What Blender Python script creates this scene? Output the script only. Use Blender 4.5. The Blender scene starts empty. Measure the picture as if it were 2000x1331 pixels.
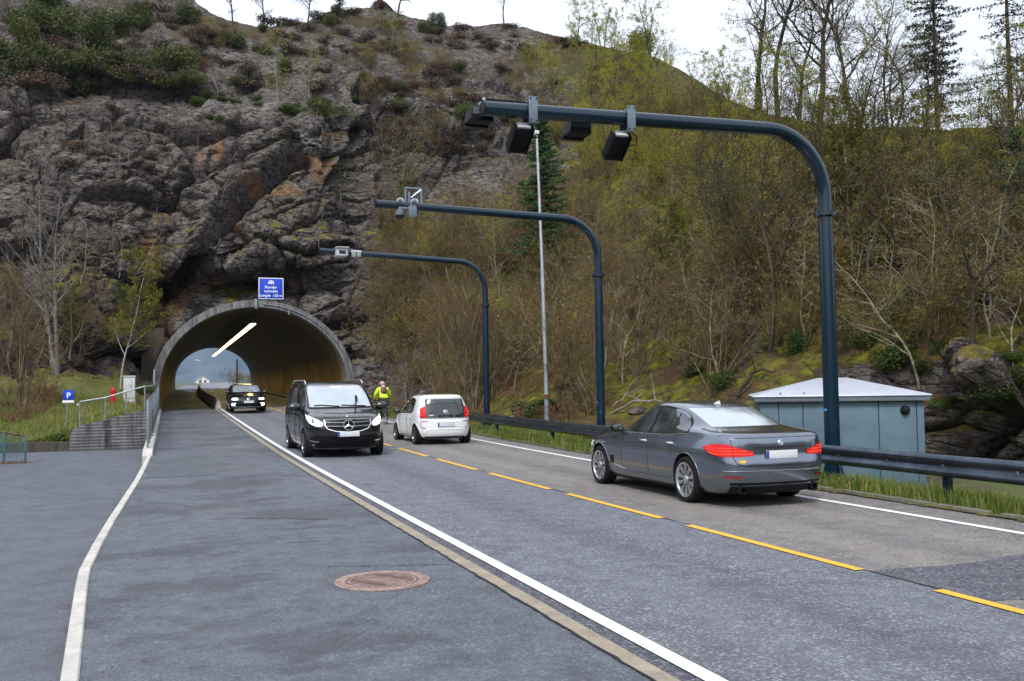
import bpy, bmesh, math, random
import numpy as np
from mathutils import Vector, Matrix
from mathutils.bvhtree import BVHTree

S = bpy.context.scene
COL = S.collection
# ------------------------------------------------------------------ camera (world Y runs along the road, X to its right)
YAW, PITCH, ROLL, CH, FPX = 0.3476, 0.0470, -0.0153, 1.773, 1853.8
fwd = Vector((math.sin(YAW)*math.cos(PITCH), math.cos(YAW)*math.cos(PITCH), math.sin(PITCH)))
r0 = Vector((math.cos(YAW), -math.sin(YAW), 0)); u0 = r0.cross(fwd)
rgt = math.cos(ROLL)*r0 + math.sin(ROLL)*u0
upv = -math.sin(ROLL)*r0 + math.cos(ROLL)*u0
CAMP = Vector((0, 0, CH))
cam = bpy.data.objects.new('camera', bpy.data.cameras.new('camera')); COL.objects.link(cam)
m = Matrix((rgt, upv, -fwd)).transposed().to_4x4(); m.translation = CAMP
cam.matrix_world = m
cam.data.sensor_width = 36; cam.data.lens = FPX/2000*36
cam.data.clip_start = 0.1; cam.data.clip_end = 12000
S.camera = cam

def ray(px, py):
    return rgt*((px-1000)/FPX) + fwd - upv*((py-665.5)/FPX)
def atD(px, py, D): return CAMP + ray(px, py)*D
def atX(px, py, X):
    d = ray(px, py); return CAMP + d*(X/d.x)
def atY(px, py, Y):
    d = ray(px, py); return CAMP + d*(Y/d.y)
def atZ(px, py, z=0.0):
    d = ray(px, py); return CAMP + d*((z-CH)/d.z)
def proj(p):
    v = Vector(p)-CAMP; w = v.dot(fwd)
    return 1000+FPX*v.dot(rgt)/w, 665.5-FPX*v.dot(upv)/w

# ------------------------------------------------------------------ sky, sun, exposure
SUN_EL, SUN_ROT = math.radians(52), math.radians(215)
W = bpy.data.worlds.new('World'); S.world = W; W.use_nodes = True
nt = W.node_tree; nt.nodes.clear()
sky = nt.nodes.new('ShaderNodeTexSky'); sky.sky_type = 'NISHITA'; sky.sun_disc = False
sky.sun_elevation = SUN_EL; sky.sun_rotation = SUN_ROT; sky.air_density = 1.0; sky.dust_density = 3.0; sky.ozone_density = 1.0
hs = nt.nodes.new('ShaderNodeHueSaturation'); hs.inputs['Saturation'].default_value = 0.42
bw = nt.nodes.new('ShaderNodeRGB'); bw.outputs[0].default_value = (6.3, 6.6, 7.3, 1)
tc = nt.nodes.new('ShaderNodeTexCoord'); cn = nt.nodes.new('ShaderNodeTexNoise'); cn.inputs['Scale'].default_value = 2.2; cn.inputs['Detail'].default_value = 5
cr = nt.nodes.new('ShaderNodeMapRange'); cr.inputs['From Min'].default_value = .35; cr.inputs['From Max'].default_value = .65; cr.inputs['To Min'].default_value = .62; cr.inputs['To Max'].default_value = .92
mx = nt.nodes.new('ShaderNodeMix'); mx.data_type = 'RGBA'
bg = nt.nodes.new('ShaderNodeBackground'); bg.inputs['Strength'].default_value = 0.10
wo = nt.nodes.new('ShaderNodeOutputWorld')
nt.links.new(sky.outputs[0], hs.inputs['Color']); nt.links.new(tc.outputs['Generated'], cn.inputs['Vector'])
nt.links.new(cn.outputs[0], cr.inputs['Value']); nt.links.new(cr.outputs[0], mx.inputs[0])
nt.links.new(hs.outputs[0], mx.inputs[6]); nt.links.new(bw.outputs[0], mx.inputs[7])
nt.links.new(mx.outputs[2], bg.inputs['Color']); nt.links.new(bg.outputs[0], wo.inputs[0])
sl = bpy.data.lights.new('sun', 'SUN'); sl.energy = 1.5; sl.angle = math.radians(14); sl.color = (1, .96, .9)
sun = bpy.data.objects.new('sun', sl); COL.objects.link(sun)
# Nishita: rotation measured clockwise from +Y
sd = Vector((math.sin(SUN_ROT)*math.cos(SUN_EL), math.cos(SUN_ROT)*math.cos(SUN_EL), math.sin(SUN_EL)))
sun.rotation_euler = (-sd).to_track_quat('-Z', 'Y').to_euler()
S.view_settings.view_transform = 'Standard'; S.view_settings.look = 'None'
S.view_settings.exposure = 1.15; S.view_settings.gamma = 1; S.view_settings.use_curve_mapping = False
S.render.engine = 'CYCLES'
S.cycles.use_denoising = True
S.cycles.max_bounces = 7; S.cycles.diffuse_bounces = 3; S.cycles.glossy_bounces = 3; S.cycles.transmission_bounces = 5
S.cycles.transparent_max_bounces = 12; S.cycles.sample_clamp_indirect = 6; S.cycles.caustics_reflective = False; S.cycles.caustics_refractive = False
S.render.use_persistent_data = False

# ------------------------------------------------------------------ helpers
def tag(o, label=None, cat=None, group=None, kind=None):
    if label: o['label'] = label
    if cat: o['category'] = cat
    if group: o['group'] = group
    if kind: o['kind'] = kind
    return o
def empty(name, loc, rz=0, parent=None):
    o = bpy.data.objects.new(name, None); COL.objects.link(o); o.location = loc; o.rotation_euler.z = rz
    o.empty_display_size = .2
    if parent: o.parent = parent
    return o
def thing(name, loc, label, cat, group=None, rz=0):
    return tag(empty(name, loc, rz), label, cat, group)
def copy_tree(o, parent=None):
    c = o.copy(); COL.objects.link(c)
    if parent: c.parent = parent
    for ch in o.children: copy_tree(ch, c)
    return c

class NT:
    """tiny node-graph helper"""
    def __init__(s, name):
        s.m = bpy.data.materials.new(name); s.m.use_nodes = True
        s.t = s.m.node_tree; s.p = s.t.nodes['Principled BSDF']; s.co = None
    def n(s, typ, **kw):
        nd = s.t.nodes.new('ShaderNode'+typ)
        for k, v in kw.items():
            if hasattr(nd, k) and k not in nd.inputs: setattr(nd, k, v)
            else: s.set(nd.inputs[k.replace('_', ' ')], v)
        return nd
    def set(s, inp, v):
        if isinstance(v, bpy.types.NodeSocket): s.t.links.new(v, inp)
        elif isinstance(v, bpy.types.Node): s.t.links.new(v.outputs[0], inp)
        else:
            if hasattr(inp, 'default_value'):
                try: inp.default_value = v
                except Exception: inp.default_value = (*v, 1)
    def coord(s, scale=(1, 1, 1), rot=(0, 0, 0), obj=False):
        if s.co is None:
            s.co = s.n('TexCoord') if obj else s.n('NewGeometry')
        mp = s.n('Mapping'); s.set(mp.inputs['Vector'], s.co.outputs['Object' if obj else 'Position'])
        mp.inputs['Scale'].default_value = scale; mp.inputs['Rotation'].default_value = rot
        return mp.outputs[0]
    def noise(s, scale, detail=4, rough=.55, vec=None, dist=0):
        nd = s.n('TexNoise'); nd.inputs['Scale'].default_value = scale; nd.inputs['Detail'].default_value = detail
        nd.inputs['Roughness'].default_value = rough; nd.inputs['Distortion'].default_value = dist
        s.set(nd.inputs['Vector'], vec if vec is not None else s.coord()); return nd.outputs[0]
    def vor(s, scale, feature='F1', vec=None, out='Distance'):
        nd = s.n('TexVoronoi'); nd.feature = feature; nd.inputs['Scale'].default_value = scale
        s.set(nd.inputs['Vector'], vec if vec is not None else s.coord()); return nd.outputs[out]
    def rng(s, v, a, b, c=0., d=1.):
        nd = s.n('MapRange'); s.set(nd.inputs['Value'], v)
        for k, x in zip(('From Min', 'From Max', 'To Min', 'To Max'), (a, b, c, d)): nd.inputs[k].default_value = x
        return nd.outputs[0]
    def math(s, op, a, b=0.):
        nd = s.n('Math'); nd.operation = op; s.set(nd.inputs[0], a); s.set(nd.inputs[1], b); nd.use_clamp = op in ('ADD', 'MULTIPLY') and False; return nd.outputs[0]
    def mix(s, f, a, b, mode='MIX'):
        nd = s.n('Mix'); nd.data_type = 'RGBA'; nd.blend_type = mode; s.set(nd.inputs[0], f)
        for i, v in ((6, a), (7, b)):
            s.set(nd.inputs[i], (*v, 1) if isinstance(v, tuple) and len(v) == 3 else v)
        return nd.outputs[2]
    def attr(s, name, out='Fac'):
        nd = s.n('Attribute'); nd.attribute_name = name; return nd.outputs[out]
    def bump(s, h, strength=.3, dist=.02, normal=None):
        nd = s.n('Bump'); nd.inputs['Strength'].default_value = strength; nd.inputs['Distance'].default_value = dist
        s.set(nd.inputs['Height'], h)
        if normal is not None: s.set(nd.inputs['Normal'], normal)
        s.set(s.p.inputs['Normal'], nd.outputs[0]); return nd.outputs[0]
    def fin(s, col=None, rough=None, metal=None, spec=None):
        if col is not None: s.set(s.p.inputs['Base Color'], (*col, 1) if isinstance(col, tuple) and len(col) == 3 else col)
        if rough is not None: s.set(s.p.inputs['Roughness'], rough)
        if metal is not None: s.set(s.p.inputs['Metallic'], metal)
        if spec is not None: s.set(s.p.inputs['Specular IOR Level'], spec)
        return s.m
def simple(name, col, rough=.5, metal=0., var=.12, scale=6., bump=0., coat=0., spec=.5):
    """plain surface with a little procedural wear"""
    g = NT(name); v = g.noise(scale, 4, .6, g.coord(obj=True))
    c2 = tuple(max(0, x*(1-var*2)) for x in col); c1 = tuple(min(1, x*(1+var)) for x in col)
    g.fin(g.mix(g.rng(v, .3, .7), c2, c1), g.rng(v, .3, .7, min(1, rough*1.15), rough*.85), metal, spec)
    if bump: g.bump(v, bump, .01)
    if coat: g.p.inputs['Coat Weight'].default_value = coat; g.p.inputs['Coat Roughness'].default_value = .03
    return g.m
def emit(name, col, strength):
    g = NT(name); g.fin(col, .5); g.p.inputs['Emission Color'].default_value = (*col, 1); g.p.inputs['Emission Strength'].default_value = strength
    return g.m

class MB:
    """collects shapes, links them as one mesh object"""
    def __init__(s): s.v = []; s.f = []; s.fm = []; s.mi = 0
    def add(s, verts, faces):
        b = len(s.v); s.v += [tuple(x) for x in verts]; s.f += [tuple(i+b for i in f) for f in faces]; s.fm += [s.mi]*len(faces); return s
    def box(s, x0, x1, y0, y1, z0, z1, M=None):
        vs = [Vector((x, y, z)) for z in (z0, z1) for y in (y0, y1) for x in (x0, x1)]
        if M is not None: vs = [M @ v for v in vs]
        return s.add(vs, [(0, 2, 3, 1), (4, 5, 7, 6), (0, 1, 5, 4), (2, 6, 7, 3), (0, 4, 6, 2), (1, 3, 7, 5)])
    def cbox(s, x0, x1, y0, y1, z0, z1, c=.02, M=None):
        """box with chamfered vertical+horizontal edges"""
        vs = []; fs = []
        bm = bmesh.new(); bmesh.ops.create_cube(bm, size=1)
        for v in bm.verts: v.co = Vector(((x0+x1)/2+v.co.x*(x1-x0), (y0+y1)/2+v.co.y*(y1-y0), (z0+z1)/2+v.co.z*(z1-z0)))
        bmesh.ops.bevel(bm, geom=bm.edges[:], offset=c, segments=2, affect='EDGES', profile=.6)
        bm.verts.index_update()
        vs = [v.co.copy() for v in bm.verts]; fs = [[v.index for v in f.verts] for f in bm.faces]; bm.free()
        if M is not None: vs = [M @ v for v in vs]
        return s.add(vs, fs)
    def tube(s, pts, rad, n=10, cap=True, flat=1.0):
        pts = [Vector(p) for p in pts]; k = len(pts)
        if not hasattr(rad, '__len__'): rad = [rad]*k
        vs = []; fs = []; ref = None
        for i, p in enumerate(pts):
            t = (pts[min(i+1, k-1)]-pts[max(i-1, 0)]).normalized()
            if ref is None:
                ref = Vector((0, 0, 1)) if abs(t.z) < .9 else Vector((1, 0, 0))
            a = t.cross(ref).normalized(); b = a.cross(t).normalized(); ref = b
            for j in range(n):
                an = 2*math.pi*j/n; vs.append(p+(a*math.cos(an)+b*math.sin(an)*flat)*rad[i])
        for i in range(k-1):
            for j in range(n):
                fs.append((i*n+j, i*n+(j+1) % n, (i+1)*n+(j+1) % n, (i+1)*n+j))
        if cap: fs.append(tuple(range(n))[::-1]); fs.append(tuple((k-1)*n+j for j in range(n)))
        return s.add(vs, fs)
    def lathe(s, prof, n=24, M=None, a0=0, a1=2*math.pi, cap=True):
        """prof = [(r, h)] turned round local z"""
        vs = []; fs = []; k = len(prof); full = abs(a1-a0-2*math.pi) < 1e-6; nn = n if full else n+1
        for r, h in prof:
            for j in range(nn):
                an = a0+(a1-a0)*j/n; vs.append(Vector((r*math.cos(an), r*math.sin(an), h)))
        for i in range(k-1):
            for j in range(n):
                j2 = (j+1) % nn
                fs.append((i*nn+j, i*nn+j2, (i+1)*nn+j2, (i+1)*nn+j))
        if full and cap:
            if prof[0][0] > 1e-4: fs.append(tuple(range(n))[::-1])
            if prof[-1][0] > 1e-4: fs.append(tuple((k-1)*n+j for j in range(n)))
        if M is not None: vs = [M @ v for v in vs]
        return s.add(vs, fs)
    def ball(s, c, r, n=12, sc=(1, 1, 1)):
        prof = [(math.sin(math.pi*i/n)*r, -math.cos(math.pi*i/n)*r) for i in range(n+1)]
        M = Matrix.Translation(Vector(c)) @ Matrix.Diagonal((*sc, 1))
        return s.lathe(prof, n+4, M)
    def grid(s, fn, nu, nv, flip=False):
        vs = [fn(i/nu, j/nv) for i in range(nu+1) for j in range(nv+1)]
        fs = []
        for i in range(nu):
            for j in range(nv):
                a = i*(nv+1)+j; q = (a, a+1, a+nv+2, a+nv+1); fs.append(q[::-1] if flip else q)
        return s.add(vs, fs)
    def prism(s, poly, z0, z1, M=None):
        n = len(poly); vs = [Vector((x, y, z0)) for x, y in poly]+[Vector((x, y, z1)) for x, y in poly]
        if M is not None: vs = [M @ v for v in vs]
        return s.add(vs, [tuple(range(n))[::-1], tuple(range(n, 2*n))]+[(i, (i+1) % n, n+(i+1) % n, n+i) for i in range(n)])
    def build(s, name, mat, parent=None, smooth=35, bevel=0, solid=0):
        me = bpy.data.meshes.new(name); me.from_pydata(s.v, [], s.f); me.update()
        mats = mat if isinstance(mat, (list, tuple)) else [mat]
        for mm in mats: me.materials.append(mm)
        if len(mats) > 1: me.polygons.foreach_set('material_index', s.fm)
        if smooth:
            me.shade_smooth(); me.set_sharp_from_angle(angle=math.radians(smooth))
        o = bpy.data.objects.new(name, me); COL.objects.link(o)
        if parent: o.parent = parent
        if bevel:
            b = o.modifiers.new('b', 'BEVEL'); b.width = bevel; b.segments = 2; b.limit_method = 'ANGLE'
        if solid:
            b = o.modifiers.new('s', 'SOLIDIFY'); b.thickness = solid
        return o
def np_mesh(name, V, F, mat, parent=None, smooth=True, attrs=None, mi=None):
    me = bpy.data.meshes.new(name)
    V = np.asarray(V, dtype=np.float32); F = np.asarray(F, dtype=np.int32); k = F.shape[1]
    me.vertices.add(len(V)); me.vertices.foreach_set('co', V.ravel())
    me.loops.add(F.size); me.loops.foreach_set('vertex_index', F.ravel())
    me.polygons.add(len(F)); me.polygons.foreach_set('loop_start', np.arange(0, F.size, k, dtype=np.int32))
    me.polygons.foreach_set('loop_total', np.full(len(F), k, dtype=np.int32))
    me.update(calc_edges=True)
    if smooth: me.shade_smooth()
    for mm in (mat if isinstance(mat, (list, tuple)) else [mat]): me.materials.append(mm)
    if mi is not None: me.polygons.foreach_set('material_index', np.asarray(mi, dtype=np.int32))
    for nme, a in (attrs or {}).items():
        at = me.attributes.new(nme, 'FLOAT', 'POINT'); at.data.foreach_set('value', np.asarray(a, dtype=np.float32))
    o = bpy.data.objects.new(name, me); COL.objects.link(o)
    if parent: o.parent = parent
    return o

# numpy noise ---------------------------------------------------------------
def _h(ix, iy, iz, s):
    n = (ix.astype(np.int64)*374761393 + iy.astype(np.int64)*668265263 + iz.astype(np.int64)*2147483647 + s*144665) & 0xffffffff
    n = ((n ^ (n >> 13))*1274126177) & 0xffffffff
    n = ((n ^ (n >> 16))*2246822519) & 0xffffffff
    return ((n ^ (n >> 15)) & 0xffffff)/float(0xffffff)
def vnoise(P, sc, seed=0):
    q = P*sc; i = np.floor(q).astype(np.int64); f = q-i; f = f*f*(3-2*f); r = 0
    for dx in (0, 1):
        for dy in (0, 1):
            for dz in (0, 1):
                w = (f[:, 0] if dx else 1-f[:, 0])*(f[:, 1] if dy else 1-f[:, 1])*(f[:, 2] if dz else 1-f[:, 2])
                r = r+w*_h(i[:, 0]+dx, i[:, 1]+dy, i[:, 2]+dz, seed)
    return r*2-1
def fbm(P, sc, oct=4, seed=0, gain=.5):
    r = 0; a = 1; t = 0
    for o in range(oct): r = r+a*vnoise(P, sc*2.03**o, seed+o*7); t += a; a *= gain
    return r/t
def facet(P, size, seed, tilt=.5):
    """blocky fractured rock: every cell has its own offset and tilt; returns (height, edge)"""
    q = P/size; i = np.floor(q).astype(np.int64); N = len(P)
    b1 = np.full(N, 9.); b2 = np.full(N, 9.); val = np.zeros(N)
    for dx in (-1, 0, 1):
        for dy in (-1, 0, 1):
            for dz in (-1, 0, 1):
                cx, cy, cz = i[:, 0]+dx, i[:, 1]+dy, i[:, 2]+dz
                sx = cx+_h(cx, cy, cz, seed); sy = cy+_h(cx, cy, cz, seed+1); sz = cz+_h(cx, cy, cz, seed+2)
                ex, ey, ez = q[:, 0]-sx, q[:, 1]-sy, q[:, 2]-sz
                d = np.sqrt(ex*ex+ey*ey+ez*ez)
                g = (_h(cx, cy, cz, seed+3)*2-1)+tilt*((_h(cx, cy, cz, seed+4)*2-1)*ex+(_h(cx, cy, cz, seed+5)*2-1)*ey+(_h(cx, cy, cz, seed+6)*2-1)*ez)*2
                c1 = d < b1
                b2 = np.where(c1, b1, np.minimum(b2, d)); val = np.where(c1, g, val); b1 = np.where(c1, d, b1)
    return val, b2-b1
def pchip(x, y, xq):
    x = np.asarray(x, float); y = np.asarray(y, float); h = np.diff(x); d = np.diff(y)/h
    m_ = np.zeros_like(y)
    for k in range(1, len(x)-1):
        if d[k-1]*d[k] > 0:
            w1 = 2*h[k]+h[k-1]; w2 = h[k]+2*h[k-1]; m_[k] = (w1+w2)/(w1/d[k-1]+w2/d[k])
    m_[0] = d[0]; m_[-1] = d[-1]
    xq = np.clip(xq, x[0], x[-1]); k = np.clip(np.searchsorted(x, xq)-1, 0, len(x)-2); t = (xq-x[k])/h[k]
    return ((1+2*t)*(1-t)**2*y[k] + t*(1-t)**2*h[k]*m_[k] + t*t*(3-2*t)*y[k+1] + t*t*(t-1)*h[k]*m_[k+1])

# ------------------------------------------------------------------ road frame
def zr(y):
    t = (y-25)/4.0
    sp = 4.0*(t if t > 20 else math.log1p(math.exp(t)))
    return 0.0155*sp
TY0, TY1 = 60.0, 152.0                       # tunnel mouth and far end
def bend(y): return 0.0 if y < 70 else 1.45*((y-70)/82.0)**2 if y < 152 else 1.45+.035*(y-152)
# ------------------------------------------------------------------ materials of the setting
def asphalt(name, base, warm, seedoff, rough=(.5, .85), blot=.35, band=None, speck=1.0, damp=0):
    g = NT(name); P = g.coord(); P2 = g.coord(scale=(1, .35, 1))
    a = g.noise(85, 4, .8, P); b = g.vor(60, 'F1', P); c = g.noise(.55, 5, .6, P2); d = g.noise(3.1, 5, .65, P); e = g.noise(38, 3, .6, P)
    lo = tuple(x*.38 for x in base); hi = tuple(x*1.9 for x in base)
    col = g.mix(g.rng(a, .36, .64), lo, hi)
    st = g.rng(g.vor(55, 'F1', P, 'Color'), .55, 1.0, 0, .85*speck)
    col = g.mix(st, col, warm)
    col = g.mix(g.rng(c, .35, .7, 0, blot), col, tuple(x*2.0 for x in base))
    col = g.mix(g.rng(d, .42, .72, 0, .5), col, tuple(x*.45 for x in base))
    if damp:
        q = g.math('ADD', g.noise(.42, 8, .72, g.coord(scale=(.8, 1, 1))), g.rng(g.noise(5, 5, .75, P), 0, 1, -.07, .07))
        col = g.mix(g.rng(q, .50, .56, 0, damp), col, tuple(x*.40 for x in base))
        col = g.mix(g.rng(q, .40, .33, 0, .35), col, (.20, .21, .22))
    if band:                       # tyre-polished and dusty stripes that run along the lane
        sx = g.n('SeparateXYZ'); g.set(sx.inputs[0], g.n('NewGeometry').outputs['Position'])
        for x0, wdt, amt, cc in band:
            q = g.math('ABSOLUTE', g.math('SUBTRACT', g.math('ADD', sx.outputs[0], g.rng(g.noise(.4, 2, .5, P2), 0, 1, -.25, .25)), x0))
            f = g.math('MULTIPLY', g.rng(q, wdt, 0, 0, amt), g.rng(g.noise(1.3, 4, .6, P2), .25, .7))
            col = g.mix(f, col, cc)
    g.fin(col, g.rng(c, .35, .65, rough[1], rough[0]), 0, .35)
    h = g.math('ADD', g.math('MULTIPLY', a, .6), g.math('ADD', b, g.math('MULTIPLY', e, .7)))
    g.bump(h, .8, .008)
    return g.m
M_left = asphalt('asphalt_near_lane', (.082, .089, .108), (.40, .41, .44), 0, band=[(3.9, .5, .35, (.16, .17, .2)), (5.5, .5, .35, (.15, .16, .19)), (4.65, .45, .5, (.05, .052, .064))])
M_right = asphalt('asphalt_far_lane', (.112, .108, .108), (.42, .38, .34), 3, band=[(6.95, .5, .6, (.25, .225, .195)), (8.3, .45, .6, (.25, .225, .195)), (7.6, .4, .4, (.08, .075, .075))])
M_path = asphalt('asphalt_footway', (.072, .081, .097), (.26, .28, .32), 7, rough=(.34, .82), blot=.5, speck=.7, damp=.42)
M_yard = asphalt('asphalt_yard', (.078, .086, .104), (.2, .22, .28), 9, rough=(.5, .8), blot=.3, speck=.4)
M_patch = asphalt('asphalt_new_patch', (.055, .057, .072), (.3, .3, .33), 4, rough=(.55, .8), blot=.1)

def paint(name, col, worn, under):
    g = NT(name); P = g.coord(); n = g.noise(55, 4, .75, P); n2 = g.noise(2.5, 3, .6, P)
    f = g.rng(g.math('ADD', n, g.math('MULTIPLY', n2, .35)), worn, worn+.07)
    g.fin(g.mix(f, g.mix(g.rng(g.noise(9, 4), .3, .7), tuple(x*.8 for x in col), col), under), .6)
    g.bump(g.noise(140, 3, .7, P), .35, .004); return g.m
M_white = paint('road_paint_white', (.74, .75, .76), .86, (.12, .12, .14))
M_yellow = paint('road_paint_yellow', (.80, .42, .035), .90, (.12, .11, .11))

def concrete(name, col, stain=(.05, .05, .045), streak=.6, scale=1.0, bumpd=.02, moss=0):
    g = NT(name); P = g.coord(); V = g.coord(scale=(2.2, 2.2, .22))
    n = g.noise(1.2*scale, 6, .65, P); s_ = g.noise(1.6*scale, 5, .65, V); f = g.noise(30, 4, .7, P)
    c = g.mix(g.rng(n, .3, .7), tuple(x*.7 for x in col), tuple(x*1.2 for x in col))
    c = g.mix(g.rng(s_, .42, .68, 0, streak), c, stain)
    c = g.mix(g.rng(f, .35, .7, 0, .3), c, tuple(x*1.35 for x in col))
    if moss: c = g.mix(g.rng(g.noise(5, 5, .7, P), .52, .68, 0, moss), c, (.07, .09, .02))
    g.fin(c, .85, 0, .3); g.bump(g.math('ADD', g.math('MULTIPLY', n, 1.5), f), .6, bumpd); return g.m
M_kerb = concrete('kerb_concrete', (.48, .465, .43), (.2, .2, .18), .35, 2)
M_kerbtan = concrete('flush_kerb_stone', (.27, .235, .18), (.12, .11, .1), .4, 3, .006)
M_ring = concrete('portal_concrete', (.20, .20, .205), (.022, .022, .026), 1.0, 2.6, .03)
M_wallc = concrete('weathered_wall_concrete', (.17, .165, .16), (.03, .03, .03), .85, 1.6, .03, .25)
M_barr = concrete('barrier_concrete', (.36, .35, .33), (.12, .11, .1), .5, 1.5)

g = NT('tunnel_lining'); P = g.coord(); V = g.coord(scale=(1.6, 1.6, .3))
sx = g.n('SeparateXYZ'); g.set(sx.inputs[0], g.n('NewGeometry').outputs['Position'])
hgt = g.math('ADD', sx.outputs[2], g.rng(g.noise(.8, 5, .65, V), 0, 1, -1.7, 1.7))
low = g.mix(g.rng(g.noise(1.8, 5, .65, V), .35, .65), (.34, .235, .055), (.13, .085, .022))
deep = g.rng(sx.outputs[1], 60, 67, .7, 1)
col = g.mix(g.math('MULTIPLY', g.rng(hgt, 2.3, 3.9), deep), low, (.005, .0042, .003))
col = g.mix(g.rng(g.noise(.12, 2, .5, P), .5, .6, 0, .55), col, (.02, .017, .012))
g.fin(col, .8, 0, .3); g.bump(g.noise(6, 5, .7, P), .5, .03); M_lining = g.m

# ------------------------------------------------------------------ ground, roads, markings, kerbs
YS = [-14, -8, -4, 0, 2, 4, 6, 8, 10, 12, 14, 16, 18, 20, 22, 24, 26, 28, 30, 32, 34, 37, 40, 44, 48, 52, 56, 60, 66, 72, 78, 84, 90, 96, 104, 112, 120, 130, 140, 152, 165, 185, 220, 260]
def strip(name, x0, x1, mat, dz=0., ys=YS, y0=-14, y1=260, nx=1, wob=0, zfun=None, ob=True):
    yy = [y0]+[y for y in ys if y0 < y < y1]+[y1]
    mb = MB(); n = len(yy)
    vs = []
    for y in yy:
        b = bend(y)
        for i in range(nx+1):
            x = x0+(x1-x0)*i/nx
            vs.append((x+b, y, (zfun(x, y) if zfun else zr(y))+dz))
    fs = [(j*(nx+1)+i, j*(nx+1)+i+1, (j+1)*(nx+1)+i+1, (j+1)*(nx+1)+i) for j in range(n-1) for i in range(nx)]
    mb.add(vs, fs)
    return mb.build(name, mat, smooth=60)
def struct(o, **k): return tag(o, kind='structure', **k)

# base ground sheet out to the horizon
gg = NT('ground_soil'); n = gg.noise(.6, 6, .65); gg.fin(gg.mix(gg.rng(n, .35, .65), (.06, .05, .03), (.07, .09, .03)), .95); gg.bump(gg.noise(4, 5), .6, .05)
xs_ = [-2500, -800, -300, -120, -60, -30, -14, -8, -2, 6, 14, 20, 30, 60, 120, 300, 800, 2500]; ys_ = [-300, -60, -20, 0, 20, 33, 60, 100, 150, 200, 260, 300, 500, 900, 1600, 4000]
mb = MB(); mb.add([(x, y, (-.75 if y <= 60 else (-.75+(y-60)/90*2.45 if y <= 150 else zr(min(y, 260))-.12))) for y in ys_ for x in xs_],
    [(j*len(xs_)+i, j*len(xs_)+i+1, (j+1)*len(xs_)+i+1, (j+1)*len(xs_)+i) for j in range(len(ys_)-1) for i in range(len(xs_)-1)])
struct(mb.build('ground', gg.m, smooth=60))
struct(strip('road', 3.0, 6.10, M_left, 0, y1=260))
struct(strip('road_far_lane', 6.10, 9.95, M_right, 0, y1=260))
struct(strip('footway', -.42, 2.72, M_path, 0, y1=200))
struct(strip('gutter', 2.86, 3.0, M_patch, -.002, y1=152))
struct(strip('flush_kerb', 2.72, 2.86, M_kerbtan, .006, y1=61))
struct(strip('yard', -34, -.58, M_yard, 0, ys=YS, y0=-14, y1=33.6, nx=4, zfun=lambda x, y: -.12))
# darker new asphalt across the far lane and a relaid patch on the footway
def sheet(name, pxs, z, mat):
    mb = MB(); pts = [atZ(a, b, 0) for a, b in pxs]
    mb.add([(p.x, p.y, zr(p.y)+z) for p in pts], [tuple(range(len(pts)))]); return struct(mb.build(name, mat, smooth=0))
mb = MB(); mb.add([(6.12, 7.25, .004), (7.2, 7.15, .004), (8.3, 7.35, .004), (9.9, 7.5, .004), (9.9, 5.9, .004), (6.75, 5.75, .004), (6.12, 5.9, .004)], [(0, 6, 5, 4, 3, 2, 1)])
struct(mb.build('asphalt_patch', M_patch, smooth=0))
M_patch2 = asphalt('asphalt_relaid_footway', (.068, .08, .095), (.2, .22, .24), 4, rough=(.3, .6), blot=.5, speck=.4)
sheet('footway_patch', [(283, 936), (425, 930), (425, 898), (303, 903)], .004, M_patch2)
# seam cracks
def ribbon(mb, pts, w, dz, seed=0, jit=.01):
    r = random.Random(seed); P_ = [Vector(p) for p in pts]; out = []
    for a, b in zip(P_[:-1], P_[1:]):
        k = max(1, int((b-a).length/.12))
        for i in range(k): out.append(a.lerp(b, i/k)+Vector((r.uniform(-jit, jit), r.uniform(-jit, jit), 0)))
    out.append(P_[-1]); vs = []; 
    for i, p in enumerate(out):
        t = (out[min(i+1, len(out)-1)]-out[max(i-1, 0)]).normalized(); nn = Vector((-t.y, t.x, 0))*w*.5*r.uniform(.4, 1.4)
        vs += [(p.x-nn.x, p.y-nn.y, zr(p.y)+dz), (p.x+nn.x, p.y+nn.y, zr(p.y)+dz)]
    mb.add(vs, [(2*i, 2*i+2, 2*i+3, 2*i+1) for i in range(len(out)-1)])
M_crack = simple('crack_tar', (.012, .012, .014), .7)
mb = MB()
ribbon(mb, [(6.11, 3, 0), (6.1, 30, 0)], .022, .006, 1)
ribbon(mb, [(2.71, 3, 0), (2.71, 24, 0)], .022, .010, 2)
for a in ([(400, 1016), (500, 1013), (640, 1016)], [(283, 936), (425, 930)], [(160, 960), (240, 965)], [(560, 1062), (690, 1054)], [(880, 1104), (640, 1108)]):
    ribbon(mb, [atZ(*q) for q in a], .018, .007, 5)
struct(mb.build('road_cracks', M_crack, smooth=0))

# painted lines
struct(strip('edge_line', 2.99, 3.115, M_white, .008, y1=62))
struct(strip('edge_line', 9.04, 9.17, M_white, .008, y1=150))
y = 2.2
ends = [(5.05, 6.35), (7.30, 10.4), (11.1, 14.2), (14.95, 18.2)]
y = 19.0
while y < 150: ends.append((y, y+3.15)); y += 4.05
for i, (a, b) in enumerate(ends):
    o = strip('centre_line', 6.0, 6.11, M_yellow, .009, y0=a, y1=b); struct(o, group='yellow dashes of the centre line')
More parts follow.
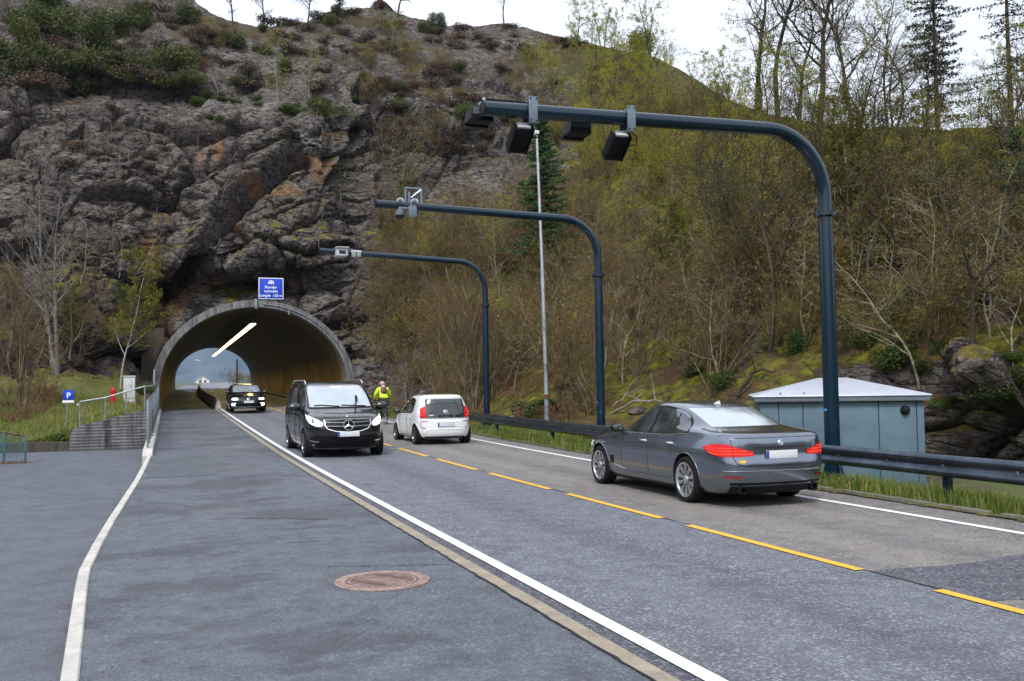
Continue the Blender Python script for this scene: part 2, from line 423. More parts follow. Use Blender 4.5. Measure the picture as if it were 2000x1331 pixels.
# left kerb: follows the footway edge, bending
KL = [(-.60, 2.0), (-.60, 4.5), (-.62, 6.5), (-.70, 7.9), (-.79, 9.5), (-.83, 10.4), (-.82, 12.0), (-.78, 14.3), (-.71, 17.0), (-.63, 20), (-.57, 23.5), (-.52, 27.0)]
mb = MB(); vs = []; n = 0
for i in range(len(KL)-1):
    for k in range(4):
        t = k/4; x = KL[i][0]+(KL[i+1][0]-KL[i][0])*t; y_ = KL[i][1]+(KL[i+1][1]-KL[i][1])*t
        vs.append((x, y_))
vs.append(KL[-1])
prof = [(-.005, -.13), (.0, .012), (.01, .022), (.095, .022), (.106, .01), (.11, -.05)]
V_ = [(x+a, y_, zr(y_)+b) for x, y_ in vs for a, b in prof]
k = len(prof)
mb.add(V_, [(i*k+j, i*k+j+1, (i+1)*k+j+1, (i+1)*k+j) for i in range(len(vs)-1) for j in range(k-1)])
o = mb.build('kerb', M_kerb, smooth=30); struct(o)
# footway edges beside the kerb
mb = MB(); mb.add([q for x, y_ in vs for q in ((x+.09, y_, zr(y_)+.0), (-.40, y_, zr(y_)+.0))], [(2*i, 2*i+1, 2*i+3, 2*i+2) for i in range(len(vs)-1)])
struct(mb.build('footway_edge', M_path, smooth=60))

# raised concrete base of the mesh fence, from the kerb's end to the portal
mb = MB()
yy = [26.6, 27.2, 29, 32, 36, 40, 45, 50, 55, 59.6]
vs = []
for i, y_ in enumerate(yy):
    t = .03 if i == 0 else .14
    for (x, z) in ((-.66, -.3), (-.64, zr(y_)+t), (-.40, zr(y_)+t), (-.37, zr(y_)-.05)): vs.append((x, y_, z))
mb.add(vs, [(i*4+j, i*4+j+1, (i+1)*4+j+1, (i+1)*4+j) for i in range(len(yy)-1) for j in range(3)]+[(3, 2, 1, 0)])
tag(mb.build('fence_base', M_kerb, smooth=30), 'pale raised concrete strip under the mesh fence beside the footway', 'concrete edging')

# ------------------------------------------------------------------ tunnel
TC, TSP = 5.02, 1.85
def arch(hw, rise, n=40, base=-.6, y=60.):
    pts = [(TC-hw*.985, base), (TC-hw, TSP*.55)]
    for i in range(n+1):
        a = math.pi*(1-i/n); pts.append((TC+hw*math.cos(a), TSP+rise*math.sin(a)))
    pts += [(TC+hw, TSP*.55), (TC+hw*.985, base)]
    return pts
portal = thing('tunnel_portal', (TC, 60, 0), 'stained grey concrete arch framing the mouth of the road tunnel', 'tunnel')
def P2(mb_, prof_list, y_list, shift=True, flip=False):
    k = len(prof_list[0]); vs = []
    for pr, y_ in zip(prof_list, y_list):
        for x, z in pr: vs.append((x+bend(y_)-TC, y_-60, z+max(0, zr(y_)-zr(60))))
    fs = []
    for i in range(len(y_list)-1):
        for j in range(k-1):
            q = (i*k+j, i*k+j+1, (i+1)*k+j+1, (i+1)*k+j); fs.append(q if flip else q[::-1])
    mb_.add(vs, fs)
inn, out = arch(5.53, 4.90), arch(5.97, 5.33)
mb = MB(); P2(mb, [out, inn], [59.3, 59.3]); P2(mb, [out, out], [59.3, 63.5], flip=True); P2(mb, [inn, arch(5.50, 4.87)], [59.3, 60.2])
mb.build('portal_ring', M_ring, portal, smooth=40)
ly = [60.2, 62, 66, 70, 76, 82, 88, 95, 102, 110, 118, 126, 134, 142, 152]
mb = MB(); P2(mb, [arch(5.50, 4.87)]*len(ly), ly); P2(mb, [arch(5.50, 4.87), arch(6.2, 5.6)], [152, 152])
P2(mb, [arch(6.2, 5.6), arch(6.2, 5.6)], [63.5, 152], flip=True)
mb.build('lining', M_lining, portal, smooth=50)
# footway/road surface inside is the road sheet; verge slab between lining foot and lanes
mb = MB()
for xa, xb in ((-.5, -.42), (9.95, 10.6)):
    vs = []
    for y_ in ly: vs += [(xa+bend(y_)-TC, y_-60, zr(y_)+.10), (xb+bend(y_)-TC, y_-60, zr(y_)+.10)]
    mb.add(vs, [(2*i, 2*i+1, 2*i+3, 2*i+2) for i in range(len(ly)-1)])
mb.build('bench', M_barr, portal)
# wall between footway and lanes
by = [61.3, 61.8, 62.4, 64, 67, 70, 76, 82, 90, 100, 110, 120, 130, 140, 152]
def barprof(y_, h): return [(2.72, -.1), (2.76, .25*min(1, h/.6)), (2.86, h), (3.04, h), (3.12, .22*min(1, h/.6)), (3.18, -.1)]
vs = []; 
for i, y_ in enumerate(by):
    h = .08 if i == 0 else (.34 if i == 1 else (.55 if i == 2 else .68))
    for x, z in barprof(y_, h): vs.append((x+bend(y_), y_, zr(y_)+z))
mb = MB(); mb.add(vs, [(i*6+j, (i+1)*6+j, (i+1)*6+j+1, i*6+j+1) for i in range(len(by)-1) for j in range(5)]+[(0, 1, 2, 3, 4, 5)])
tag(mb.build('concrete_barrier', M_barr, smooth=50), 'low concrete barrier running into the tunnel between footway and lanes', 'barrier')
# lamp row under the crown
M_lamp = emit('tunnel_lamp_glow', (1.0, .76, .28), 7.5); M_house = simple('lamp_housing', (.3, .3, .3), .5, .5)
yl = 63.0; k = 0
while yl < 148:
    t = thing('tunnel_lamp', (5.12+(yl-62)*.0145, yl, 5.98+(yl-62)*.0102), 'lit strip lamp in the row under the tunnel roof', 'lamp', 'strip lamps along the tunnel roof')
    L = 4.2 if k > 1 else 3.6
    mb = MB(); mb.cbox(-.20, .20, 0, L, .0, .09, .02); mb.box(-.02, .02, .4, .44, .09, .4); mb.box(-.02, .02, L-.44, L-.4, .09, .4); mb.build('housing', M_house, t)
    mb = MB(); mb.cbox(-.16, .16, .05, L-.05, -.05, -.003, .02); mb.build('diffuser', M_lamp, t)
    yl += L+1.0; k += 1
# ------------------------------------------------------------------ the hill (one terrain sheet, each row a real place at a real distance)
CT = {
 -420: [(950, 30), (845, 32), (800, 36), (740, 41), (600, 44), (400, 48), (200, 54), (50, 62), (-200, 80)],
 -100: [(905, 30.5), (850, 33), (800, 37), (740, 42), (690, 44.5), (600, 47), (400, 51), (200, 58), (50, 68), (-180, 84)],
 40: [(868, 31.2), (845, 34), (810, 38), (775, 42), (735, 45), (690, 46.5), (600, 49), (400, 53), (300, 56), (200, 60), (100, 67), (0, 77), (-150, 88)],
 150: [(838, 31.2), (815, 35), (790, 39), (755, 44), (735, 46), (690, 48), (600, 51), (400, 55), (300, 58), (200, 62), (100, 70), (0, 82), (-90, 90)],
 240: [(812, 31.4), (795, 38), (775, 44), (755, 49), (700, 52), (600, 54), (400, 57.5), (300, 60), (200, 64), (100, 73), (0, 88)],
 292: [(800, 31.6), (792, 37), (778, 45), (762, 52), (740, 55.5), (650, 57), (590, 57), (560, 57.6), (500, 57.8), (400, 59.5), (300, 62), (200, 66), (100, 76), (60, 82), (0, 90), (-60, 96)],
 320: [(812, 56), (740, 57), (660, 58.5), (600, 60), (570, 61.2), (535, 60.0), (505, 57.6), (400, 60), (300, 63), (200, 67), (100, 77), (60, 83), (0, 91)],
 500: [(805, 58), (740, 58.4), (600, 60.5), (575, 63.2), (540, 62.8), (515, 59.4), (480, 58.8), (400, 60.5), (300, 63), (215, 66), (190, 70), (100, 77), (45, 86)],
 640: [(805, 58.5), (740, 59), (600, 61), (575, 62), (540, 61), (515, 60), (400, 62), (300, 64.5), (215, 66), (190, 70), (100, 79), (22, 90)],
 705: [(803, 57), (780, 58), (720, 59.5), (680, 60.2), (590, 62), (480, 64.5), (400, 67), (300, 69), (205, 71), (180, 75), (100, 82), (18, 93)],
 770: [(803, 51), (780, 54.5), (700, 58.5), (600, 62), (480, 66), (400, 68), (300, 70), (200, 74.5), (100, 83), (26, 93)],
 900: [(812, 41), (790, 44), (740, 48), (650, 54), (550, 60), (450, 65), (350, 70), (250, 74), (150, 82), (50, 94)],
 1000: [(825, 35), (800, 38), (740, 43), (650, 49), (550, 56), (450, 62), (350, 69), (250, 76), (150, 84), (52, 94)],
 1100: [(842, 31), (800, 35), (740, 39), (650, 45), (550, 52), (450, 59), (350, 66), (250, 74), (150, 83), (78, 92)],
 1200: [(852, 28.5), (800, 33), (740, 37), (650, 42), (550, 48), (450, 54), (350, 61), (250, 69), (150, 78), (100, 86)],
 1300: [(862, 27.8), (800, 31), (740, 34), (650, 38), (550, 43), (450, 49), (350, 56), (250, 64), (150, 73), (124, 78)],
 1400: [(872, 27.2), (800, 29.5), (740, 31), (650, 34), (550, 38), (450, 43.5), (350, 50), (250, 58), (190, 64)],
 1500: [(905, 26.4), (800, 27), (740, 28.5), (650, 31), (550, 34.5), (450, 39), (350, 44.5), (250, 51), (226, 54)],
 1650: [(935, 25.4), (800, 25.8), (740, 26.6), (700, 27.6), (600, 30), (500, 33), (400, 36.5), (300, 41), (248, 45)],
 1800: [(940, 24.4), (820, 24.7), (740, 25.2), (700, 26), (600, 28), (500, 30.5), (400, 33.5), (300, 37.5), (252, 40)],
 2000: [(965, 21), (850, 21.4), (760, 22), (700, 23.3), (600, 25.2), (500, 27.7), (400, 30), (300, 33), (245, 36)],
 2300: [(1000, 17.8), (850, 18.2), (760, 19), (600, 21), (500, 23), (400, 26), (300, 29), (225, 32)],
 2800: [(1100, 13), (850, 14), (760, 15), (600, 17), (500, 19), (400, 22), (300, 25), (200, 28)],
}
RIDGE = [(-420, -200), (-100, -180), (40, -150), (150, -90), (240, -40), (292, -60), (340, -34), (374, -4), (390, 8), (412, 26), (450, 40), (500, 50), (560, 45), (600, 40), (640, 26), (700, 20), (722, 18), (738, 0), (752, 4), (775, 24), (820, 36), (860, 49), (940, 49), (990, 44), (1030, 54), (1100, 76), (1150, 88), (1200, 96), (1280, 112), (1340, 142), (1400, 182), (1450, 205), (1500, 222), (1600, 243), (1700, 250), (1800, 250), (1900, 248), (2000, 243), (2300, 222), (2800, 200)]
cols = sorted(CT); pyg = np.arange(-220, 1120, 10.)
tab = np.zeros((len(pyg), len(cols)))
for c, k in enumerate(cols):
    pts = sorted(CT[k]); tab[:, c] = pchip([a for a, b in pts], [b for a, b in pts], pyg)
foot = [(k, max(a for a, b in CT[k])) for k in cols]
NX, NY = 760, 430
u = np.linspace(0, 1, NX)
pxs = np.interp(u, [0, .06, .94, 1], [-420, -40, 2060, 2800])
dens = np.zeros((len(pyg), NX))
for r in range(len(pyg)): dens[r] = np.interp(pxs, cols, tab[r])
# gentle smoothing across columns (not across the footway edge)
for _ in range(6):
    d2 = dens.copy(); d2[:, 1:-1] = (dens[:, :-2]+2*dens[:, 1:-1]+dens[:, 2:])/4
    mk = (pxs > 285) & (pxs < 325); d2[:, mk] = dens[:, mk]; dens = d2
ft = np.interp(pxs, [a for a, b in foot], [b for a, b in foot]); rd = np.interp(pxs, [a for a, b in RIDGE], [b for a, b in RIDGE])
t = np.linspace(0, 1, NY)[:, None]
PY = ft[None]+(rd-ft)[None]*t; PX = np.repeat(pxs[None], NY, 0)
fi = np.clip((PY+220)/10, 0, len(pyg)-1.001); i0 = fi.astype(int); fr = fi-i0; jj = np.repeat(np.arange(NX)[None], NY, 0)
D = dens[i0, jj]*(1-fr)+dens[i0+1, jj]*fr
R_, F_, U_ = (np.array(v) for v in (rgt, fwd, upv))
def world(PXa, PYa, Da):
    dr = R_[None]*((PXa.ravel()-1000)/FPX)[:, None]+F_[None]-U_[None]*((PYa.ravel()-665.5)/FPX)[:, None]
    return np.array(CAMP)[None]+dr*Da.ravel()[:, None]
B = world(PX, PY, D).reshape(NY, NX, 3)
# extra rows: skirt in front (down), back of the hill behind
skirt = B[0].copy(); skirt[:, 2] -= 3
back = []
for dd, dz in ((4, -.6), (10, -.5), (22, -2), (40, -8)):
    q = B[-1].copy(); dirv = np.array([math.sin(YAW), math.cos(YAW), 0]); dd2 = np.minimum(dd, np.maximum(5, 134-D[-1]))
    q += dirv[None]*dd2[:, None]; q[:, 2] += dz; back.append(q)
q = back[-1].copy(); q += np.array([math.sin(YAW), math.cos(YAW), 0])*6; q[:, 2] = 0; back.append(q)
def seg(PXa, PYa, pl):
    best = np.full(PXa.shape, 1e9)
    for (ax, ay), (bx, by_) in zip(pl[:-1], pl[1:]):
        vx, vy = bx-ax, by_-ay; tt = np.clip(((PXa-ax)*vx+(PYa-ay)*vy)/(vx*vx+vy*vy), 0, 1)
        best = np.minimum(best, np.hypot(PXa-ax-tt*vx, PYa-ay-tt*vy))
    return best
# normals of the base
def normals(G):
    du = np.gradient(G, axis=1); dv = np.gradient(G, axis=0); n_ = np.cross(du, dv); n_ /= np.linalg.norm(n_, axis=2, keepdims=True)+1e-9
    s_ = np.sign((n_*(np.array(CAMP)-G)).sum(2, keepdims=True)); return n_*s_
N0 = normals(B)
PW = B.reshape(-1, 3); ca, sa = math.cos(.45), math.sin(.45)
# tilt the bedding: layers dip to the left as in the cliff
Q = np.stack([PW[:, 0]*ca+PW[:, 2]*sa, PW[:, 1], (-PW[:, 0]*sa+PW[:, 2]*ca)*1.35], 1)
wz = fbm(PW, .12, 3, 3)[:, None]*np.array([1.2, .8, .7])[None]; Q = Q+wz
f1, e1 = facet(Q, 8.5, 11, .7); f2, e2 = facet(Q, 3.4, 31, .8); f3, e3 = facet(Q*np.array([1, 1, 1.25]), 1.35, 51, .9); f4, e4 = facet(Q, .5, 71, 1.0)
n1 = fbm(PW, .25, 5, 91); n2 = fbm(PW, 1.6, 4, 95)
sh = (NY, NX); px_, py_ = PX, PY
def sm(a, b, x): x = np.clip((x-a)/(b-a), 0, 1); return x*x*(3-2*x)
rockzone = sm(760, 690, px_+ (py_-330)*.0) * 1.0
rockzone = np.maximum(rockzone, sm(1260, 1000, px_)*sm(430, 330, py_+.12*(px_-700)))
rockzone *= sm(0, 60, py_-rd[None]+30)
low_left = sm(300, 250, px_)*sm(700, 760, py_)              # bank beside the yard
rockzone *= (1-low_left)
rockzone = np.maximum(rockzone, sm(1560, 1640, px_)*sm(700, 730, py_)*.9)   # rock face behind the hut
rock = rockzone
nearc = .25+.75*sm(90, 68, D)
disp = (f1*.95*(.25+.75*rock) + f2*.50*(.35+.65*rock) + f3*.20*(.3+.7*rock) + f4*.055 + 0).reshape(-1).reshape(sh) if False else \
    (f1.reshape(sh)*.85*(.06+.94*rock*nearc) + f2.reshape(sh)*.20*(.16+.84*rock)*(.35+.65*nearc) + f3.reshape(sh)*.12*(.3+.7*rock) + f4.reshape(sh)*.035*(.4+.6*rock)
     + n1.reshape(sh)*.35 + n2.reshape(sh)*.06)
disp -= (np.exp(-e1.reshape(sh)/.035)*.75+np.exp(-e2.reshape(sh)/.05)*.38+np.exp(-e3.reshape(sh)/.07)*.10)*rock*nearc
CRV = [([(700, 178), (760, 215), (830, 262), (875, 283), (960, 266)], 8, 2.0, 11), ([(712, 235), (700, 290), (672, 340), (662, 380), (666, 425)], 7, 2.2, 9),
       ([(600, 310), (560, 332), (520, 365), (470, 398), (432, 440), (400, 500), (350, 540), (308, 575)], 11, 2.6, 14),
       ([(560, 268), (480, 268), (420, 290), (340, 272), (250, 235)], 6, 1.1, 9), ([(300, 60), (330, 75), (300, 95)], 5, .6, 6), ([(520, 470), (600, 500), (680, 480)], 5, .7, 7),
       ([(160, 250), (230, 330), (330, 380), (400, 385)], 4, .5, 7), ([(740, 330), (752, 400), (748, 440)], 4, .8, 5), ([(0, 215), (120, 200), (220, 215)], 5, .6, 7)]
for pl, w_, dep, _k in CRV:
    d_ = seg(px_+n1.reshape(sh)*10, py_+n2.reshape(sh)*6, pl); disp -= dep*np.exp(-(d_/w_)**2)
    up = seg(px_, py_, [(a, b-_k*2.2) for a, b in pl]); disp += .5*dep*np.exp(-(up/(_k*1.6))**2)*rock
# calm along the foot and where the bank meets the wall
calm = sm(0, .035, np.repeat(t, NX, 1))
disp *= (.25+.75*calm); disp *= (1-.85*low_left)
disp = np.where((px_ > 285) & (px_ < 330) & (py_ > 740), disp*.15, disp)
for _ in range(3):                               # soften steps where the sheet runs away at a grazing angle
    q = disp.copy(); q[1:-1] = (disp[:-2]+2*disp[1:-1]+disp[2:])/4; q[:, 1:-1] = (q[:, :-2]+2*q[:, 1:-1]+q[:, 2:])/4
    gs = np.linalg.norm(np.gradient(B, axis=0), axis=2); w = sm(.14, .34, gs); disp = disp*(1-w)+q*w
G = B+N0*disp[..., None]
N1 = normals(G)
nz = N1[..., 2]
# ground cover: where soil, heather and moss can lie
zone = np.full(sh, .0)
zone += .62*sm(700, 800, px_)*sm(380, 450, py_+.10*(px_-900))                   # lower right slope
zone += .10*sm(690, 800, px_)*sm(330, 200, py_)*sm(1250, 1050, px_)                                 # hilltop right
zone += .62*sm(1050, 1200, px_)*sm(500, 380, py_)
zone += .06*sm(210, 120, py_)*sm(760, 640, px_)
zone += .30*sm(330, 200, px_)*sm(430, 560, py_)
zone = np.maximum(zone, low_left*1.2); zone -= .18*sm(1600, 1680, px_)*sm(690, 730, py_)
zone -= .5*sm(60, 0, np.hypot(px_-1455, (py_-610)*.6)-30); zone -= .45*sm(60, 0, np.hypot(px_-770, (py_-640)*.5)-40)
veg = np.clip(zone+(nz-.50)*1.25+n1.reshape(sh)*.55+n2.reshape(sh)*.22+.06, 0, 1)
rust = np.zeros(sh)
for cx, cy, rx, ry, a in ((632, 322, 42, 30, 1.), (660, 262, 26, 14, .55), (548, 378, 40, 14, .7), (430, 305, 14, 30, 1.), (395, 330, 10, 40, .6), (505, 368, 34, 12, .85), (290, 500, 12, 45, 1.), (335, 575, 45, 50, 1.), (300, 640, 30, 60, .9), (560, 545, 70, 22, .6), (440, 550, 80, 30, .55), (470, 420, 30, 50, .45), (860, 235, 60, 16, .5), (330, 340, 60, 50, .25)):
    rust = np.maximum(rust, a*np.exp(-((px_-cx)/rx)**2-((py_-cy)/ry)**2))
litter = np.clip(sm(520, 300, px_+.35*(py_-330))*sm(170, 260, py_)*.5+sm(700, 780, px_)*.75*sm(560, 800, py_+n1.reshape(sh)*160)+sm(330, 260, px_)*sm(520, 640, py_)*.7*(1-low_left)+n2.reshape(sh)*.3, 0, 1)
rustv = np.clip(rust*(1.0+n1.reshape(sh)*1.1+n2.reshape(sh)*1.3), 0, 1)
lil = low_left*1.0
lit_v = np.maximum(lil, 0)
heathv = sm(430, 160, py_+.10*(px_-700))
# assemble grid with skirt and back
rows = [skirt[None], G]+[b[None] for b in back]
A = np.concatenate(rows, 0); nr = A.shape[0]
def pad(x, f=None): return np.concatenate([x[:1], x]+[x[-1:]]*len(back), 0)
V = A.reshape(-1, 3)
ii, jj2 = np.meshgrid(np.arange(nr-1), np.arange(NX-1), indexing='ij'); a_ = (ii*NX+jj2).ravel()
Fq = np.stack([a_, a_+1, a_+NX+1, a_+NX], 1)
cen = V[Fq].mean(1)
# opening of the tunnel and the corridor of road and footway in front of it
dx = (cen[:, 0]-TC-np.where(cen[:, 1] > 110, 1.4, 0))/np.where(cen[:, 1] > 110, 8., 5.72); dzz = np.where(cen[:, 2] > TSP, (cen[:, 2]-TSP)/5.1, 0)
hole = (dx**2+dzz**2 < 1) & (cen[:, 1] < 200) & (cen[:, 1] > 10)
corr = (cen[:, 0] > -.62) & (cen[:, 0] < 10.9) & (cen[:, 1] < 60.3) & (cen[:, 2] < 8)
slot = (cen[:, 1] > 112) & (np.abs(cen[:, 0]-6.4) < 8.5) & (V[Fq][:, :, 2].min(1) < 2)
Fq = Fq[~(hole | corr | slot)]
# ---- rock and soil material
g = NT('hillside'); P = g.coord(); PB = g.coord(scale=(1, 1, 2.4), rot=(0, .45, 0)); PV = g.coord(scale=(1.3, 1.3, .16))
veg_, rust_, lit_, bank_ = g.attr('veg'), g.attr('rust'), g.attr('litter'), g.attr('bank')
nb = g.noise(.35, 6, .62, P); nm = g.noise(2.2, 6, .68, PB); nf = g.noise(7, 6, .8, P); ns = g.noise(1.1, 6, .7, PV)
col = g.mix(g.rng(nb, .32, .66), (.062, .046, .040), (.185, .170, .155))
col = g.mix(g.rng(nm, .49, .57), col, (.030, .022, .022))
col = g.mix(g.rng(g.noise(.8, 5, .6, PB), .56, .70, 0, .8), col, (.080, .048, .048))
col = g.mix(g.rng(nf, .57, .65, 0, .9), col, (.36, .34, .31))
col = g.mix(g.rng(ns, .55, .68, 0, .55), col, (.018, .015, .015))
cr1 = g.vor(.55, 'DISTANCE_TO_EDGE', g.coord(scale=(1, 1, 2.2), rot=(0, .45, 0))); cr2 = g.vor(1.7, 'DISTANCE_TO_EDGE', g.coord(scale=(1, 1, 1.8), rot=(0, .45, .3)))
crk0 = g.math('MULTIPLY', g.rng(cr1, 0, .025, .25, 1), g.rng(cr2, 0, .03, .45, 1))
col = g.mix(g.math('SUBTRACT', 1.0, crk0), col, (.008, .007, .006))
col = g.mix(g.rng(g.noise(13, 6, .8, P), .50, .62, 0, .65), col, (.030, .024, .022))
rc = g.mix(g.rng(g.noise(2.6, 5, .65, P), .35, .62), (.24, .115, .04), (.09, .042, .022)); rc = g.mix(g.rng(nf, .5, .7, 0, .6), rc, (.34, .25, .16))
col = g.mix(g.math('MULTIPLY', g.rng(rust_, .22, .75), g.rng(nm, .30, .55)), col, rc)
col = g.mix(g.math('MULTIPLY', lit_, g.rng(g.noise(1.7, 6, .75, P), .46, .58, 0, .85)), col, (.062, .036, .028))
soil = g.mix(g.rng(g.noise(3.4, 6, .7, P), .38, .62), (.034, .021, .011), (.105, .058, .026))
soil = g.mix(g.rng(g.noise(14, 5, .75, P), .52, .68, 0, .7), soil, (.17, .115, .065))
moss = g.mix(g.rng(g.noise(2.1, 5, .65, P), .36, .64), (.024, .028, .005), (.175, .165, .010))
mossf = g.rng(g.math('ADD', g.noise(.42, 6, .62, P), g.rng(g.noise(5, 4, .7, P), 0, 1, -.1, .1)), .41, .51)
cover = g.mix(mossf, soil, moss)
cover = g.mix(g.math('MULTIPLY', lit_, g.rng(g.noise(1.3, 5, .7, P), .42, .62, 0, .9)), cover, (.085, .045, .026))
heath = g.mix(g.rng(g.noise(.9, 6, .7, P), .38, .62), (.030, .018, .012), (.060, .046, .018))
heath = g.mix(g.rng(g.noise(4, 6, .8, P), .5, .58, 0, .8), heath, (.018, .017, .008))
cover = g.mix(g.math('MULTIPLY', g.attr('heath'), .85), cover, heath)
grass = g.mix(g.rng(g.noise(1.6, 5, .65, P), .36, .6), (.060, .085, .018), (.13, .115, .03))
cover = g.mix(bank_, cover, grass)
vf = g.rng(g.math('ADD', veg_, g.rng(nf, 0, 1, -.25, .25)), .38, .58)
col = g.mix(vf, col, cover)
g.fin(col, .88, 0, .25)
crk = g.math('MULTIPLY', g.rng(cr1, 0, .05), g.rng(cr2, 0, .06))
b1 = g.n('Bump'); b1.inputs['Strength'].default_value = .8; b1.inputs['Distance'].default_value = .12; g.set(b1.inputs['Height'], g.math('ADD', nm, g.math('MULTIPLY', nf, .6)))
b2 = g.n('Bump'); b2.inputs['Strength'].default_value = .55; b2.inputs['Distance'].default_value = .10; g.set(b2.inputs['Height'], crk); g.set(b2.inputs['Normal'], b1.outputs[0])
g.set(g.p.inputs['Normal'], b2.outputs[0])
M_hill = g.m
hill = np_mesh('hillside', V, Fq, M_hill, smooth=True, attrs={'veg': pad(veg).ravel(), 'rust': pad(rustv).ravel(), 'litter': pad(litter).ravel(), 'bank': pad(lit_v).ravel(), 'heath': pad(heathv).ravel()})
hill.data.set_sharp_from_angle(angle=math.radians(24))
struct(hill)
HB = BVHTree.FromPolygons([tuple(v) for v in V[::1]], [tuple(int(i) for i in f) for f in Fq[::1]], epsilon=0)
def hit(px, py):
    d = ray(px, py).normalized(); h_ = HB.ray_cast(CAMP, d)
    return (h_[0], h_[1]) if h_[0] is not None else (None, None)
def drop(x, y, z=60):
    h_ = HB.ray_cast(Vector((x, y, z)), Vector((0, 0, -1))); return h_[0].z if h_[0] is not None else 0

# verge between asphalt and hill foot on the right
def vz(x, y):
    a = max(0, min(1, (x-10.3)/3.5)); n_ = .05*math.sin(x*1.7+y*.9)+.04*math.sin(y*2.3-x)
    return zr(y)+.02-a*(.55 if y < 24 else max(0.05, .55-(y-24)*.06))*1.0+n_*min(1, (x-9.9)*1.5)
gv = NT('verge_soil'); n = gv.noise(1.3, 6, .65); c_ = gv.mix(gv.rng(n, .38, .6), (.05, .04, .022), (.065, .095, .022)); gv.fin(gv.mix(gv.rng(gv.noise(8, 5, .7), .5, .7, 0, .6), c_, (.15, .12, .07)), .95); gv.bump(gv.noise(9, 5, .7), .7, .05)
mb = MB(); yv = [-14+i*1.0 for i in range(76)]; xv = [9.85, 10.05, 10.3, 10.7, 11.2, 12, 13, 14, 15.5, 17, 19, 22, 26, 32, 40]
mb.add([(x, y_, vz(x, y_)) for y_ in yv for x in xv], [(j*len(xv)+i, j*len(xv)+i+1, (j+1)*len(xv)+i+1, (j+1)*len(xv)+i) for j in range(len(yv)-1) for i in range(len(xv)-1)])
struct(mb.build('verge', gv.m, smooth=80))
# ---- far side of the tunnel
gm = NT('far_forest_haze_blue'); gm.fin(gm.mix(gm.rng(gm.noise(.006, 8, .75), .35, .65), (.006, .016, .030), (.085, .095, .085)), .95)  # blue of the distant air is put into the dark forest tone
mb = MB(); rr = random.Random(3)
def mt(u_, v_):
    x = -1500+3000*u_; p_ = math.sin(u_*9)*25+math.sin(u_*23+1)*14+math.sin(u_*61)*5
    return (x*2.6, 3600+v_*1600, -5+3.0*(170+p_)*math.sin(min(1, v_*1.15)*math.pi/2)+14*math.sin(x*.03+v_*20))
mb.grid(mt, 90, 14, flip=True); struct(mb.build('mountain', gm.m, smooth=60))

# wooded terrain ring added behind and beside the viewpoint to block low sky light
mb = MB()
def hb(u_, v_):
    a = math.radians(75+235*u_); a0 = YAW+a; rad_ = 46+v_*60+6*math.sin(a*5); hh = -1.2+(15+5*math.sin(a*3+1)+2.5*math.sin(a*11)+1.2*math.sin(a*29))*math.sin(min(1, v_*1.3)*math.pi/2)+1.2*math.sin(v_*22+a*17)
    return (math.sin(a0)*rad_, math.cos(a0)*rad_, hh if v_ < .99 else hh-2)
mb.grid(hb, 120, 16, flip=False)
gw_ = NT('sky_blocker_woods'); gw_.fin(gw_.mix(gw_.rng(gw_.noise(.5, 6, .75), .38, .62), (.016, .018, .009), (.06, .055, .024)), .95); gw_.bump(gw_.noise(1.2, 6, .8), 1, .8)
struct(mb.build('sky_blocker_hills', gw_.m, smooth=80))

# the valley air: one even volume round everything but the sky
mb = MB(); mb.box(-1750, 1750, -320, 2150, -6.5, 235); hz = mb.build('haze', None, smooth=0) if False else None
hme = bpy.data.meshes.new('haze'); hb_ = bmesh.new(); bmesh.ops.create_cube(hb_, size=1)
for v in hb_.verts: v.co = Vector((v.co.x*9000, 2500+v.co.y*6200, 325+v.co.z*664))
hb_.to_mesh(hme); hb_.free(); haze = bpy.data.objects.new('haze', hme); COL.objects.link(haze)
hm = bpy.data.materials.new('valley_air'); hm.use_nodes = True; hm.node_tree.nodes.clear()
pv = hm.node_tree.nodes.new('ShaderNodeVolumePrincipled'); pv.inputs['Color'].default_value = (.45, .68, 1, 1); pv.inputs['Density'].default_value = .00010; pv.inputs['Anisotropy'].default_value = .2
ho = hm.node_tree.nodes.new('ShaderNodeOutputMaterial'); hm.node_tree.links.new(pv.outputs[0], ho.inputs['Volume']); hme.materials.append(hm)
tag(haze, kind='stuff', label='thin bluish air filling the valley', cat='haze')
# ------------------------------------------------------------------ street furniture
M_gantry = simple('gantry_paint', (.004, .017, .033), .2, .0, .04, 3, spec=.5)
M_gplate = simple('bracket_grey', (.16, .20, .24), .4, .5, .1)
M_galv = simple('galvanised_steel', (.30, .33, .36), .45, .7, .2, 4)
M_rail = simple('guardrail_steel', (.085, .105, .135), .30, .9, .25, 2.5)
M_black = simple('black_plastic', (.006, .0065, .008), .5, 0, .2, spec=.15)
M_dark = simple('dark_metal', (.010, .011, .013), .4, .2, .2, spec=.2)
M_whitep = simple('white_plastic', (.62, .64, .66), .4, 0, .06)
M_cabgrey = simple('pale_cabinet_paint', (.52, .55, .56), .5, 0, .1, 5)
M_glassd = simple('dark_lens', (.01, .012, .02), .06, 0, 0)
M_redp = simple('red_paint', (.55, .012, .02), .35, 0, .15, 5)
M_tealm = simple('teal_mesh_paint', (.035, .13, .16), .5, .2, .2, 5)
M_bolt = simple('bolt_zinc', (.4, .42, .44), .35, .9)
M_blue = simple('sign_blue', (.004, .05, .52), .35, 0, .03)
M_signw = simple('sign_white', (.8, .82, .84), .4, 0, .02)
M_rustst = simple('rusty_stone', (.10, .06, .045), .9, 0, .4, 8, bump=.5)

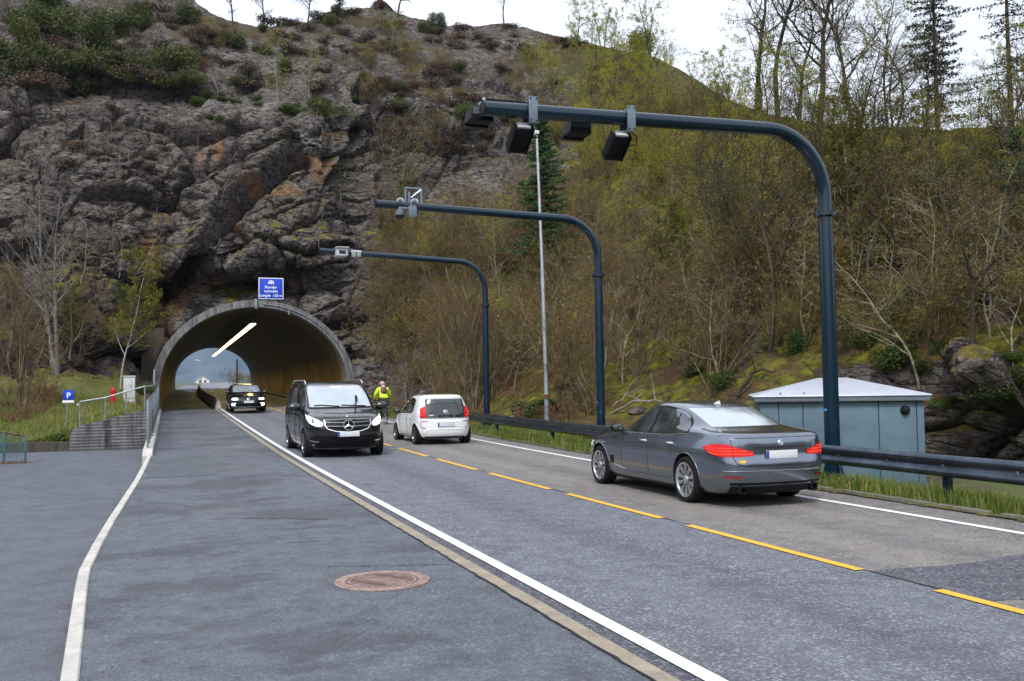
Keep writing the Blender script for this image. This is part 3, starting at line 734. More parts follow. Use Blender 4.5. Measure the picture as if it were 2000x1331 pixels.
def gantry(Y, zb, ztip, zel, xtip, r, rad, label):
    X = 11.1
    t = thing('toll_gantry', (X, Y, zb), label, 'gantry', 'bent steel toll gantries over the lanes')
    zj = 4.75-zb
    mb = MB(); mb.tube([(0, 0, .02), (0, 0, zj)], [r*1.06, r*1.0], 24); mb.build('pole', M_gantry, t, 50)
    mb = MB()
    mb.lathe([(r*1.02, zj-.05), (r*1.55, zj-.03), (r*1.55, zj+.03), (r*1.02, zj+.05)], 24)
    for k in range(8):
        a = k*math.pi/4; mb.tube([(r*1.35*math.cos(a), r*1.35*math.sin(a), zj-.05), (r*1.35*math.cos(a), r*1.35*math.sin(a), zj+.065)], .016, 6)
    mb.build('flange', M_gantry, t)
    pts = [(0, 0, zj), (0, 0, zel-zb-rad)]
    for k in range(1, 13):
        a = math.pi/2*k/12; pts.append((-rad+rad*math.cos(a), 0, zel-zb-rad+rad*math.sin(a)))
    L = X-xtip
    for k in range(1, 7): pts.append((-rad-(L-rad)*k/6, 0, zel-zb+(ztip-zel)*k/6))
    mb = MB(); mb.tube(pts, r*.92, 24); mb.build('arm', M_gantry, t, 50)
    mb = MB(); e = pts[-1]; mb.tube([(e[0]-.004, 0, e[2]), (e[0]+.02, 0, e[2])], r*.97, 24); mb.build('end_cap', M_dark, t)
    mb = MB(); mb.cbox(-.30, .30, -.30, .30, -.06, .0, .01)
    for k in range(4):
        M = Matrix.Rotation(k*math.pi/2, 4, 'Z'); vs = [M @ Vector(v) for v in ((r*.9, -.012, 0), (.26, -.012, 0), (r*.9, -.012, .5), (r*.9, .012, 0), (.26, .012, 0), (r*.9, .012, .5))]
        mb.add(vs, [(0, 1, 2), (5, 4, 3), (0, 3, 4, 1), (1, 4, 5, 2), (2, 5, 3, 0)])
        for sx_, sy_ in ((1, 1),):
            v = M @ Vector((.24, .24, 0)); mb.tube([(v.x, v.y, -.01), (v.x, v.y, .07)], .02, 6)
    mb.build('base_plate', M_gantry, t)
    mb = MB(); mb.box(-r*1.09, -r*1.07+.001, -.05, .03, 1.25, 1.29); mb.build('number_tag', simple('tag_blue', (.05, .25, .55), .5), t)
    return t
gantry(14.0, -.02, 6.13, 6.22, 4.63, .128, 1.15, 'nearest toll gantry, its dark blue arm carrying four black reader boxes')
gantry(23.6, .0, 6.42, 6.28, 4.92, .112, 1.05, 'middle toll gantry with a pair of white lamps near the arm tip')
gantry(33.5, .10, 6.60, 6.38, 4.97, .108, 1.05, 'farthest toll gantry with one grey camera box near the arm tip')

# reader boxes under the nearest arm
def clamp(x, z, t, s=1.):
    mb = MB(); mb.cbox(-.075*s, .075*s, -.165, -.135, -.24, .19, .012); mb.cbox(-.075*s, .075*s, .135, .165, -.24, .19, .012)
    for zz in (-.20, .16): mb.box(-.02, .02, -.15, .15, zz-.015, zz+.015)
    mb.build('clamp', M_gplate, t)
    mb = MB()
    for sx_ in (-.05, .05):
        for zz in (-.2, .155): mb = MB(); mb.tube([(sx_, -.185, zz), (sx_, -.165, zz)], .012, 6); mb.build('bolt', M_dark, t)
def big_reader(px, label):
    p = atY(px, 232, 14.0); t = thing('toll_reader', (p.x, 14.0, 6.16), label, 'toll reader', 'black reader boxes on the nearest gantry')
    clamp(0, 0, t)
    M = Matrix.Translation((-.09, .10, -.19)) @ Matrix.Rotation(math.radians(-38), 4, 'X') @ Matrix.Diagonal((.74, .68, .8, 1))
    mb = MB(); mb.cbox(-.20, .20, 0, .66, -.20, -.02, .03, M); mb.cbox(-.225, -.19, -.02, .70, -.23, .02, .012, M); mb.cbox(.19, .225, -.02, .70, -.23, .02, .012, M)
    mb.build('housing', M_black, t)
    mb = MB(); mb.cbox(-.15, .15, -.05, .03, -.16, -.02, .01, M); mb.build('end_panel', M_whitep, t)
    mb = MB(); mb.cbox(-.19, .19, .60, .69, -.215, -.19, .008, M); mb.box(-.12, .12, .63, .66, -.23, -.214, M); mb.build('lower_hood', M_dark, t)
    mb = MB(); mb.tube([(.04, 0, -.22), (.08, .02, -.30), (.02, .06, -.36), (-.06, .12, -.38)], .012, 6); mb.tube([(.06, .0, -.20), (.17, .0, -.28), (.17, .02, -.42), (.05, .05, -.42)], .012, 6); mb.build('cable', M_black, t)
    mb = MB(); mb.tube([(0, .1, -.22), (-.1, .2, -.42)], .018, 6); mb.tube([(.04, .1, -.2), (.02, .22, -.40)], .012, 6); mb.build('strut', M_galv, t)
big_reader(1035, 'big slanted black reader box under the nearest gantry arm, close to its tip')
big_reader(1225, 'big slanted black reader box under the nearest gantry arm, farther from its tip')
def small_reader(px, py, label):
    p = atY(px, py, 14.35); t = thing('toll_camera', p, label, 'toll camera', 'small camera boxes behind the nearest gantry arm')
    mb = MB(); pr = [(-.22, -.13), (-.17, .10), (.17, .10), (.20, -.13)]
    vs = [Vector((x*(1 if k else .94), (.18 if k else -.18), z)) for k in (0, 1) for x, z in pr]
    mb.add(vs, [(0, 3, 2, 1), (4, 5, 6, 7), (0, 1, 5, 4), (1, 2, 6, 5), (2, 3, 7, 6), (3, 0, 4, 7)]); mb.build('housing', M_black, t, bevel=.015)
    mb = MB(); mb.add([(-.15, -.184, .085), (.15, -.184, .085), (.185, -.186, -.03), (-.17, -.186, -.03)], [(0, 3, 2, 1)]); mb.build('back_panel', simple('lilac_grey_metal', (.09, .10, .14), .4, .3), t)
    mb = MB(); mb.tube([(0, -.05, .08), (0, -.25, .20)], .03, 8); mb.cbox(-.06, .06, -.24, -.12, .10, .16, .01); mb.build('bracket', M_bolt, t)
    mb = MB(); mb.cbox(-.19, .19, .12, .24, -.16, -.12, .01); mb.build('hood', M_dark, t)
small_reader(936, 226, 'small black camera box hung past the tip of the nearest gantry arm')
small_reader(1127, 251, 'small black camera box under the nearest gantry arm between the two big readers')
mb = MB(); mb.cbox(-.05, .75, .12, .18, .12, .18, .01, Matrix.Translation(atY(945, 208, 14.0)))
tag(mb.build('cable_tray', M_dark, None), 'dark cable tray along the back of the nearest gantry arm tip', 'cable tray')

# middle gantry gear
M_lampg = simple('lamp_glass', (.12, .13, .15), .1)
p = atY(793, 405, 23.6)
t = thing('traffic_lamp_rig', (p.x, 23.6, p.z), 'rig of two white lamps and a bracket frame on the middle gantry arm', 'lamp rig')
for dx in (-.17, .20):
    mb = MB(); mb.ball((dx, -.10, .13), .088, 12, (1.1, 1.2, .95)); mb.cbox(dx-.05, dx+.13, -.02, .12, .03, .13, .01); lo = mb.build('lamp', M_cabgrey, t)
    mb = MB(); mb.ball((dx-.02, -.17, .13), .066, 10, (1, .7, 1)); mb.build('lens', M_lampg, lo)
mb = MB()
for a, b in (((.0, .05, .1), (.0, .05, .50)), ((.0, .05, .50), (.42, .05, .50)), ((.42, .05, .50), (.42, .05, .05)), ((.42, .05, .48), (.15, .05, .25)), ((.10, .05, .40), (.10, .05, -.1)), ((.1, -.14, -.28), (.1, -.14, .1)), ((.18, -.14, -.28), (.18, -.14, .1))): mb.tube([a, b], .032, 6)
mb.cbox(.03, .24, -.17, -.12, -.25, .0, .01); mb.build('bracket', M_gplate, t)
p2 = atY(779, 421, 23.6)
t = thing('dome_camera', (p2.x, 23.5, p2.z+.12), 'black dome camera hanging under the middle gantry arm', 'camera')
mb = MB(); mb.ball((0, 0, -.14), .105, 12); mb.build('dome', M_glassd, t)
mb = MB(); mb.lathe([(.115, -.13), (.12, -.02), (.05, .02), (.03, .06)], 16); mb.cbox(-.03, .32, -.03, .03, .03, .08, .01); mb.build('mount', M_gplate, t)
p = atY(665, 494, 33.5)
t = thing('camera_housing', (p.x, 33.4, p.z), 'pale grey weatherproof camera box on the farthest gantry arm', 'camera')
mb = MB(); mb.cbox(-.20, .20, -.30, .35, -.16, .12, .03); mb.build('housing', M_cabgrey, t)
mb = MB(); mb.cbox(-.23, .23, -.38, .40, .12, .15, .01); mb.build('sun_shield', M_cabgrey, t)
mb = MB(); mb.cbox(-.12, .12, -.31, -.29, -.09, .03, .01); mb.build('window', M_glassd, t)
mb = MB(); mb.tube([(-.02, .1, .17), (.75, .1, .08)], .02, 6); mb.build('shield_bar', M_gplate, t)
for dx, s_ in ((28, 'left'), (38, 'right')):
    p = atY(665+dx-4, 499, 33.5)
    t = thing('flash_lamp', (p.x, 33.35, p.z+.03), 'small glass flash lamp on the farthest gantry arm, the %s of the pair' % s_, 'flash lamp', 'flash lamps on the farthest gantry')
    mb = MB(); mb.cbox(-.09, .09, -.06, .06, .05, .12, .01); mb.build('cap', M_cabgrey, t)
    mb = MB(); mb.cbox(-.075, .075, -.055, .055, -.12, .05, .015); mb.build('glass', simple('flash_glass', (.25, .28, .26), .12), t)

# guardrail
t = thing('guardrail', (10.2, 10.5, 0), 'long dark steel guardrail beside the far lane', 'guardrail')
prof = [(.03, .705), (-.03, .708), (-.055, .69), (-.078, .655), (-.078, .63), (-.025, .585), (-.012, .555), (-.025, .525), (-.078, .48), (-.078, .455), (-.055, .42), (-.03, .405), (.0, .402)]
ys3 = [-8, -4, 0, 4, 8, 12, 16, 20, 24, 28, 32, 36, 40, 44, 48, 52, 56, 58.5]
mb = MB(); k = len(prof); off = [(-x if i else 0) for i, x in enumerate(ys3)]
vs = [(x, y_-10.5, zr(y_)+z) for y_ in ys3 for x, z in prof]; vs2 = [(x+.006, y_-10.5, zr(y_)+z-.004) for y_ in ys3 for x, z in prof]
mb.add(vs, [(i*k+j, (i+1)*k+j, (i+1)*k+j+1, i*k+j+1) for i in range(len(ys3)-1) for j in range(k-1)])
mb.add(vs2, [(i*k+j, i*k+j+1, (i+1)*k+j+1, (i+1)*k+j) for i in range(len(ys3)-1) for j in range(k-1)])
mb.build('beam', M_rail, t, 60)
y_ = 10.5-4.85*3
while y_ < 58:
    mb = MB(); mb.box(.012, .022, -.05, .05, -.35, .66); mb.box(.022, .10, -.05, -.042, -.35, .66); mb.box(.022, .10, .042, .05, -.35, .66); mb.cbox(-.0, .03, -.05, .05, .50, .61, .004)
    o = mb.build('post', M_gantry, t); o.location = (0, y_-10.5, zr(y_))
    y_ += 4.85
mb = MB(); mb.cbox(-.008, .008, -.02, .02, -.018, .018, .004); b0 = mb.build('bolt', M_bolt, t); first = True
y_ = 10.5-4.85*2
while y_ < 56:
    for dy in (0, 1.1, 2.2, 3.6):
        o = b0 if first else b0.copy()
        if not first: COL.objects.link(o)
        first = False; o.location = (-.020, y_-10.5+dy, zr(y_)+.555)
    y_ += 4.85

# street light
t = thing('street_light', (12.5, 31, -.25), 'tall galvanised street light behind the guardrail, its head over the road', 'street light')
mb = MB(); mb.tube([(0, 0, 0), (0, .02, 1.6)], [.098, .095], 16); mb.build('base_sleeve', M_galv, t)
mb = MB(); mb.tube([(0, 0.02, 1.6), (-.01, .2, 6.2)], [.082, .072], 14); mb.tube([(-.01, .2, 6.2), (-.02, .5, 11.05)], [.060, .042], 14); mb.build('pole', simple('pole_zinc', (.40, .42, .44), .4, .6, .15, 3), t, 50)
mb = MB(); mb.lathe([(.101, 1.52), (.104, 1.54), (.104, 1.66), (.085, 1.68)], 16); mb.build('rust_collar', simple('rust_band', (.16, .07, .035), .9, .1, .3), t)
mb = MB(); mb.tube([(-.02, .5, 11.02), (-.12, .5, 11.08), (-.35, .5, 11.08)], .035, 8); mb.cbox(-.62, .04, .36, .64, 11.03, 11.17, .035); mb.build('lamp_head', M_whitep, t)
mb = MB(); mb.cbox(-.58, -.1, .40, .60, 10.99, 11.035, .015); mb.build('diffuser', simple('lamp_diffuser', (.5, .52, .5), .2), t)

# hut
hc = Vector((0, 0, CH))+ray(1483, 785)*21
hut = thing('equipment_hut', (hc.x, hc.y, -.62), 'low grey-blue metal hut with a pale hipped roof behind the guardrail', 'hut', rz=-YAW-.20)
HW, HD, HH = 3.42, 2.3, 1.93
M_hut = simple('hut_panel_paint', (.105, .165, .21), .5, .0, .12, 1.6, spec=.3); M_hroof = simple('hut_roof_metal', (.50, .54, .62), .35, .25, .08, 2); M_seam = simple('hut_seam', (.03, .06, .08), .5)
fs_ = [0, .41, .92, 1.43, 2.49, 3.26, 3.42]
for a, b in zip(fs_[:-1], fs_[1:]):
    mb = MB(); mb.cbox(a+.010, b-.010, 0, .05, 0, HH, .006); mb.build('wall_panel', M_hut, hut)
for x0 in (0, HW-.05):
    mb = MB(); mb.cbox(x0, x0+.05, .052, HD, 0, HH, .006); mb.build('wall_panel', M_hut, hut)
mb = MB(); mb.box(.03, HW-.03, .03, HD-.03, .02, HH-.01); mb.build('frame', M_seam, hut)
mb = MB(); mb.cbox(-.11, HW+.11, -.11, HD+.11, HH+.003, HH+.10, .01); mb.build('fascia', simple('fascia_metal', (.16, .19, .23), .4, .3), hut)
mb = MB(); a, b = -.14, HW+.14; c_, d_ = -.14, HD+.14; z0, z1 = HH+.103, HH+.52
mb.add([(a, c_, z0), (b, c_, z0), (b, d_, z0), (a, d_, z0), (HW*.5-.30, HD*.5-.12, z1), (HW*.5+.30, HD*.5-.12, z1), (HW*.5+.30, HD*.5+.12, z1), (HW*.5-.30, HD*.5+.12, z1), (a, c_, z0+.035), (b, c_, z0+.035), (b, d_, z0+.035), (a, d_, z0+.035)],
   [(0, 1, 9, 8), (1, 2, 10, 9), (2, 3, 11, 10), (3, 0, 8, 11), (8, 9, 5, 4), (9, 10, 6, 5), (10, 11, 7, 6), (11, 8, 4, 7), (4, 5, 6, 7), (0, 3, 2, 1)])
mb.build('roof', M_hroof, hut, 20, bevel=.012)
for x in (.45, .95): mb = MB(); mb.tube([(x, -.05, z0+.04), (x, -.05, z0+.11)], .012, 6); mb.build('roof_hook', M_dark, hut)
mb = MB(); mb.lathe([(.10, 0), (.10, .04), (.07, .09), (.0, .11)], 20, Matrix.Translation((3.03, -.0, HH-.20)) @ Matrix.Rotation(math.pi/2, 4, 'X')); mb.build('vent', M_dark, hut)

# ---- walls, railings, fence on the left
def wallpx(name, pts, Y, thick, mat, label, cat):
    top = [atY(a, b, Y) for a, b in pts]; mb = MB(); n = len(top)
    vs = [(p.x, Y, -.3) for p in top]+[(p.x, Y, p.z) for p in top]+[(p.x, Y+thick, -.3) for p in top]+[(p.x, Y+thick, p.z) for p in top]
    fs = []
    for i in range(n-1): fs += [(i, i+1, n+i+1, n+i), (n+i, n+i+1, 3*n+i+1, 3*n+i), (2*n+i+1, 2*n+i, 3*n+i, 3*n+i+1)]
    fs += [(0, n, 3*n, 2*n), (n-1, 3*n-1, 4*n-1, 2*n-1)]
    mb.add(vs, fs); return tag(mb.build(name, mat, smooth=30), label, cat)
g = NT('board_marked_concrete'); P = g.coord(); sx = g.n('SeparateXYZ'); g.set(sx.inputs[0], g.n('NewGeometry').outputs['Position'])
brd = g.math('SINE', g.math('MULTIPLY', g.math('ADD', sx.outputs[2], g.rng(g.noise(2, 3), 0, 1, -.02, .02)), 62.8))
V = g.coord(scale=(2.2, 2.2, .25)); H = g.coord(scale=(.5, .5, 6))
c_ = g.mix(g.rng(g.noise(1.6, 5, .65, V), .4, .62), (.17, .17, .175), (.035, .035, .038)); c_ = g.mix(g.rng(g.noise(3, 5, .7, H), .52, .66, 0, .6), c_, (.26, .26, .26)); c_ = g.mix(g.rng(brd, .75, 1, 0, .45), c_, (.03, .03, .03))
g.fin(c_, .9, 0, .25); g.bump(g.math('ADD', brd, g.noise(9, 5, .7, P)), .5, .012); M_board = g.m
wallpx('retaining_wall', [(134, 878), (135, 862), (138, 846), (145, 837), (156, 832), (180, 825.5), (200, 821), (225, 815), (247, 809), (270, 804), (285, 801), (298, 799.5)], 33.55, .25, M_board, 'stained board-marked concrete retaining wall below the grass bank', 'retaining wall')
wallpx('low_wall', [(-260, 868), (-60, 867), (52, 865), (90, 864), (134, 864)], 33.60, .25, concrete('dark_stone_wall', (.09, .075, .06), (.02, .02, .018), .8, 3, .05, .5), 'low dark mossy stone wall at the back of the yard', 'low wall')

t = thing('railing', (-2, 33.7, .8), 'thin grey pipe railing on top of the retaining wall', 'railing')
tops = []
for px, y1, y2 in ((156, 785, 833), (206, 777, 822), (246, 765, 812), (283, 755, 803)):
    a = atY(px, y1, 33.7); b = atY(px, y2, 33.7); mb = MB(); mb.tube([b-t.location, a-t.location], .026, 8); mb.build('post', M_galv, t); tops.append(a)
e = atY(320, 756, 34.4); e.x = -.5
mb = MB(); mb.tube([p-t.location for p in tops]+[Vector((-.50, 33.9, tops[-1].z+.02))-t.location], .022, 8); mb.build('top_rail', M_galv, t)
mb = MB(); mb.ball(atY(152, 791, 33.7)-t.location, .035, 8); mb.build('end_knob', M_whitep, t)

t = thing('mesh_fence', (-.53, 27.9, zr(28)), 'teal wire mesh fence on the raised edge of the footway', 'fence')
py_list = [27.9+2.05*i for i in range(16)]
def ftop(y_): return zr(y_)+1.44-(.05 if y_ > 50 else 0)
for y_ in py_list:
    mb = MB(); mb.cbox(-.03, .03, -.03, .03, 0, 1.30, .006); o = mb.build('post', M_galv, t); o.location = (0, y_-27.9, zr(y_)+.14-t.location.z)
mb = MB(); mb.tube([(0, y_-27.9, ftop(y_)-t.location.z) for y_ in py_list], .024, 8); mb.build('top_rail', M_galv, t)
mb = MB(); y_ = 27.95
while y_ < 58.6:
    z0 = zr(y_)-t.location.z; mb.box(-.004, .004, y_-27.9-.004, y_-27.9+.004, z0+.18, z0+1.40); y_ += .075
for h in [.2+.15*i for i in range(9)]:
    for a, b in zip(py_list[:-1], py_list[1:]): mb.tube([(0, a-27.9, zr(a)+h-t.location.z), (0, b-27.9, zr(b)+h-t.location.z)], .005, 4, cap=False)
mb.build('wire_mesh', M_tealm, t)

# second mesh fence at the yard's left edge
Yf = 28.6
t = thing('mesh_fence', (-4.6, Yf, -.12), 'teal mesh fence panel at the far left edge of the yard', 'fence')
def fl(px, py): 
    p = atY(px, py, Yf); return Vector((p.x, Yf, p.z))-t.location
xs4 = [-360, -240, -140, -60, 8, 50]
tp = [fl(a, 845+(a)*.14) for a in xs4]
for p in tp:
    mb = MB(); mb.cbox(-.025, .025, -.025, .025, 0, p.z, .005); o = mb.build('post', M_tealm, t); o.location = (p.x, 0, 0)
mb = MB(); mb.tube(tp, .022, 8); mb.build('top_rail', M_rustst, t)
mb = MB(); x = tp[0].x
while x < tp[-1].x:
    h = tp[0].z+(tp[-1].z-tp[0].z)*(x-tp[0].x)/(tp[-1].x-tp[0].x); mb.box(x-.006, x+.006, -.004, .004, .02, h); x += .05
for h in (.05, .2, .35, .5): mb.box(tp[0].x, tp[-1].x, -.007, .003, h, h+.009)
mb.build('wire_mesh', M_tealm, t)
rs = random.Random(4); mb = MB()
for i in range(46):
    x = tp[0].x+(tp[-1].x+.1-tp[0].x)*i/45; mb.ball((x, -.06+rs.uniform(-.03, .03), .0), rs.uniform(.05, .09), 6, (1.2, .8, .8))
mb.build('stone_base', M_rustst, t)

# parking sign, hydrant, cabinet
def label_text(name, body, size, mat, parent, loc, rot=(math.pi/2, 0, 0), align='CENTER', bold=.0):
    cu = bpy.data.curves.new(name, 'FONT'); cu.body = body; cu.size = size; cu.align_x = align; cu.extrude = .002; cu.offset = bold; cu.materials.append(mat)
    o = bpy.data.objects.new(name, cu); COL.objects.link(o); o.location = loc; o.rotation_euler = rot
    bpy.context.view_layer.update()
    me = bpy.data.meshes.new_from_object(o.evaluated_get(bpy.context.evaluated_depsgraph_get())); bpy.data.objects.remove(o)
    o = bpy.data.objects.new(name, me); COL.objects.link(o); o.location = loc; o.rotation_euler = rot; o.parent = parent; return o
b = atY(128, 846, 36); a = atY(134, 774, 36)
t = thing('parking_sign', (b.x, 36, b.z-.15), 'small blue parking sign reading P on a thin leaning post', 'sign')
mb = MB(); mb.tube([(0, 0, 0), (a.x-b.x, 0, a.z-b.z+.25)], .022, 8); mb.build('post', M_galv, t)
dx = a.x-b.x; zc = a.z-b.z+.20
mb = MB(); mb.cbox(dx-.165, dx+.165, -.035, -.022, zc-.17, zc+.155, .004); mb.build('sign_plate', M_blue, t)
mb = MB(); mb.cbox(dx-.19, dx+.17, -.035, -.022, zc-.285, zc-.20, .004); mb.build('sub_plate', M_signw, t)
label_text('letter', 'P', .26, M_signw, t, (dx+.0, -.038, zc-.11), bold=.006)
p = atY(221, 796, 43.5); z_ = drop(p.x, 43.5) if drop(p.x, 43.5) else p.z
t = thing('fire_hydrant', (p.x, 43.5, p.z-.02), 'slim bright red hydrant post standing on the grass bank', 'hydrant')
mb = MB(); mb.lathe([(.12, -.3), (.12, .06), (.092, .08), (.092, .60)], 16); mb.build('body', M_redp, t)
mb = MB(); mb.lathe([(.095, .60), (.108, .63), (.108, .76), (.08, .84), (.0, .87)], 16); mb.tube([(-.115, 0, .68), (.115, 0, .68)], .035, 8); mb.build('cap', M_redp, t)
p = atY(252, 789, 44.0)
t = thing('utility_cabinet', (p.x, 44.0, p.z-.05), 'tall pale grey electrical cabinet on the bank beside the portal', 'cabinet')
mb = MB(); mb.cbox(-.20, .24, -.12, .22, .0, .26, .01); mb.build('plinth', M_cabgrey, t)
mb = MB(); mb.cbox(-.22, .10, -.14, .22, .27, 1.20, .008); mb.build('door', M_cabgrey, t)
mb = MB(); mb.cbox(.104, .24, -.14, .22, .27, 1.20, .008); mb.build('side_door', M_cabgrey, t)
mb = MB(); mb.cbox(-.25, .27, -.17, .25, 1.20, 1.25, .012); mb.build('top_cover', M_cabgrey, t)
mb = MB(); mb.cbox(.07, .085, -.152, -.14, .72, .86, .002); mb.build('lock', M_dark, t)

# wing walls of the portal
mb = MB(); 
def slab(pts, y0, y1):
    n = len(pts); mb.add([(x, y0, z) for x, z in pts]+[(x, y1, z) for x, z in pts], [tuple(range(n)), tuple(range(2*n-1, n-1, -1))]+[(i, n+i, n+(i+1) % n, (i+1) % n) for i in range(n)])
slab([(10.95, -.3), (10.95, 3.1), (11.6, 3.2), (12.2, 2.9), (13.0, 2.2), (13.1, -.3)], 59.5, 60.1)
tag(mb.build('wing_wall', M_ring, smooth=30), 'streaked grey concrete wing wall right of the tunnel mouth', 'wall')
mb = MB(); slab([(-1.5, .5), (-1.5, 5.35), (-.25, 5.5), (-.25, 4.9), (-.75, 3.4), (-.98, .5)], 59.7, 60.6)
tag(mb.build('wing_wall', concrete('rust_stained_concrete', (.075, .055, .042), (.028, .020, .015), .6, 2, .03), smooth=30), 'rust-brown concrete block wedged between cliff and left side of the arch', 'wall')

# tunnel name sign and the bits on the arch
p0 = atY(505, 586, 59.9); p1 = atY(553.5, 549, 59.9); sw = p1.x-p0.x; shh = 1.32
t = thing('tunnel_sign', ((p0.x+p1.x)/2, 59.9, p0.z+.05), 'blue sign with white lettering above the crown of the tunnel arch', 'sign')
mb = MB(); mb.cbox(-sw/2, sw/2, -.02, .02, 0, shh, .01); mb.build('border', M_signw, t)
mb = MB(); mb.cbox(-sw/2+.045, sw/2-.045, -.026, -.018, .045, shh-.045, .003); mb.build('panel', M_blue, t)
label_text('lettering', 'Florvåg-', .235, M_signw, t, (0.0, -.03, .66), bold=.004)
label_text('lettering', 'tunnelen', .235, M_signw, t, (0.0, -.03, .42), bold=.004)
label_text('lettering', 'Lengde  120 m', .225, M_signw, t, (0.0, -.03, .15), bold=.004)
mb = MB(); n = 16
def arc_ring(ro, ri, base, y_):
    vs = [(-ro, y_, base)]+[(ro*math.cos(math.pi*(1-i/n)), y_, base+.06+ro*math.sin(math.pi*(1-i/n))) for i in range(n+1)]+[(ro, y_, base)]
    vi = [(-ri, y_, base)]+[(ri*math.cos(math.pi*(1-i/n)), y_, base+.06+ri*math.sin(math.pi*(1-i/n))) for i in range(n+1)]+[(ri, y_, base)]
    k = len(vs); mb.add(vs+vi, [(i, i+1, k+i+1, k+i) for i in range(k-1)])
arc_ring(.175, .125, .94, -.031); arc_ring(.095, .001, .94, -.031)
mb.build('tunnel_symbol', M_signw, t, 0)
mb = MB(); mb.tube([(-.3, .06, -.5), (-.3, .06, .3)], .03, 8); mb.tube([(.3, .06, -.5), (.3, .06, .3)], .03, 8); mb.build('bracket', M_galv, t)
mb = MB(); q = atY(500, 594, 59.2); mb.cbox(q.x-.07, q.x+.07, 59.12, 59.28, q.z-.30, q.z+.30, .02)
tag(mb.build('junction_box', M_galv), 'grey upright box fixed to the crown of the arch left of the tunnel sign', 'box')
mb = MB(); pts = []
for i in range(26):
    a = math.radians(86-i*3.3); pts.append((TC+5.72*math.cos(a), 59.25, TSP+5.1*math.sin(a)))
pts += [(TC+5.76, 59.25, 1.2), (TC+5.76, 59.25, .6)]
mb.tube(pts, .028, 6); q = pts[5]; mb.tube([q, (q[0]-.1, 59.0, q[2]-.05), (q[0]-.12, 59.0, q[2]-.35)], .035, 6)
tag(mb.build('conduit', M_galv), 'thin grey conduit following the right half of the arch face', 'conduit')
mb = MB(); mb.tube([(-.78, 59.2, .6), (-.78, 59.2, 3.0)], .05, 8); tag(mb.build('marker_post', M_whitep), 'thin white post standing at the left foot of the arch', 'post')

# manhole
t = thing('manhole_cover', (1.84, 8.66, .004), 'round reddish cast iron manhole cover set in the footway', 'manhole cover')
g = NT('cast_iron'); n = g.noise(9, 5, .7); g.fin(g.mix(g.rng(n, .35, .65), (.19, .125, .105), (.36, .26, .235)), .7, .15); g.bump(g.noise(60, 4), .4, .004); M_iron = g.m
g = NT('cast_iron_hollows'); g.fin((.045, .026, .022), .85); M_ironh = g.m
R0 = .435
mb = MB(); mb.lathe([(R0, 0), (R0-.003, .010), (R0-.095, .010), (R0-.10, .002)], 56)
for k in range(46):
    a = 2*math.pi*k/46; M = Matrix.Rotation(a, 4, 'Z'); mb.box(R0-.062, R0-.025, -.006, .006, .009, .014, M)
mb.v = mb.v; mb.build('frame', M_iron, t)
mb = MB(); mb.lathe([(R0-.10, .002), (R0-.102, .009), (.0, .009)], 56); mb.build('cover', M_iron, t)
rr = R0-.115
mb = MB(); mb.tube([(rr*math.cos(a), rr*math.sin(a), .0095) for a in [2*math.pi*k/48 for k in range(49)]], .006, 4, cap=False, flat=.4); mb.build('rim_groove', M_ironh, t)
rr -= .02; ins = lambda x, y: x*x+y*y < rr*rr
mb = MB()
def groove(fn, a0, a1, n, w=.0048):
    run = []
    for i in range(n+1):
        x, y = fn(a0+(a1-a0)*i/n)
        if ins(x, y): run.append((x, y, .0095))
        else:
            if len(run) > 1: mb.tube(run, w, 4, flat=.4)
            run = []
    if len(run) > 1: mb.tube(run, w, 4, flat=.4)
for q in range(-9, 10):
    groove(lambda u_: (u_, q*.036+.030*math.sin(u_*16+.4*q)), -rr, rr, 60)
for q in range(-9, 10):
    for k in range(-5, 6):
        x0 = k*.062+(q % 2)*.031
        if k*q > 2 or k*q < -14: groove(lambda u_: (x0+.006*u_, q*.036+.030*math.sin(x0*16+.4*q)+u_*.034), 0, 1, 4, .0042)
mb.build('grooves', M_ironh, t)
# ---- things seen through the far end of the tunnel
M_wood = simple('house_white', (.7, .7, .68), .7); M_roofd = simple('house_roof', (.4, .42, .45), .7)
p = atY(396, 742, 330); t = thing('house', (p.x, 330, zr(260)-.1), 'tiny white gabled house seen through the far tunnel mouth', 'house')
w_, h_ = 2.1, 1.7
mb = MB(); mb.add([(-w_, 0, 0), (w_, 0, 0), (w_, 0, h_), (0, 0, h_+1.3), (-w_, 0, h_), (-w_, 8, 0), (w_, 8, 0), (w_, 8, h_), (0, 8, h_+1.3), (-w_, 8, h_)], [(0, 1, 2, 3, 4), (9, 8, 7, 6, 5), (1, 6, 7, 2), (0, 4, 9, 5)]); mb.build('wall', M_wood, t, 0)
mb = MB(); mb.add([(-w_-.3, -.3, h_-.15), (0, -.3, h_+1.4), (w_+.3, -.3, h_-.15), (-w_-.3, 8.3, h_-.15), (0, 8.3, h_+1.4), (w_+.3, 8.3, h_-.15)], [(0, 1, 4, 3), (1, 2, 5, 4)]); mb.build('roof', M_roofd, t, 0, solid=.15)
for x in (-1.2, .5):
    mb = MB(); mb.box(x, x+.6, -.04, 0, .7, 1.4); mb.build('window', M_glassd, t)
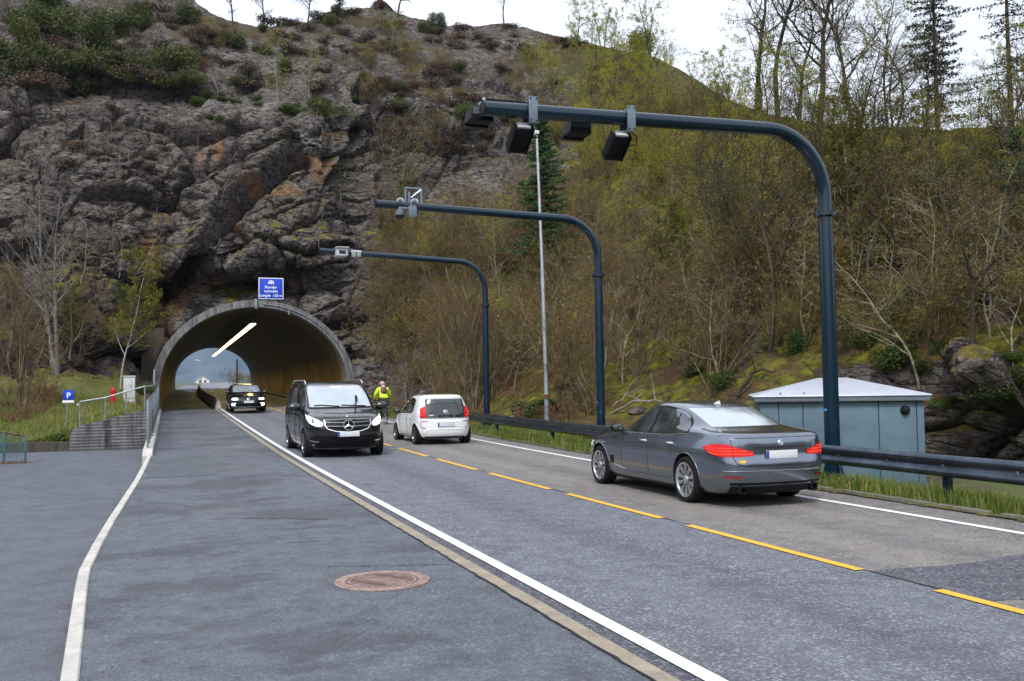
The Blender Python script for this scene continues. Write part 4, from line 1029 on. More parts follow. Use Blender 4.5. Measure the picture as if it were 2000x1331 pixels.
for i, (px, ytop, Yp, rr_, lab, head) in enumerate(((393, 706, 250, .12, 'pale lamp post seen through the far tunnel mouth above the white house', 1), (463, 702, 185, .13, 'dark slim pole seen at the right side of the far tunnel mouth', 0), (456, 714, 230, .12, 'grey slim pole beside the dark pole in the far tunnel mouth', 0))):
    a = atY(px, ytop, Yp); zb = zr(min(Yp, 260)); t = thing('lamp_post', (a.x, Yp, zb), lab, 'post')
    mb = MB(); mb.tube([(0, 0, 0), (0, 0, a.z-zb)], rr_, 8); mb.build('pole', M_dark if i == 1 else M_galv, t)
    if head:
        mb = MB(); mb.tube([(0, 0, a.z-zb), (-.9, 0, a.z-zb+.25)], .06, 6); mb.cbox(-1.5, -.7, -.2, .2, a.z-zb+.15, a.z-zb+.4, .05); mb.build('lamp_head', M_whitep, t)
# ------------------------------------------------------------------ vehicles
def car_paint(name, col, metal, rough, coat=1.0, dirt=.12):
    g = NT(name); c = g.coord(obj=True); fl = g.noise(900, 1, .5, c); n = g.noise(2.2, 5, .6, c)
    cc = g.mix(g.rng(fl, .35, .65, 0, .35 if metal else .0), col, tuple(min(1, x*1.7) for x in col))
    sx = g.n('SeparateXYZ'); g.set(sx.inputs[0], c)
    dz = g.math('MULTIPLY', g.rng(sx.outputs[2], .75, .2), g.rng(n, .35, .65, .3*dirt, 2.4*dirt))
    cc = g.mix(dz, cc, (.10, .085, .07))
    g.fin(cc, g.rng(n, .3, .7, rough*.8, rough*1.25), metal); g.p.inputs['Coat Weight'].default_value = coat; g.p.inputs['Coat Roughness'].default_value = .035
    return g.m
P_grey = car_paint('car_paint_grey', (.155, .180, .220), .88, .20, dirt=.04)
P_black = car_paint('car_paint_black', (.004, .004, .006), .2, .25, dirt=.10)
P_white = car_paint('car_paint_white', (.84, .86, .88), 0, .35, dirt=.03)
g = NT('car_glass'); g.fin(g.mix(g.rng(g.noise(1.5, 4, .6, g.coord(obj=True)), .3, .7), (.40, .46, .50), (.50, .56, .60)), .04, .55); g.p.inputs['Coat Weight'].default_value = 1; g.p.inputs['Coat Roughness'].default_value = .02; M_glass = g.m
g = NT('car_side_glass'); g.fin(g.mix(g.rng(g.noise(2.5, 4, .6, g.coord(obj=True)), .45, .6), (.02, .025, .028), (.05, .065, .07)), .03, .15); g.p.inputs['Coat Weight'].default_value = 1; M_sglass = g.m
M_trim = simple('black_trim', (.006, .006, .007), .42, 0, .15, spec=.2)
M_gap = simple('panel_gap', (.003, .003, .004), .8)
M_chrome = simple('chrome', (.88, .89, .91), .28, 1.0, .03)
M_rim = simple('alloy_rim', (.55, .57, .60), .24, .85, .08, 9)
M_rimd = simple('dark_alloy_rim', (.16, .17, .18), .3, .85, .1, 9)
g = NT('tyre_rubber'); n = g.noise(14, 5, .7, g.coord(obj=True)); g.fin(g.mix(g.rng(n, .4, .65), (.007, .007, .008), (.020, .019, .018)), .85, 0, .15); M_tyre = g.m
M_well = simple('wheel_well', (.006, .006, .006), .95)
M_plate = simple('number_plate', (.62, .64, .66), .45, 0, .08, 6); M_plblue = simple('plate_blue', (.01, .06, .42), .4)
M_red = emit('tail_lamp_red', (.50, .004, .010), .05); M_redhot = emit('tail_lamp_bar', (1.0, .035, .010), .8); M_redd = simple('reflector_red', (.35, .008, .012), .2)
M_head = emit('headlamp_glass', (.62, .68, .74), .35); M_headhot = emit('headlamp_beam', (1, .98, .92), 4)

class Car:
    def __init__(s, name, label, rows, paint, wheelR, axles, track, loc, rz, rim=M_rim, spokes=10, twin=False, cat='car', scale=1., rimr=.70, arch=1.13):
        s.t = thing(name, loc, label, cat, rz=rz); s.t.scale = (scale,)*3
        s.rows = sorted(rows); s.z = [r[0] for r in s.rows]; s.R = wheelR; s.ax = axles; s.track = track; s.paint = paint; s.arch = arch
        s.cols = [[r[i] for r in s.rows] for i in range(1, 8)]
        s.cache = {}
        s.body(); s.wheels(rim, spokes, twin, rimr)
    def par(s, z):
        k = round(z, 4)
        if k not in s.cache: s.cache[k] = [float(pchip(s.z, c, np.array([z]))[0]) for c in s.cols]
        return s.cache[k]
    def outline(s, z, n=220):
        k = ('o', round(z, 4))
        if k in s.cache: return s.cache[k]
        yf, yr, w, pf, qf, pr, qr = s.par(z); ym = (yf+yr)/2; th = np.linspace(0, math.pi/2, n)
        rx = w*np.sin(th)**(2/pr); ry = ym+(yr-ym)*np.cos(th)**(2/qr)          # rear centre -> side
        fx = w*np.cos(th)**(2/pf); fy = ym+(yf-ym)*np.sin(th)**(2/qf)          # side -> front centre
        x = np.concatenate([rx, fx[1:]]); y = np.concatenate([ry, fy[1:]])
        d = np.concatenate([[0], np.cumsum(np.hypot(np.diff(x), np.diff(y)))])
        s.cache[k] = (x, y, d); return s.cache[k]
    def sidex(s, y, z):
        yf, yr, w, pf, qf, pr, qr = s.par(z); ym = (yf+yr)/2
        if y >= ym: v = min(1, (y-ym)/(yf-ym)); return w*max(0, 1-v**qf)**(1/pf)
        v = min(1, (y-ym)/(yr-ym)); return w*max(0, 1-v**qr)**(1/pr)
    def at_s(s, sd, z, rear, off=0.):
        x, y, d = s.outline(z)
        if not rear: sd = d[-1]-abs(sd)
        else: sd = abs(sd)
        X = np.interp(sd, d, x); Y = np.interp(sd, d, y); e = .01
        X2 = np.interp(sd+e, d, x)-np.interp(sd-e, d, x); Y2 = np.interp(sd+e, d, y)-np.interp(sd-e, d, y)
        L = math.hypot(X2, Y2)+1e-9
        if not rear and sd > d[-1]-e*2: nx, ny = 0, 1
        elif rear and sd < e*2: nx, ny = 0, -1
        else: nx, ny = Y2/L, -X2/L
        return X+nx*off, Y+ny*off
    def P(s, sd, z, rear, off=.004):
        X, Y = s.at_s(sd, z, rear, off); return Vector((X if sd >= 0 else -X, Y, z))
    # ---- the shell
    def body(s, N=64, M_=84):
        z0, z1 = s.z[0], s.z[-1]
        # rows closer together where the outline moves fast
        zz = np.linspace(z0, z1, 900); pp = np.array([s.par(z)[:3] for z in zz]); st = np.hypot(np.diff(zz), np.abs(np.diff(pp[:, 0]))*.55+np.abs(np.diff(pp[:, 1]))*.55+np.abs(np.diff(pp[:, 2]))*.7)
        cum = np.concatenate([[0], np.cumsum(st)]); zs = np.interp(np.linspace(0, cum[-1], M_), cum, zz)
        vs = []; fs = []
        for z in zs:
            x, y, d = s.outline(float(z)); u_ = np.linspace(0, d[-1], N+1); X = np.interp(u_, d, x); Y = np.interp(u_, d, y); X[0] = X[-1] = 0
            vs += [(X[i], Y[i], z) for i in range(N+1)]+[(-X[i], Y[i], z) for i in range(N-1, 0, -1)]
        K = 2*N
        for r in range(M_-1):
            for i in range(K): fs.append((r*K+i, r*K+(i+1) % K, (r+1)*K+(i+1) % K, (r+1)*K+i)[::-1])
        fs.append(tuple(range(K))); fs.append(tuple((M_-1)*K+i for i in range(K))[::-1])
        fs = [f[::-1] for f in fs]
        mb = MB(); mb.add(vs, fs); o = mb.build('body', [s.paint, M_well], s.t, 0)
        bm = bmesh.new(); bm.from_mesh(o.data); bmesh.ops.recalc_face_normals(bm, faces=bm.faces); bm.to_mesh(o.data); bm.free()
        cutters = []
        for ay in s.ax:
            for sg in (-1, 1):
                c = MB(); wmax = max(s.cols[2]); c.lathe([(s.R*s.arch, -.16), (s.R*s.arch, .22)], 48, Matrix.Translation((sg*(wmax-.10), ay, s.R+.015)) @ Matrix.Rotation(sg*math.pi/2, 4, 'Y'))
                co = c.build('cut', M_well, None, 0)
                bm = bmesh.new(); bm.from_mesh(co.data); bmesh.ops.recalc_face_normals(bm, faces=bm.faces); bm.to_mesh(co.data); bm.free()
                co.parent = s.t; m_ = o.modifiers.new('b', 'BOOLEAN'); m_.operation = 'DIFFERENCE'; m_.solver = 'EXACT'; m_.object = co; m_.material_mode = 'TRANSFER'; cutters.append(co)
        bpy.context.view_layer.update()
        me = bpy.data.meshes.new_from_object(o.evaluated_get(bpy.context.evaluated_depsgraph_get()))
        o.modifiers.clear(); o.data = me; me.name = 'body'
        for c in cutters: bpy.data.objects.remove(c)
        me.shade_smooth(); me.set_sharp_from_angle(angle=math.radians(32)); s.bodyo = o
    def wheels(s, rim, spokes, twin, rimr):
        R = s.R; W_ = .225
        mt = MB(); mt.lathe([(R*rimr, -W_/2), (R*.93, -W_/2-.005), (R*.985, -W_*.40), (R, -W_*.30), (R, W_*.30), (R*.985, W_*.40), (R*.93, W_/2+.005), (R*rimr, W_/2)], 44, cap=False)
        mr = MB(); rr = R*rimr
        mr.lathe([(rr, -W_/2), (rr-.02, -W_/2+.02), (rr-.03, W_/2-.03), (rr-.018, W_/2), (rr+.006, W_/2+.004), (rr+.006, W_/2-.01)], 44, cap=False)
        for k in range(spokes):
            for dd in ((-.09, .09) if twin else (0,)):
                a = 2*math.pi*k/spokes; M = Matrix.Rotation(a, 4, 'Z')
                w0 = .012 if twin else .018; w1 = .020 if twin else .026
                p = [(.04, -w0+0*dd), (rr-.018, -w1+dd*rr*.75), (rr-.018, w1+dd*rr*.75), (.04, w0)]
                vs = [M @ Vector((x, y, W_/2-.012-(.018 if x < .1 else 0))) for x, y in p]+[M @ Vector((x, y, W_/2-.045)) for x, y in p]
                mr.add(vs, [(0, 1, 2, 3), (7, 6, 5, 4), (0, 4, 5, 1), (1, 5, 6, 2), (2, 6, 7, 3)])
        mr.lathe([(.06, W_/2-.06), (.06, W_/2-.02), (.045, W_/2-.008), (0, W_/2-.006)], 20)
        md = MB(); md.lathe([(rr-.03, W_/2-.08), (.0, W_/2-.09)], 32)
        proto = None
        for ay in s.ax:
            for sg in (-1, 1):
                w = empty('wheel', (sg*(s.track/2), ay, R), 0, s.t); w.rotation_euler = (0, sg*math.pi/2, 0)
                w.rotation_euler.x = 0
                if proto is None:
                    proto = [mt.build('tyre', M_tyre, w, 40), mr.build('rim', rim, w, 30), md.build('brake_disc', M_well, w)]
                else:
                    for q in proto: c = q.copy(); COL.objects.link(c); c.parent = w
                # lip of the wheel arch
                pts = []
                for k in range(31):
                    a = math.radians(-14+208*k/30); y = ay+s.R*s.arch*math.cos(a); z = s.R+.015+s.R*s.arch*math.sin(a)
                    if z > s.z[0]+.03: pts.append((sg*(s.sidex(y, z)+.000), y, z))
                m2 = MB(); m2.tube(pts, .009, 6); m2.build('arch_lip', s.paint, s.t)
    # ---- patches laid on the shell
    def side(s, name, mat, y0, y1, lo, hi, off=.004, n=26, m_=6, parent=None, both=True, sides=(-1, 1)):
        out = []
        for sg in sides:
            mb = MB()
            def fn(u_, v_):
                y = y0+(y1-y0)*u_; a = lo(y) if callable(lo) else lo; b = hi(y) if callable(hi) else hi
                z = a+(max(b, a+1e-4)-a)*v_; return (sg*(s.sidex(y, z)+off), y, z)
            mb.grid(fn, n, m_, flip=(sg < 0)); out.append(mb.build(name, mat, parent or s.t, 60))
        return out
    def wrap(s, name, mat, s0, s1, lo, hi, rear, off=.005, n=24, m_=6, mirror=True, parent=None):
        out = []
        for sg in ((1, -1) if mirror else (1,)):
            mb = MB()
            def fn(u_, v_):
                q = s0+(s1-s0)*u_; a = lo(q) if callable(lo) else lo; b = hi(q) if callable(hi) else hi
                z = a+(max(b, a+1e-4)-a)*v_; p = s.P(q, z, rear, off); return (p.x*sg if mirror else p.x, p.y, p.z)
            mb.grid(fn, n, m_, flip=(sg < 0) != rear); out.append(mb.build(name, mat, parent or s.t, 60))
        return out
    def line(s, name, mat, pts, r=.004, rear=True, off=.003, mirror=True, side=False, parent=None, flat=1.):
        """thin bead along (s or y, z) points on the shell"""
        for sg in ((1, -1) if mirror else (1,)):
            q = []
            for i in range(len(pts)-1):
                k = max(2, int(math.hypot(pts[i+1][0]-pts[i][0], pts[i+1][1]-pts[i][1])/.05))
                for j in range(k): f = j/k; q.append((pts[i][0]*(1-f)+pts[i+1][0]*f, pts[i][1]*(1-f)+pts[i+1][1]*f))
            q.append(pts[-1]); P_ = []
            for a, z in q:
                if side: P_.append((sg*(s.sidex(a, z)+off), a, z))
                else: p = s.P(a, z, rear, off); P_.append((p.x*sg if mirror else p.x, p.y, p.z))
            mb = MB(); mb.tube(P_, r, 5, flat=flat); mb.build(name, mat, parent or s.t)
    def mirror(s, y, z, mat, sc=1.):
        for sg in (-1, 1):
            x = s.sidex(y, z); mb = MB(); mb.ball((sg*(x+.13*sc), y+.02, z+.05), .105*sc, 12, (1.1, .62, .72)); o = mb.build('mirror', mat, s.t, 50)
            mb = MB(); mb.tube([(sg*(x-.02), y, z-.01), (sg*(x+.08*sc), y, z+.0)], .022, 8); mb.build('stalk', M_trim, o)
            mb = MB(); mb.ball((sg*(x+.13*sc), y-.035, z+.05), .085*sc, 10, (1.05, .2, .68)); mb.build('mirror_glass', M_sglass, o)
    def plate(s, rear, z, w=.26, h=.055, off=.02, x0=0):
        p = s.P(0.0, z, rear, off); sg = -1 if rear else 1
        mb = MB(); mb.cbox(-w+x0, w+x0, min(p.y, p.y+sg*.008), max(p.y, p.y+sg*.008), z-h, z+h, .003); o = mb.build('number_plate', M_plate, s.t)
        yy = p.y+sg*.009; a = -w if rear else w-.045
        mb = MB(); mb.box(a, a+.045, min(yy, yy+sg*.002), max(yy, yy+sg*.002), z-h+.004, z+h-.004); mb.build('blue_band', M_plblue, o)
def interp(pts):
    xs = [p[0] for p in pts]; ys = [p[1] for p in pts]
    def f(y): return float(pchip(xs, ys, np.array([y]))[0])
    return f
def disc_on(car, rear, z, r, mat, name, off=.012, x=0, parent=None):
    p = car.P(x, z, rear, off); p1 = car.P(x, z-.03, rear, off); p2 = car.P(x, z+.03, rear, off); up_ = (p2-p1).normalized(); n_ = up_.cross(Vector((1, 0, 0))).normalized()
    if (n_.y > 0) == rear: n_ = -n_
    M = Matrix.Translation(p) @ n_.to_track_quat('Z', 'Y').to_matrix().to_4x4()
    mb = MB(); mb.lathe([(r, -.01), (r, .004), (r*.9, .008), (0, .008)], 24, M); return mb.build(name, mat, parent or car.t), M

def rows(tab, blend):
    """tab (z, yf, yr, w); blend: list of (z, pf, qf, pr, qr)"""
    bz = [b[0] for b in blend]; out = []
    for r in tab: out.append(tuple(r)+tuple(float(np.interp(r[0], bz, [b[i] for b in blend])) for i in range(1, 5)))
    return out
# ---- grey sedan
T = [(.16, 2.02, -2.20, .76), (.20, 2.20, -2.42, .85), (.30, 2.29, -2.535, .902), (.45, 2.34, -2.58, .922), (.58, 2.345, -2.592, .931), (.66, 2.32, -2.578, .934), (.74, 2.26, -2.556, .932), (.80, 2.14, -2.55, .927), (.85, 1.94, -2.546, .917), (.90, 1.66, -2.54, .904), (.945, 1.28, -2.53, .889), (.985, 1.0, -2.515, .871), (1.01, .93, -2.495, .859), (1.035, .89, -2.44, .846), (1.06, .85, -2.22, .828), (1.085, .81, -1.97, .808), (1.105, .775, -1.82, .792), (1.15, .69, -1.70, .764), (1.25, .50, -1.47, .714), (1.33, .34, -1.27, .672), (1.39, .20, -1.09, .636), (1.43, .06, -.92, .600), (1.458, -.06, -.74, .54), (1.472, -.16, -.56, .40), (1.479, -.30, -.38, .05)]
C1 = Car('sedan_car', 'metallic grey sedan driving away in the far lane with its brake lights lit', rows(T, [(.16, 2.3, 11, 2.5, 14), (.8, 2.3, 11, 2.6, 15), (1.04, 2.4, 9, 2.8, 13), (1.15, 2.6, 7, 2.7, 7), (1.48, 2.4, 5, 2.4, 5)]), P_grey, .338, (1.4875, -1.4875), 1.66, (8.13, 13.92, 0), 0, spokes=10, twin=True, rimr=.74)
top = interp([(-1.47, 1.04), (-1.42, 1.12), (-1.30, 1.21), (-1.08, 1.305), (-.8, 1.362), (-.4, 1.388), (0, 1.372), (.25, 1.30), (.5, 1.19), (.75, 1.05), (.84, .995)])
bot = interp([(-1.47, 1.025), (-1.3, 1.0), (-.8, .988), (.84, .972)])
C1.side('window_frame', M_trim, -1.475, .84, lambda y: bot(y)-.012, lambda y: top(y)+.022, .003, 50)
for a, b in ((-1.44, -1.02), (-.985, -.36), (-.27, .72)):
    C1.side('window', M_sglass, a, b, lambda y: bot(y)+.006, lambda y: top(y)-.012, .007, 26)
C1.line('window_chrome', M_chrome, [(-1.47, 1.012), (-.8, .974), (.82, .962)], .006, side=True)
C1.wrap('rear_window', M_glass, -.60, .60, 1.115, 1.375, True, .005, 30, 8, mirror=False)
C1.wrap('windscreen', M_glass, -.66, .66, 1.03, 1.375, False, .005, 30, 8, mirror=False)
for pts in ([(.62, .36), (.62, .60), (.60, .965)], [(-.31, .34), (-.31, .97)], [(-1.17, .98), (-1.08, .80), (-1.04, .66)], [(-1.0, .33), (.62, .32)]): C1.line('panel_gap', M_gap, pts, .0045, side=True, off=-.001)
C1.line('shoulder_crease', P_grey, [(-2.2, .80), (-1.4, .835), (0, .83), (1.3, .80)], .006, side=True, off=-.003)
for y in (-.18, -1.02):
    for sg in (-1, 1):
        x = C1.sidex(y, .86); mb = MB(); mb.tube([(sg*(x+.005), y-.11, .855), (sg*(x+.035), y-.07, .86), (sg*(x+.035), y+.07, .86), (sg*(x+.005), y+.11, .855)], .014, 8); mb.build('door_handle', M_chrome, C1.t)
C1.mirror(.70, .98, M_trim, 1.05)
C1.side('sill', M_trim, -1.08, 1.08, .185, .225, .004)
C1.side('air_breather', M_trim, .92, 1.05, .42, .55, .004, 4)
C1.line('side_strip', M_chrome, [(.50, .345), (.92, .40)], .009, side=True)
tl_lo = interp([(.44, .735), (.62, .725), (.80, .72), (.98, .735), (1.14, .79), (1.26, .835)]); tl_hi = interp([(.44, .795), (.56, .82), (.70, .865), (.85, .90), (1.0, .90), (1.14, .875), (1.26, .845)])
for o in C1.wrap('tail_lamp', M_red, .44, 1.26, tl_lo, tl_hi, True, .010, 34): pass
for h0, h1, a, b in ((.755, .768, .47, 1.12), (.797, .808, .54, 1.16), (.838, .846, .68, 1.14)): C1.wrap('lamp_bar', M_redhot, a, b, lambda q: h0+max(0, q-1.0)*.22, lambda q: h1+max(0, q-1.0)*.22, True, .014, 24, 2)
C1.line('lamp_gap', M_gap, [(.735, .72), (.735, .878)], .004, off=.012)
C1.line('boot_gap', M_gap, [(.745, .88), (.75, 1.01)], .004); C1.line('boot_gap', M_gap, [(-.62, .60), (.62, .60)], .006, mirror=False); C1.line('boot_gap', M_gap, [(.62, .60), (.70, .63), (.735, .72)], .005)
C1.line('boot_lip', P_grey, [(-.80, .985), (.80, .985)], .016, mirror=False, off=-.004)
C1.line('boot_crease', M_gap, [(-.44, .845), (.44, .845)], .008, mirror=False, off=-.004)
C1.wrap('plate_recess', M_trim, -.42, .42, .655, .815, True, .002, 20, 4, mirror=False) if False else None
C1.plate(True, .745, .26, .057, .016)
C1.line('bumper_crease', P_grey, [(-.9, .52), (.9, .52)], .012, mirror=False, off=-.006)
C1.wrap('diffuser', M_trim, -.76, .76, .205, .30, True, .010, 24, 3, mirror=False)
C1.wrap('bumper_trim', M_trim, -.78, .78, .325, .355, True, .006, 24, 2, mirror=False)
C1.wrap('reflector', M_redd, .62, .88, .425, .447, True, .008, 8, 2)
for sx_ in (-.60, .60):
    p = C1.P(sx_, .27, True, 0); mb = MB(); M = Matrix.Translation((p.x, p.y+.04, .255)) @ Matrix.Rotation(math.pi/2, 4, 'X')
    mb.lathe([(.062, -.02), (.062, .085), (.05, .09), (.046, .02), (0, .0)], 22, M); mb.build('exhaust_tip', M_dark, C1.t)
bd, MM = disc_on(C1, True, .905, .041, M_chrome, 'badge')
mb = MB(); mb.lathe([(.031, .0085), (.031, .0095), (0, .0095)], 20, MM); mb.build('badge_face', M_trim, bd)
for k, cc in ((0, M_plblue), (1, M_signw), (2, M_plblue), (3, M_signw)):
    mb = MB(); mb.lathe([(.023, .0100), (.023, .0104), (0, .0104)], 6, MM, a0=k*math.pi/2, a1=(k+1)*math.pi/2); mb.build('badge_quarter', cc, bd)
mb = MB(); mb.add([(-.03, -.86, 1.44), (.03, -.86, 1.44), (.022, -1.0, 1.42), (-.022, -1.0, 1.42), (0, -.99, 1.485)], [(0, 1, 4), (1, 2, 4), (2, 3, 4), (3, 0, 4), (0, 3, 2, 1)]); mb.build('roof_antenna', M_whitep, C1.t)
p = C1.P(-.60, .655, True, .006); mb = MB(); mb.box(-.66, -.54, p.y-.003, p.y+.02, .635, .675); mb.build('sticker', simple('yellow_sticker', (.75, .55, .08), .5), C1.t)
C1.wrap('headlamp', M_head, .58, 1.05, .66, .76, False, .008, 16, 3); C1.wrap('grille', M_trim, .05, .40, .42, .70, False, .006, 10, 4)
# ---- black people carrier
T = [(.20, 2.18, -2.42, .84), (.27, 2.34, -2.56, .905), (.40, 2.44, -2.62, .94), (.55, 2.48, -2.64, .957), (.70, 2.485, -2.64, .963), (.82, 2.46, -2.64, .964), (.92, 2.40, -2.64, .962), (1.0, 2.29, -2.64, .958), (1.06, 2.10, -2.637, .952), (1.11, 1.88, -2.633, .946), (1.15, 1.70, -2.628, .941), (1.19, 1.585, -2.62, .935), (1.25, 1.49, -2.61, .926), (1.40, 1.27, -2.58, .900), (1.55, 1.03, -2.54, .868), (1.68, .80, -2.50, .832), (1.76, .62, -2.45, .802), (1.82, .42, -2.38, .760), (1.855, .16, -2.24, .68), (1.873, -.30, -1.9, .50), (1.88, -.9, -1.3, .05)]
C2 = Car('people_carrier', 'black people carrier with chrome grille and lit headlamps coming out of the tunnel lane', rows(T, [(.2, 2.3, 9, 3.2, 22), (.8, 2.3, 9, 3.2, 24), (1.1, 2.4, 9, 3.2, 24), (1.25, 2.8, 9, 3.2, 20), (1.88, 2.5, 6, 3, 9)]), P_black, .342, (1.6, -1.6), 1.70, (4.20, 26.15, .02), math.pi, rim=M_rimd, spokes=10, twin=False, cat='van', scale=1.035)
C2.wrap('windscreen', M_glass, -.80, .80, 1.225, 1.755, False, .006, 30, 10, mirror=False)
C2.wrap('windscreen_edge', M_trim, -.84, .84, 1.195, 1.795, False, .003, 30, 10, mirror=False)
vt = interp([(-2.45, 1.66), (-2.2, 1.70), (0, 1.72), (.4, 1.70), (.75, 1.52), (1.05, 1.33), (1.22, 1.20)]); vb = interp([(-2.45, 1.16), (1.22, 1.13)])
C2.side('window_frame', M_trim, -2.46, 1.22, lambda y: vb(y)-.01, lambda y: vt(y)+.015, .003, 46)
for a, b in ((-2.42, -1.30), (-1.24, -.05), (.03, 1.12)): C2.side('window', M_sglass, a, b, lambda y: vb(y)+.01, lambda y: vt(y)-.01, .007, 24)
for pts in ([(.95, .40), (.98, 1.12)], [(0, .32), (0, 1.15)], [(-1.27, .75), (-1.27, 1.15)], [(-1.1, .33), (1.05, .33)]): C2.line('panel_gap', M_gap, pts, .005, side=True)
C2.line('side_crease', P_black, [(-2.4, .80), (.9, .74)], .012, side=True, off=-.004)
for y in (.12, -.12):
    for sg in (-1, 1):
        x = C2.sidex(y, .98); mb = MB(); mb.tube([(sg*(x+.005), y-.1, .98), (sg*(x+.04), y, .985), (sg*(x+.005), y+.1, .98)], .016, 8); mb.build('door_handle', P_black, C2.t)
C2.mirror(1.10, 1.17, P_black, 1.45)
for sg in (-1, 1):
    pts = [(sg*.735, .42, 1.80), (sg*.735, .30, 1.865), (sg*.735, .10, 1.895), (sg*.735, -1.9, 1.905), (sg*.735, -2.1, 1.87), (sg*.73, -2.2, 1.80)]
    mb = MB(); mb.tube(pts, .021, 8); mb.build('roof_rail', M_chrome, C2.t)
# grille: dark panel, chrome bars, round star emblem
gw = interp([(.62, .30), (.68, .44), (.76, .53), (.84, .575), (.90, .58), (.94, .56)])
mb = MB()
def gfn(u_, v_):
    z = .64+.29*v_; w = gw(z); p = C2.P((2*u_-1)*w, z, False, .008); return p
mb.grid(gfn, 24, 8, flip=True); gr = mb.build('grille', M_trim, C2.t, 60)
edge = [(-.56, .925), (-.55, .80), (-.48, .71), (-.30, .655), (0, .635), (.30, .655), (.48, .71), (.55, .80), (.56, .925)]
C2.line('grille_frame', M_chrome, edge, .013, rear=False, mirror=False, off=.014, parent=gr)
C2.line('grille_frame', M_chrome, [(-.56, .925), (0, .945), (.56, .925)], .009, rear=False, mirror=False, off=.014, parent=gr)
for z, w in ((.865, .56), (.775, .53)): C2.line('grille_bar', M_chrome, [(-w, z+.01), (0, z-.005), (w, z+.01)], .017, rear=False, mirror=False, off=.018, parent=gr, flat=.8)
p = C2.P(0, .80, False, .04); MS = Matrix.Translation((0, p.y, .80)) @ Matrix.Rotation(-math.pi/2, 4, 'X')
mb = MB(); mb.lathe([(.128, -.02), (.132, 0), (.128, .014), (.113, .014), (.110, 0)], 36, MS, cap=False); mb.build('emblem_ring', M_chrome, gr)
mb = MB(); mb.lathe([(.11, -.01), (0, -.008)], 30, MS); mb.build('emblem_disc', M_trim, gr)
mb = MB()
for k in range(3):
    a = math.pi/2+k*2*math.pi/3; d = Vector((math.cos(a), 0, math.sin(a))); q = Vector((-d.z, 0, d.x)); c = Vector((0, p.y+.004, .80)); f_ = Vector((0, .016, 0))
    mb.add([c+d*.116, c+q*.022+d*-.004, c-q*.022+d*-.004, c+f_, c+f_*.3+d*.05], [(0, 1, 3), (2, 0, 3), (0, 2, 1)])
mb.build('emblem_star', M_chrome, gr, 0)
disc_on(C2, False, 1.005, .030, M_chrome, 'badge', .004)
hl_lo = interp([(.60, .80), (.70, .775), (.85, .81), (1.0, .87), (1.14, .95)]); hl_hi = interp([(.60, .86), (.70, .93), (.85, .985), (1.0, 1.03), (1.14, 1.055)])
hl = C2.wrap('headlamp', M_head, .60, 1.14, hl_lo, hl_hi, False, .008, 20, 6)
C2.wrap('lamp_beam', M_headhot, .72, .82, .84, .90, False, .014, 5, 3); C2.wrap('lamp_beam', M_headhot, .90, .99, .895, .955, False, .014, 5, 3)
C2.line('lamp_strip', M_headhot, [(.64, .79), (.75, .785), (1.0, .875)], .007, rear=False, off=.014)
C2.wrap('lamp_dark_patch', M_trim, .83, .89, .83, .95, False, .013, 5, 3)  # dark trim patch between the two beams
C2.wrap('lower_intake', M_trim, -.80, .80, .26, .56, False, .006, 30, 5, mirror=False)
C2.wrap('side_intake', M_trim, .72, 1.0, .36, .52, False, .008, 10, 3)
C2.line('intake_chrome', M_chrome, [(.70, .405), (.98, .43)], .012, rear=False, off=.02)
C2.line('bumper_lip', P_black, [(-.95, .24), (.95, .24)], .022, rear=False, mirror=False, off=.0)
C2.plate(False, .585, .26, .057, .026)
C2.line('wiper', M_trim, [(-.62, 1.235), (-.1, 1.26), (.0, 1.262)], .014, rear=False, mirror=False, off=.02); C2.line('wiper', M_trim, [(.05, 1.235), (.5, 1.27), (.66, 1.262)], .014, rear=False, mirror=False, off=.02)
C2.line('cowl', M_gap, [(-.82, 1.195), (.82, 1.195)], .016, rear=False, mirror=False, off=.0)
C2.wrap('camera_pod', M_cabgrey, -.14, .14, 1.68, 1.745, False, .010, 6, 3, mirror=False)
q = C2.P(-.36, 1.27, False, .03); mb = MB(); mb.tube([q, q+Vector((-.03, -.06, .12)), q+Vector((-.02, -.10, .22))], [.012, .035, .03], 8); mb.build('phone_mount', M_trim, C2.t)
C2.line('bonnet_gap', M_gap, [(.60, .99), (.3, .975), (0, .97)], .005, rear=False, off=.0)
# ---- small white hatchback
T = [(.18, 1.52, -1.58, .70), (.25, 1.68, -1.71, .77), (.40, 1.76, -1.765, .808), (.55, 1.77, -1.775, .820), (.68, 1.74, -1.768, .822), (.76, 1.64, -1.752, .820), (.84, 1.44, -1.742, .812), (.91, 1.20, -1.735, .801), (.97, 1.0, -1.722, .786), (1.05, .84, -1.705, .764), (1.2, .58, -1.665, .720), (1.33, .33, -1.61, .672), (1.41, .12, -1.555, .622), (1.455, -.12, -1.48, .555), (1.478, -.42, -1.30, .42), (1.489, -.7, -.95, .05)]
C3 = Car('small_hatchback', 'small white hatchback with black glass tailgate driving away in the far lane', rows(T, [(.18, 2.3, 9, 2.5, 11), (.9, 2.3, 9, 2.6, 12), (1.1, 2.5, 8, 2.5, 9.5), (1.49, 2.4, 6, 2.4, 6)]), P_white, .298, (1.21, -1.21), 1.45, (7.66, 28.68, .05), 0, rim=M_rimd, spokes=8, cat='car')
wt = interp([(-.95, 1.30), (-.6, 1.37), (-.1, 1.385), (.2, 1.32), (.5, 1.17), (.80, .985)]); wb = interp([(-.95, .97), (-.6, .935), (.80, .915)])
C3.side('window_frame', M_trim, -.93, .80, lambda y: wb(y)-.008, lambda y: wt(y)+.012, .003, 30)
for a, b in ((-.90, -.27), (-.20, .70)): C3.side('window', M_sglass, a, b, lambda y: wb(y)+.008, lambda y: wt(y)-.01, .007, 20)
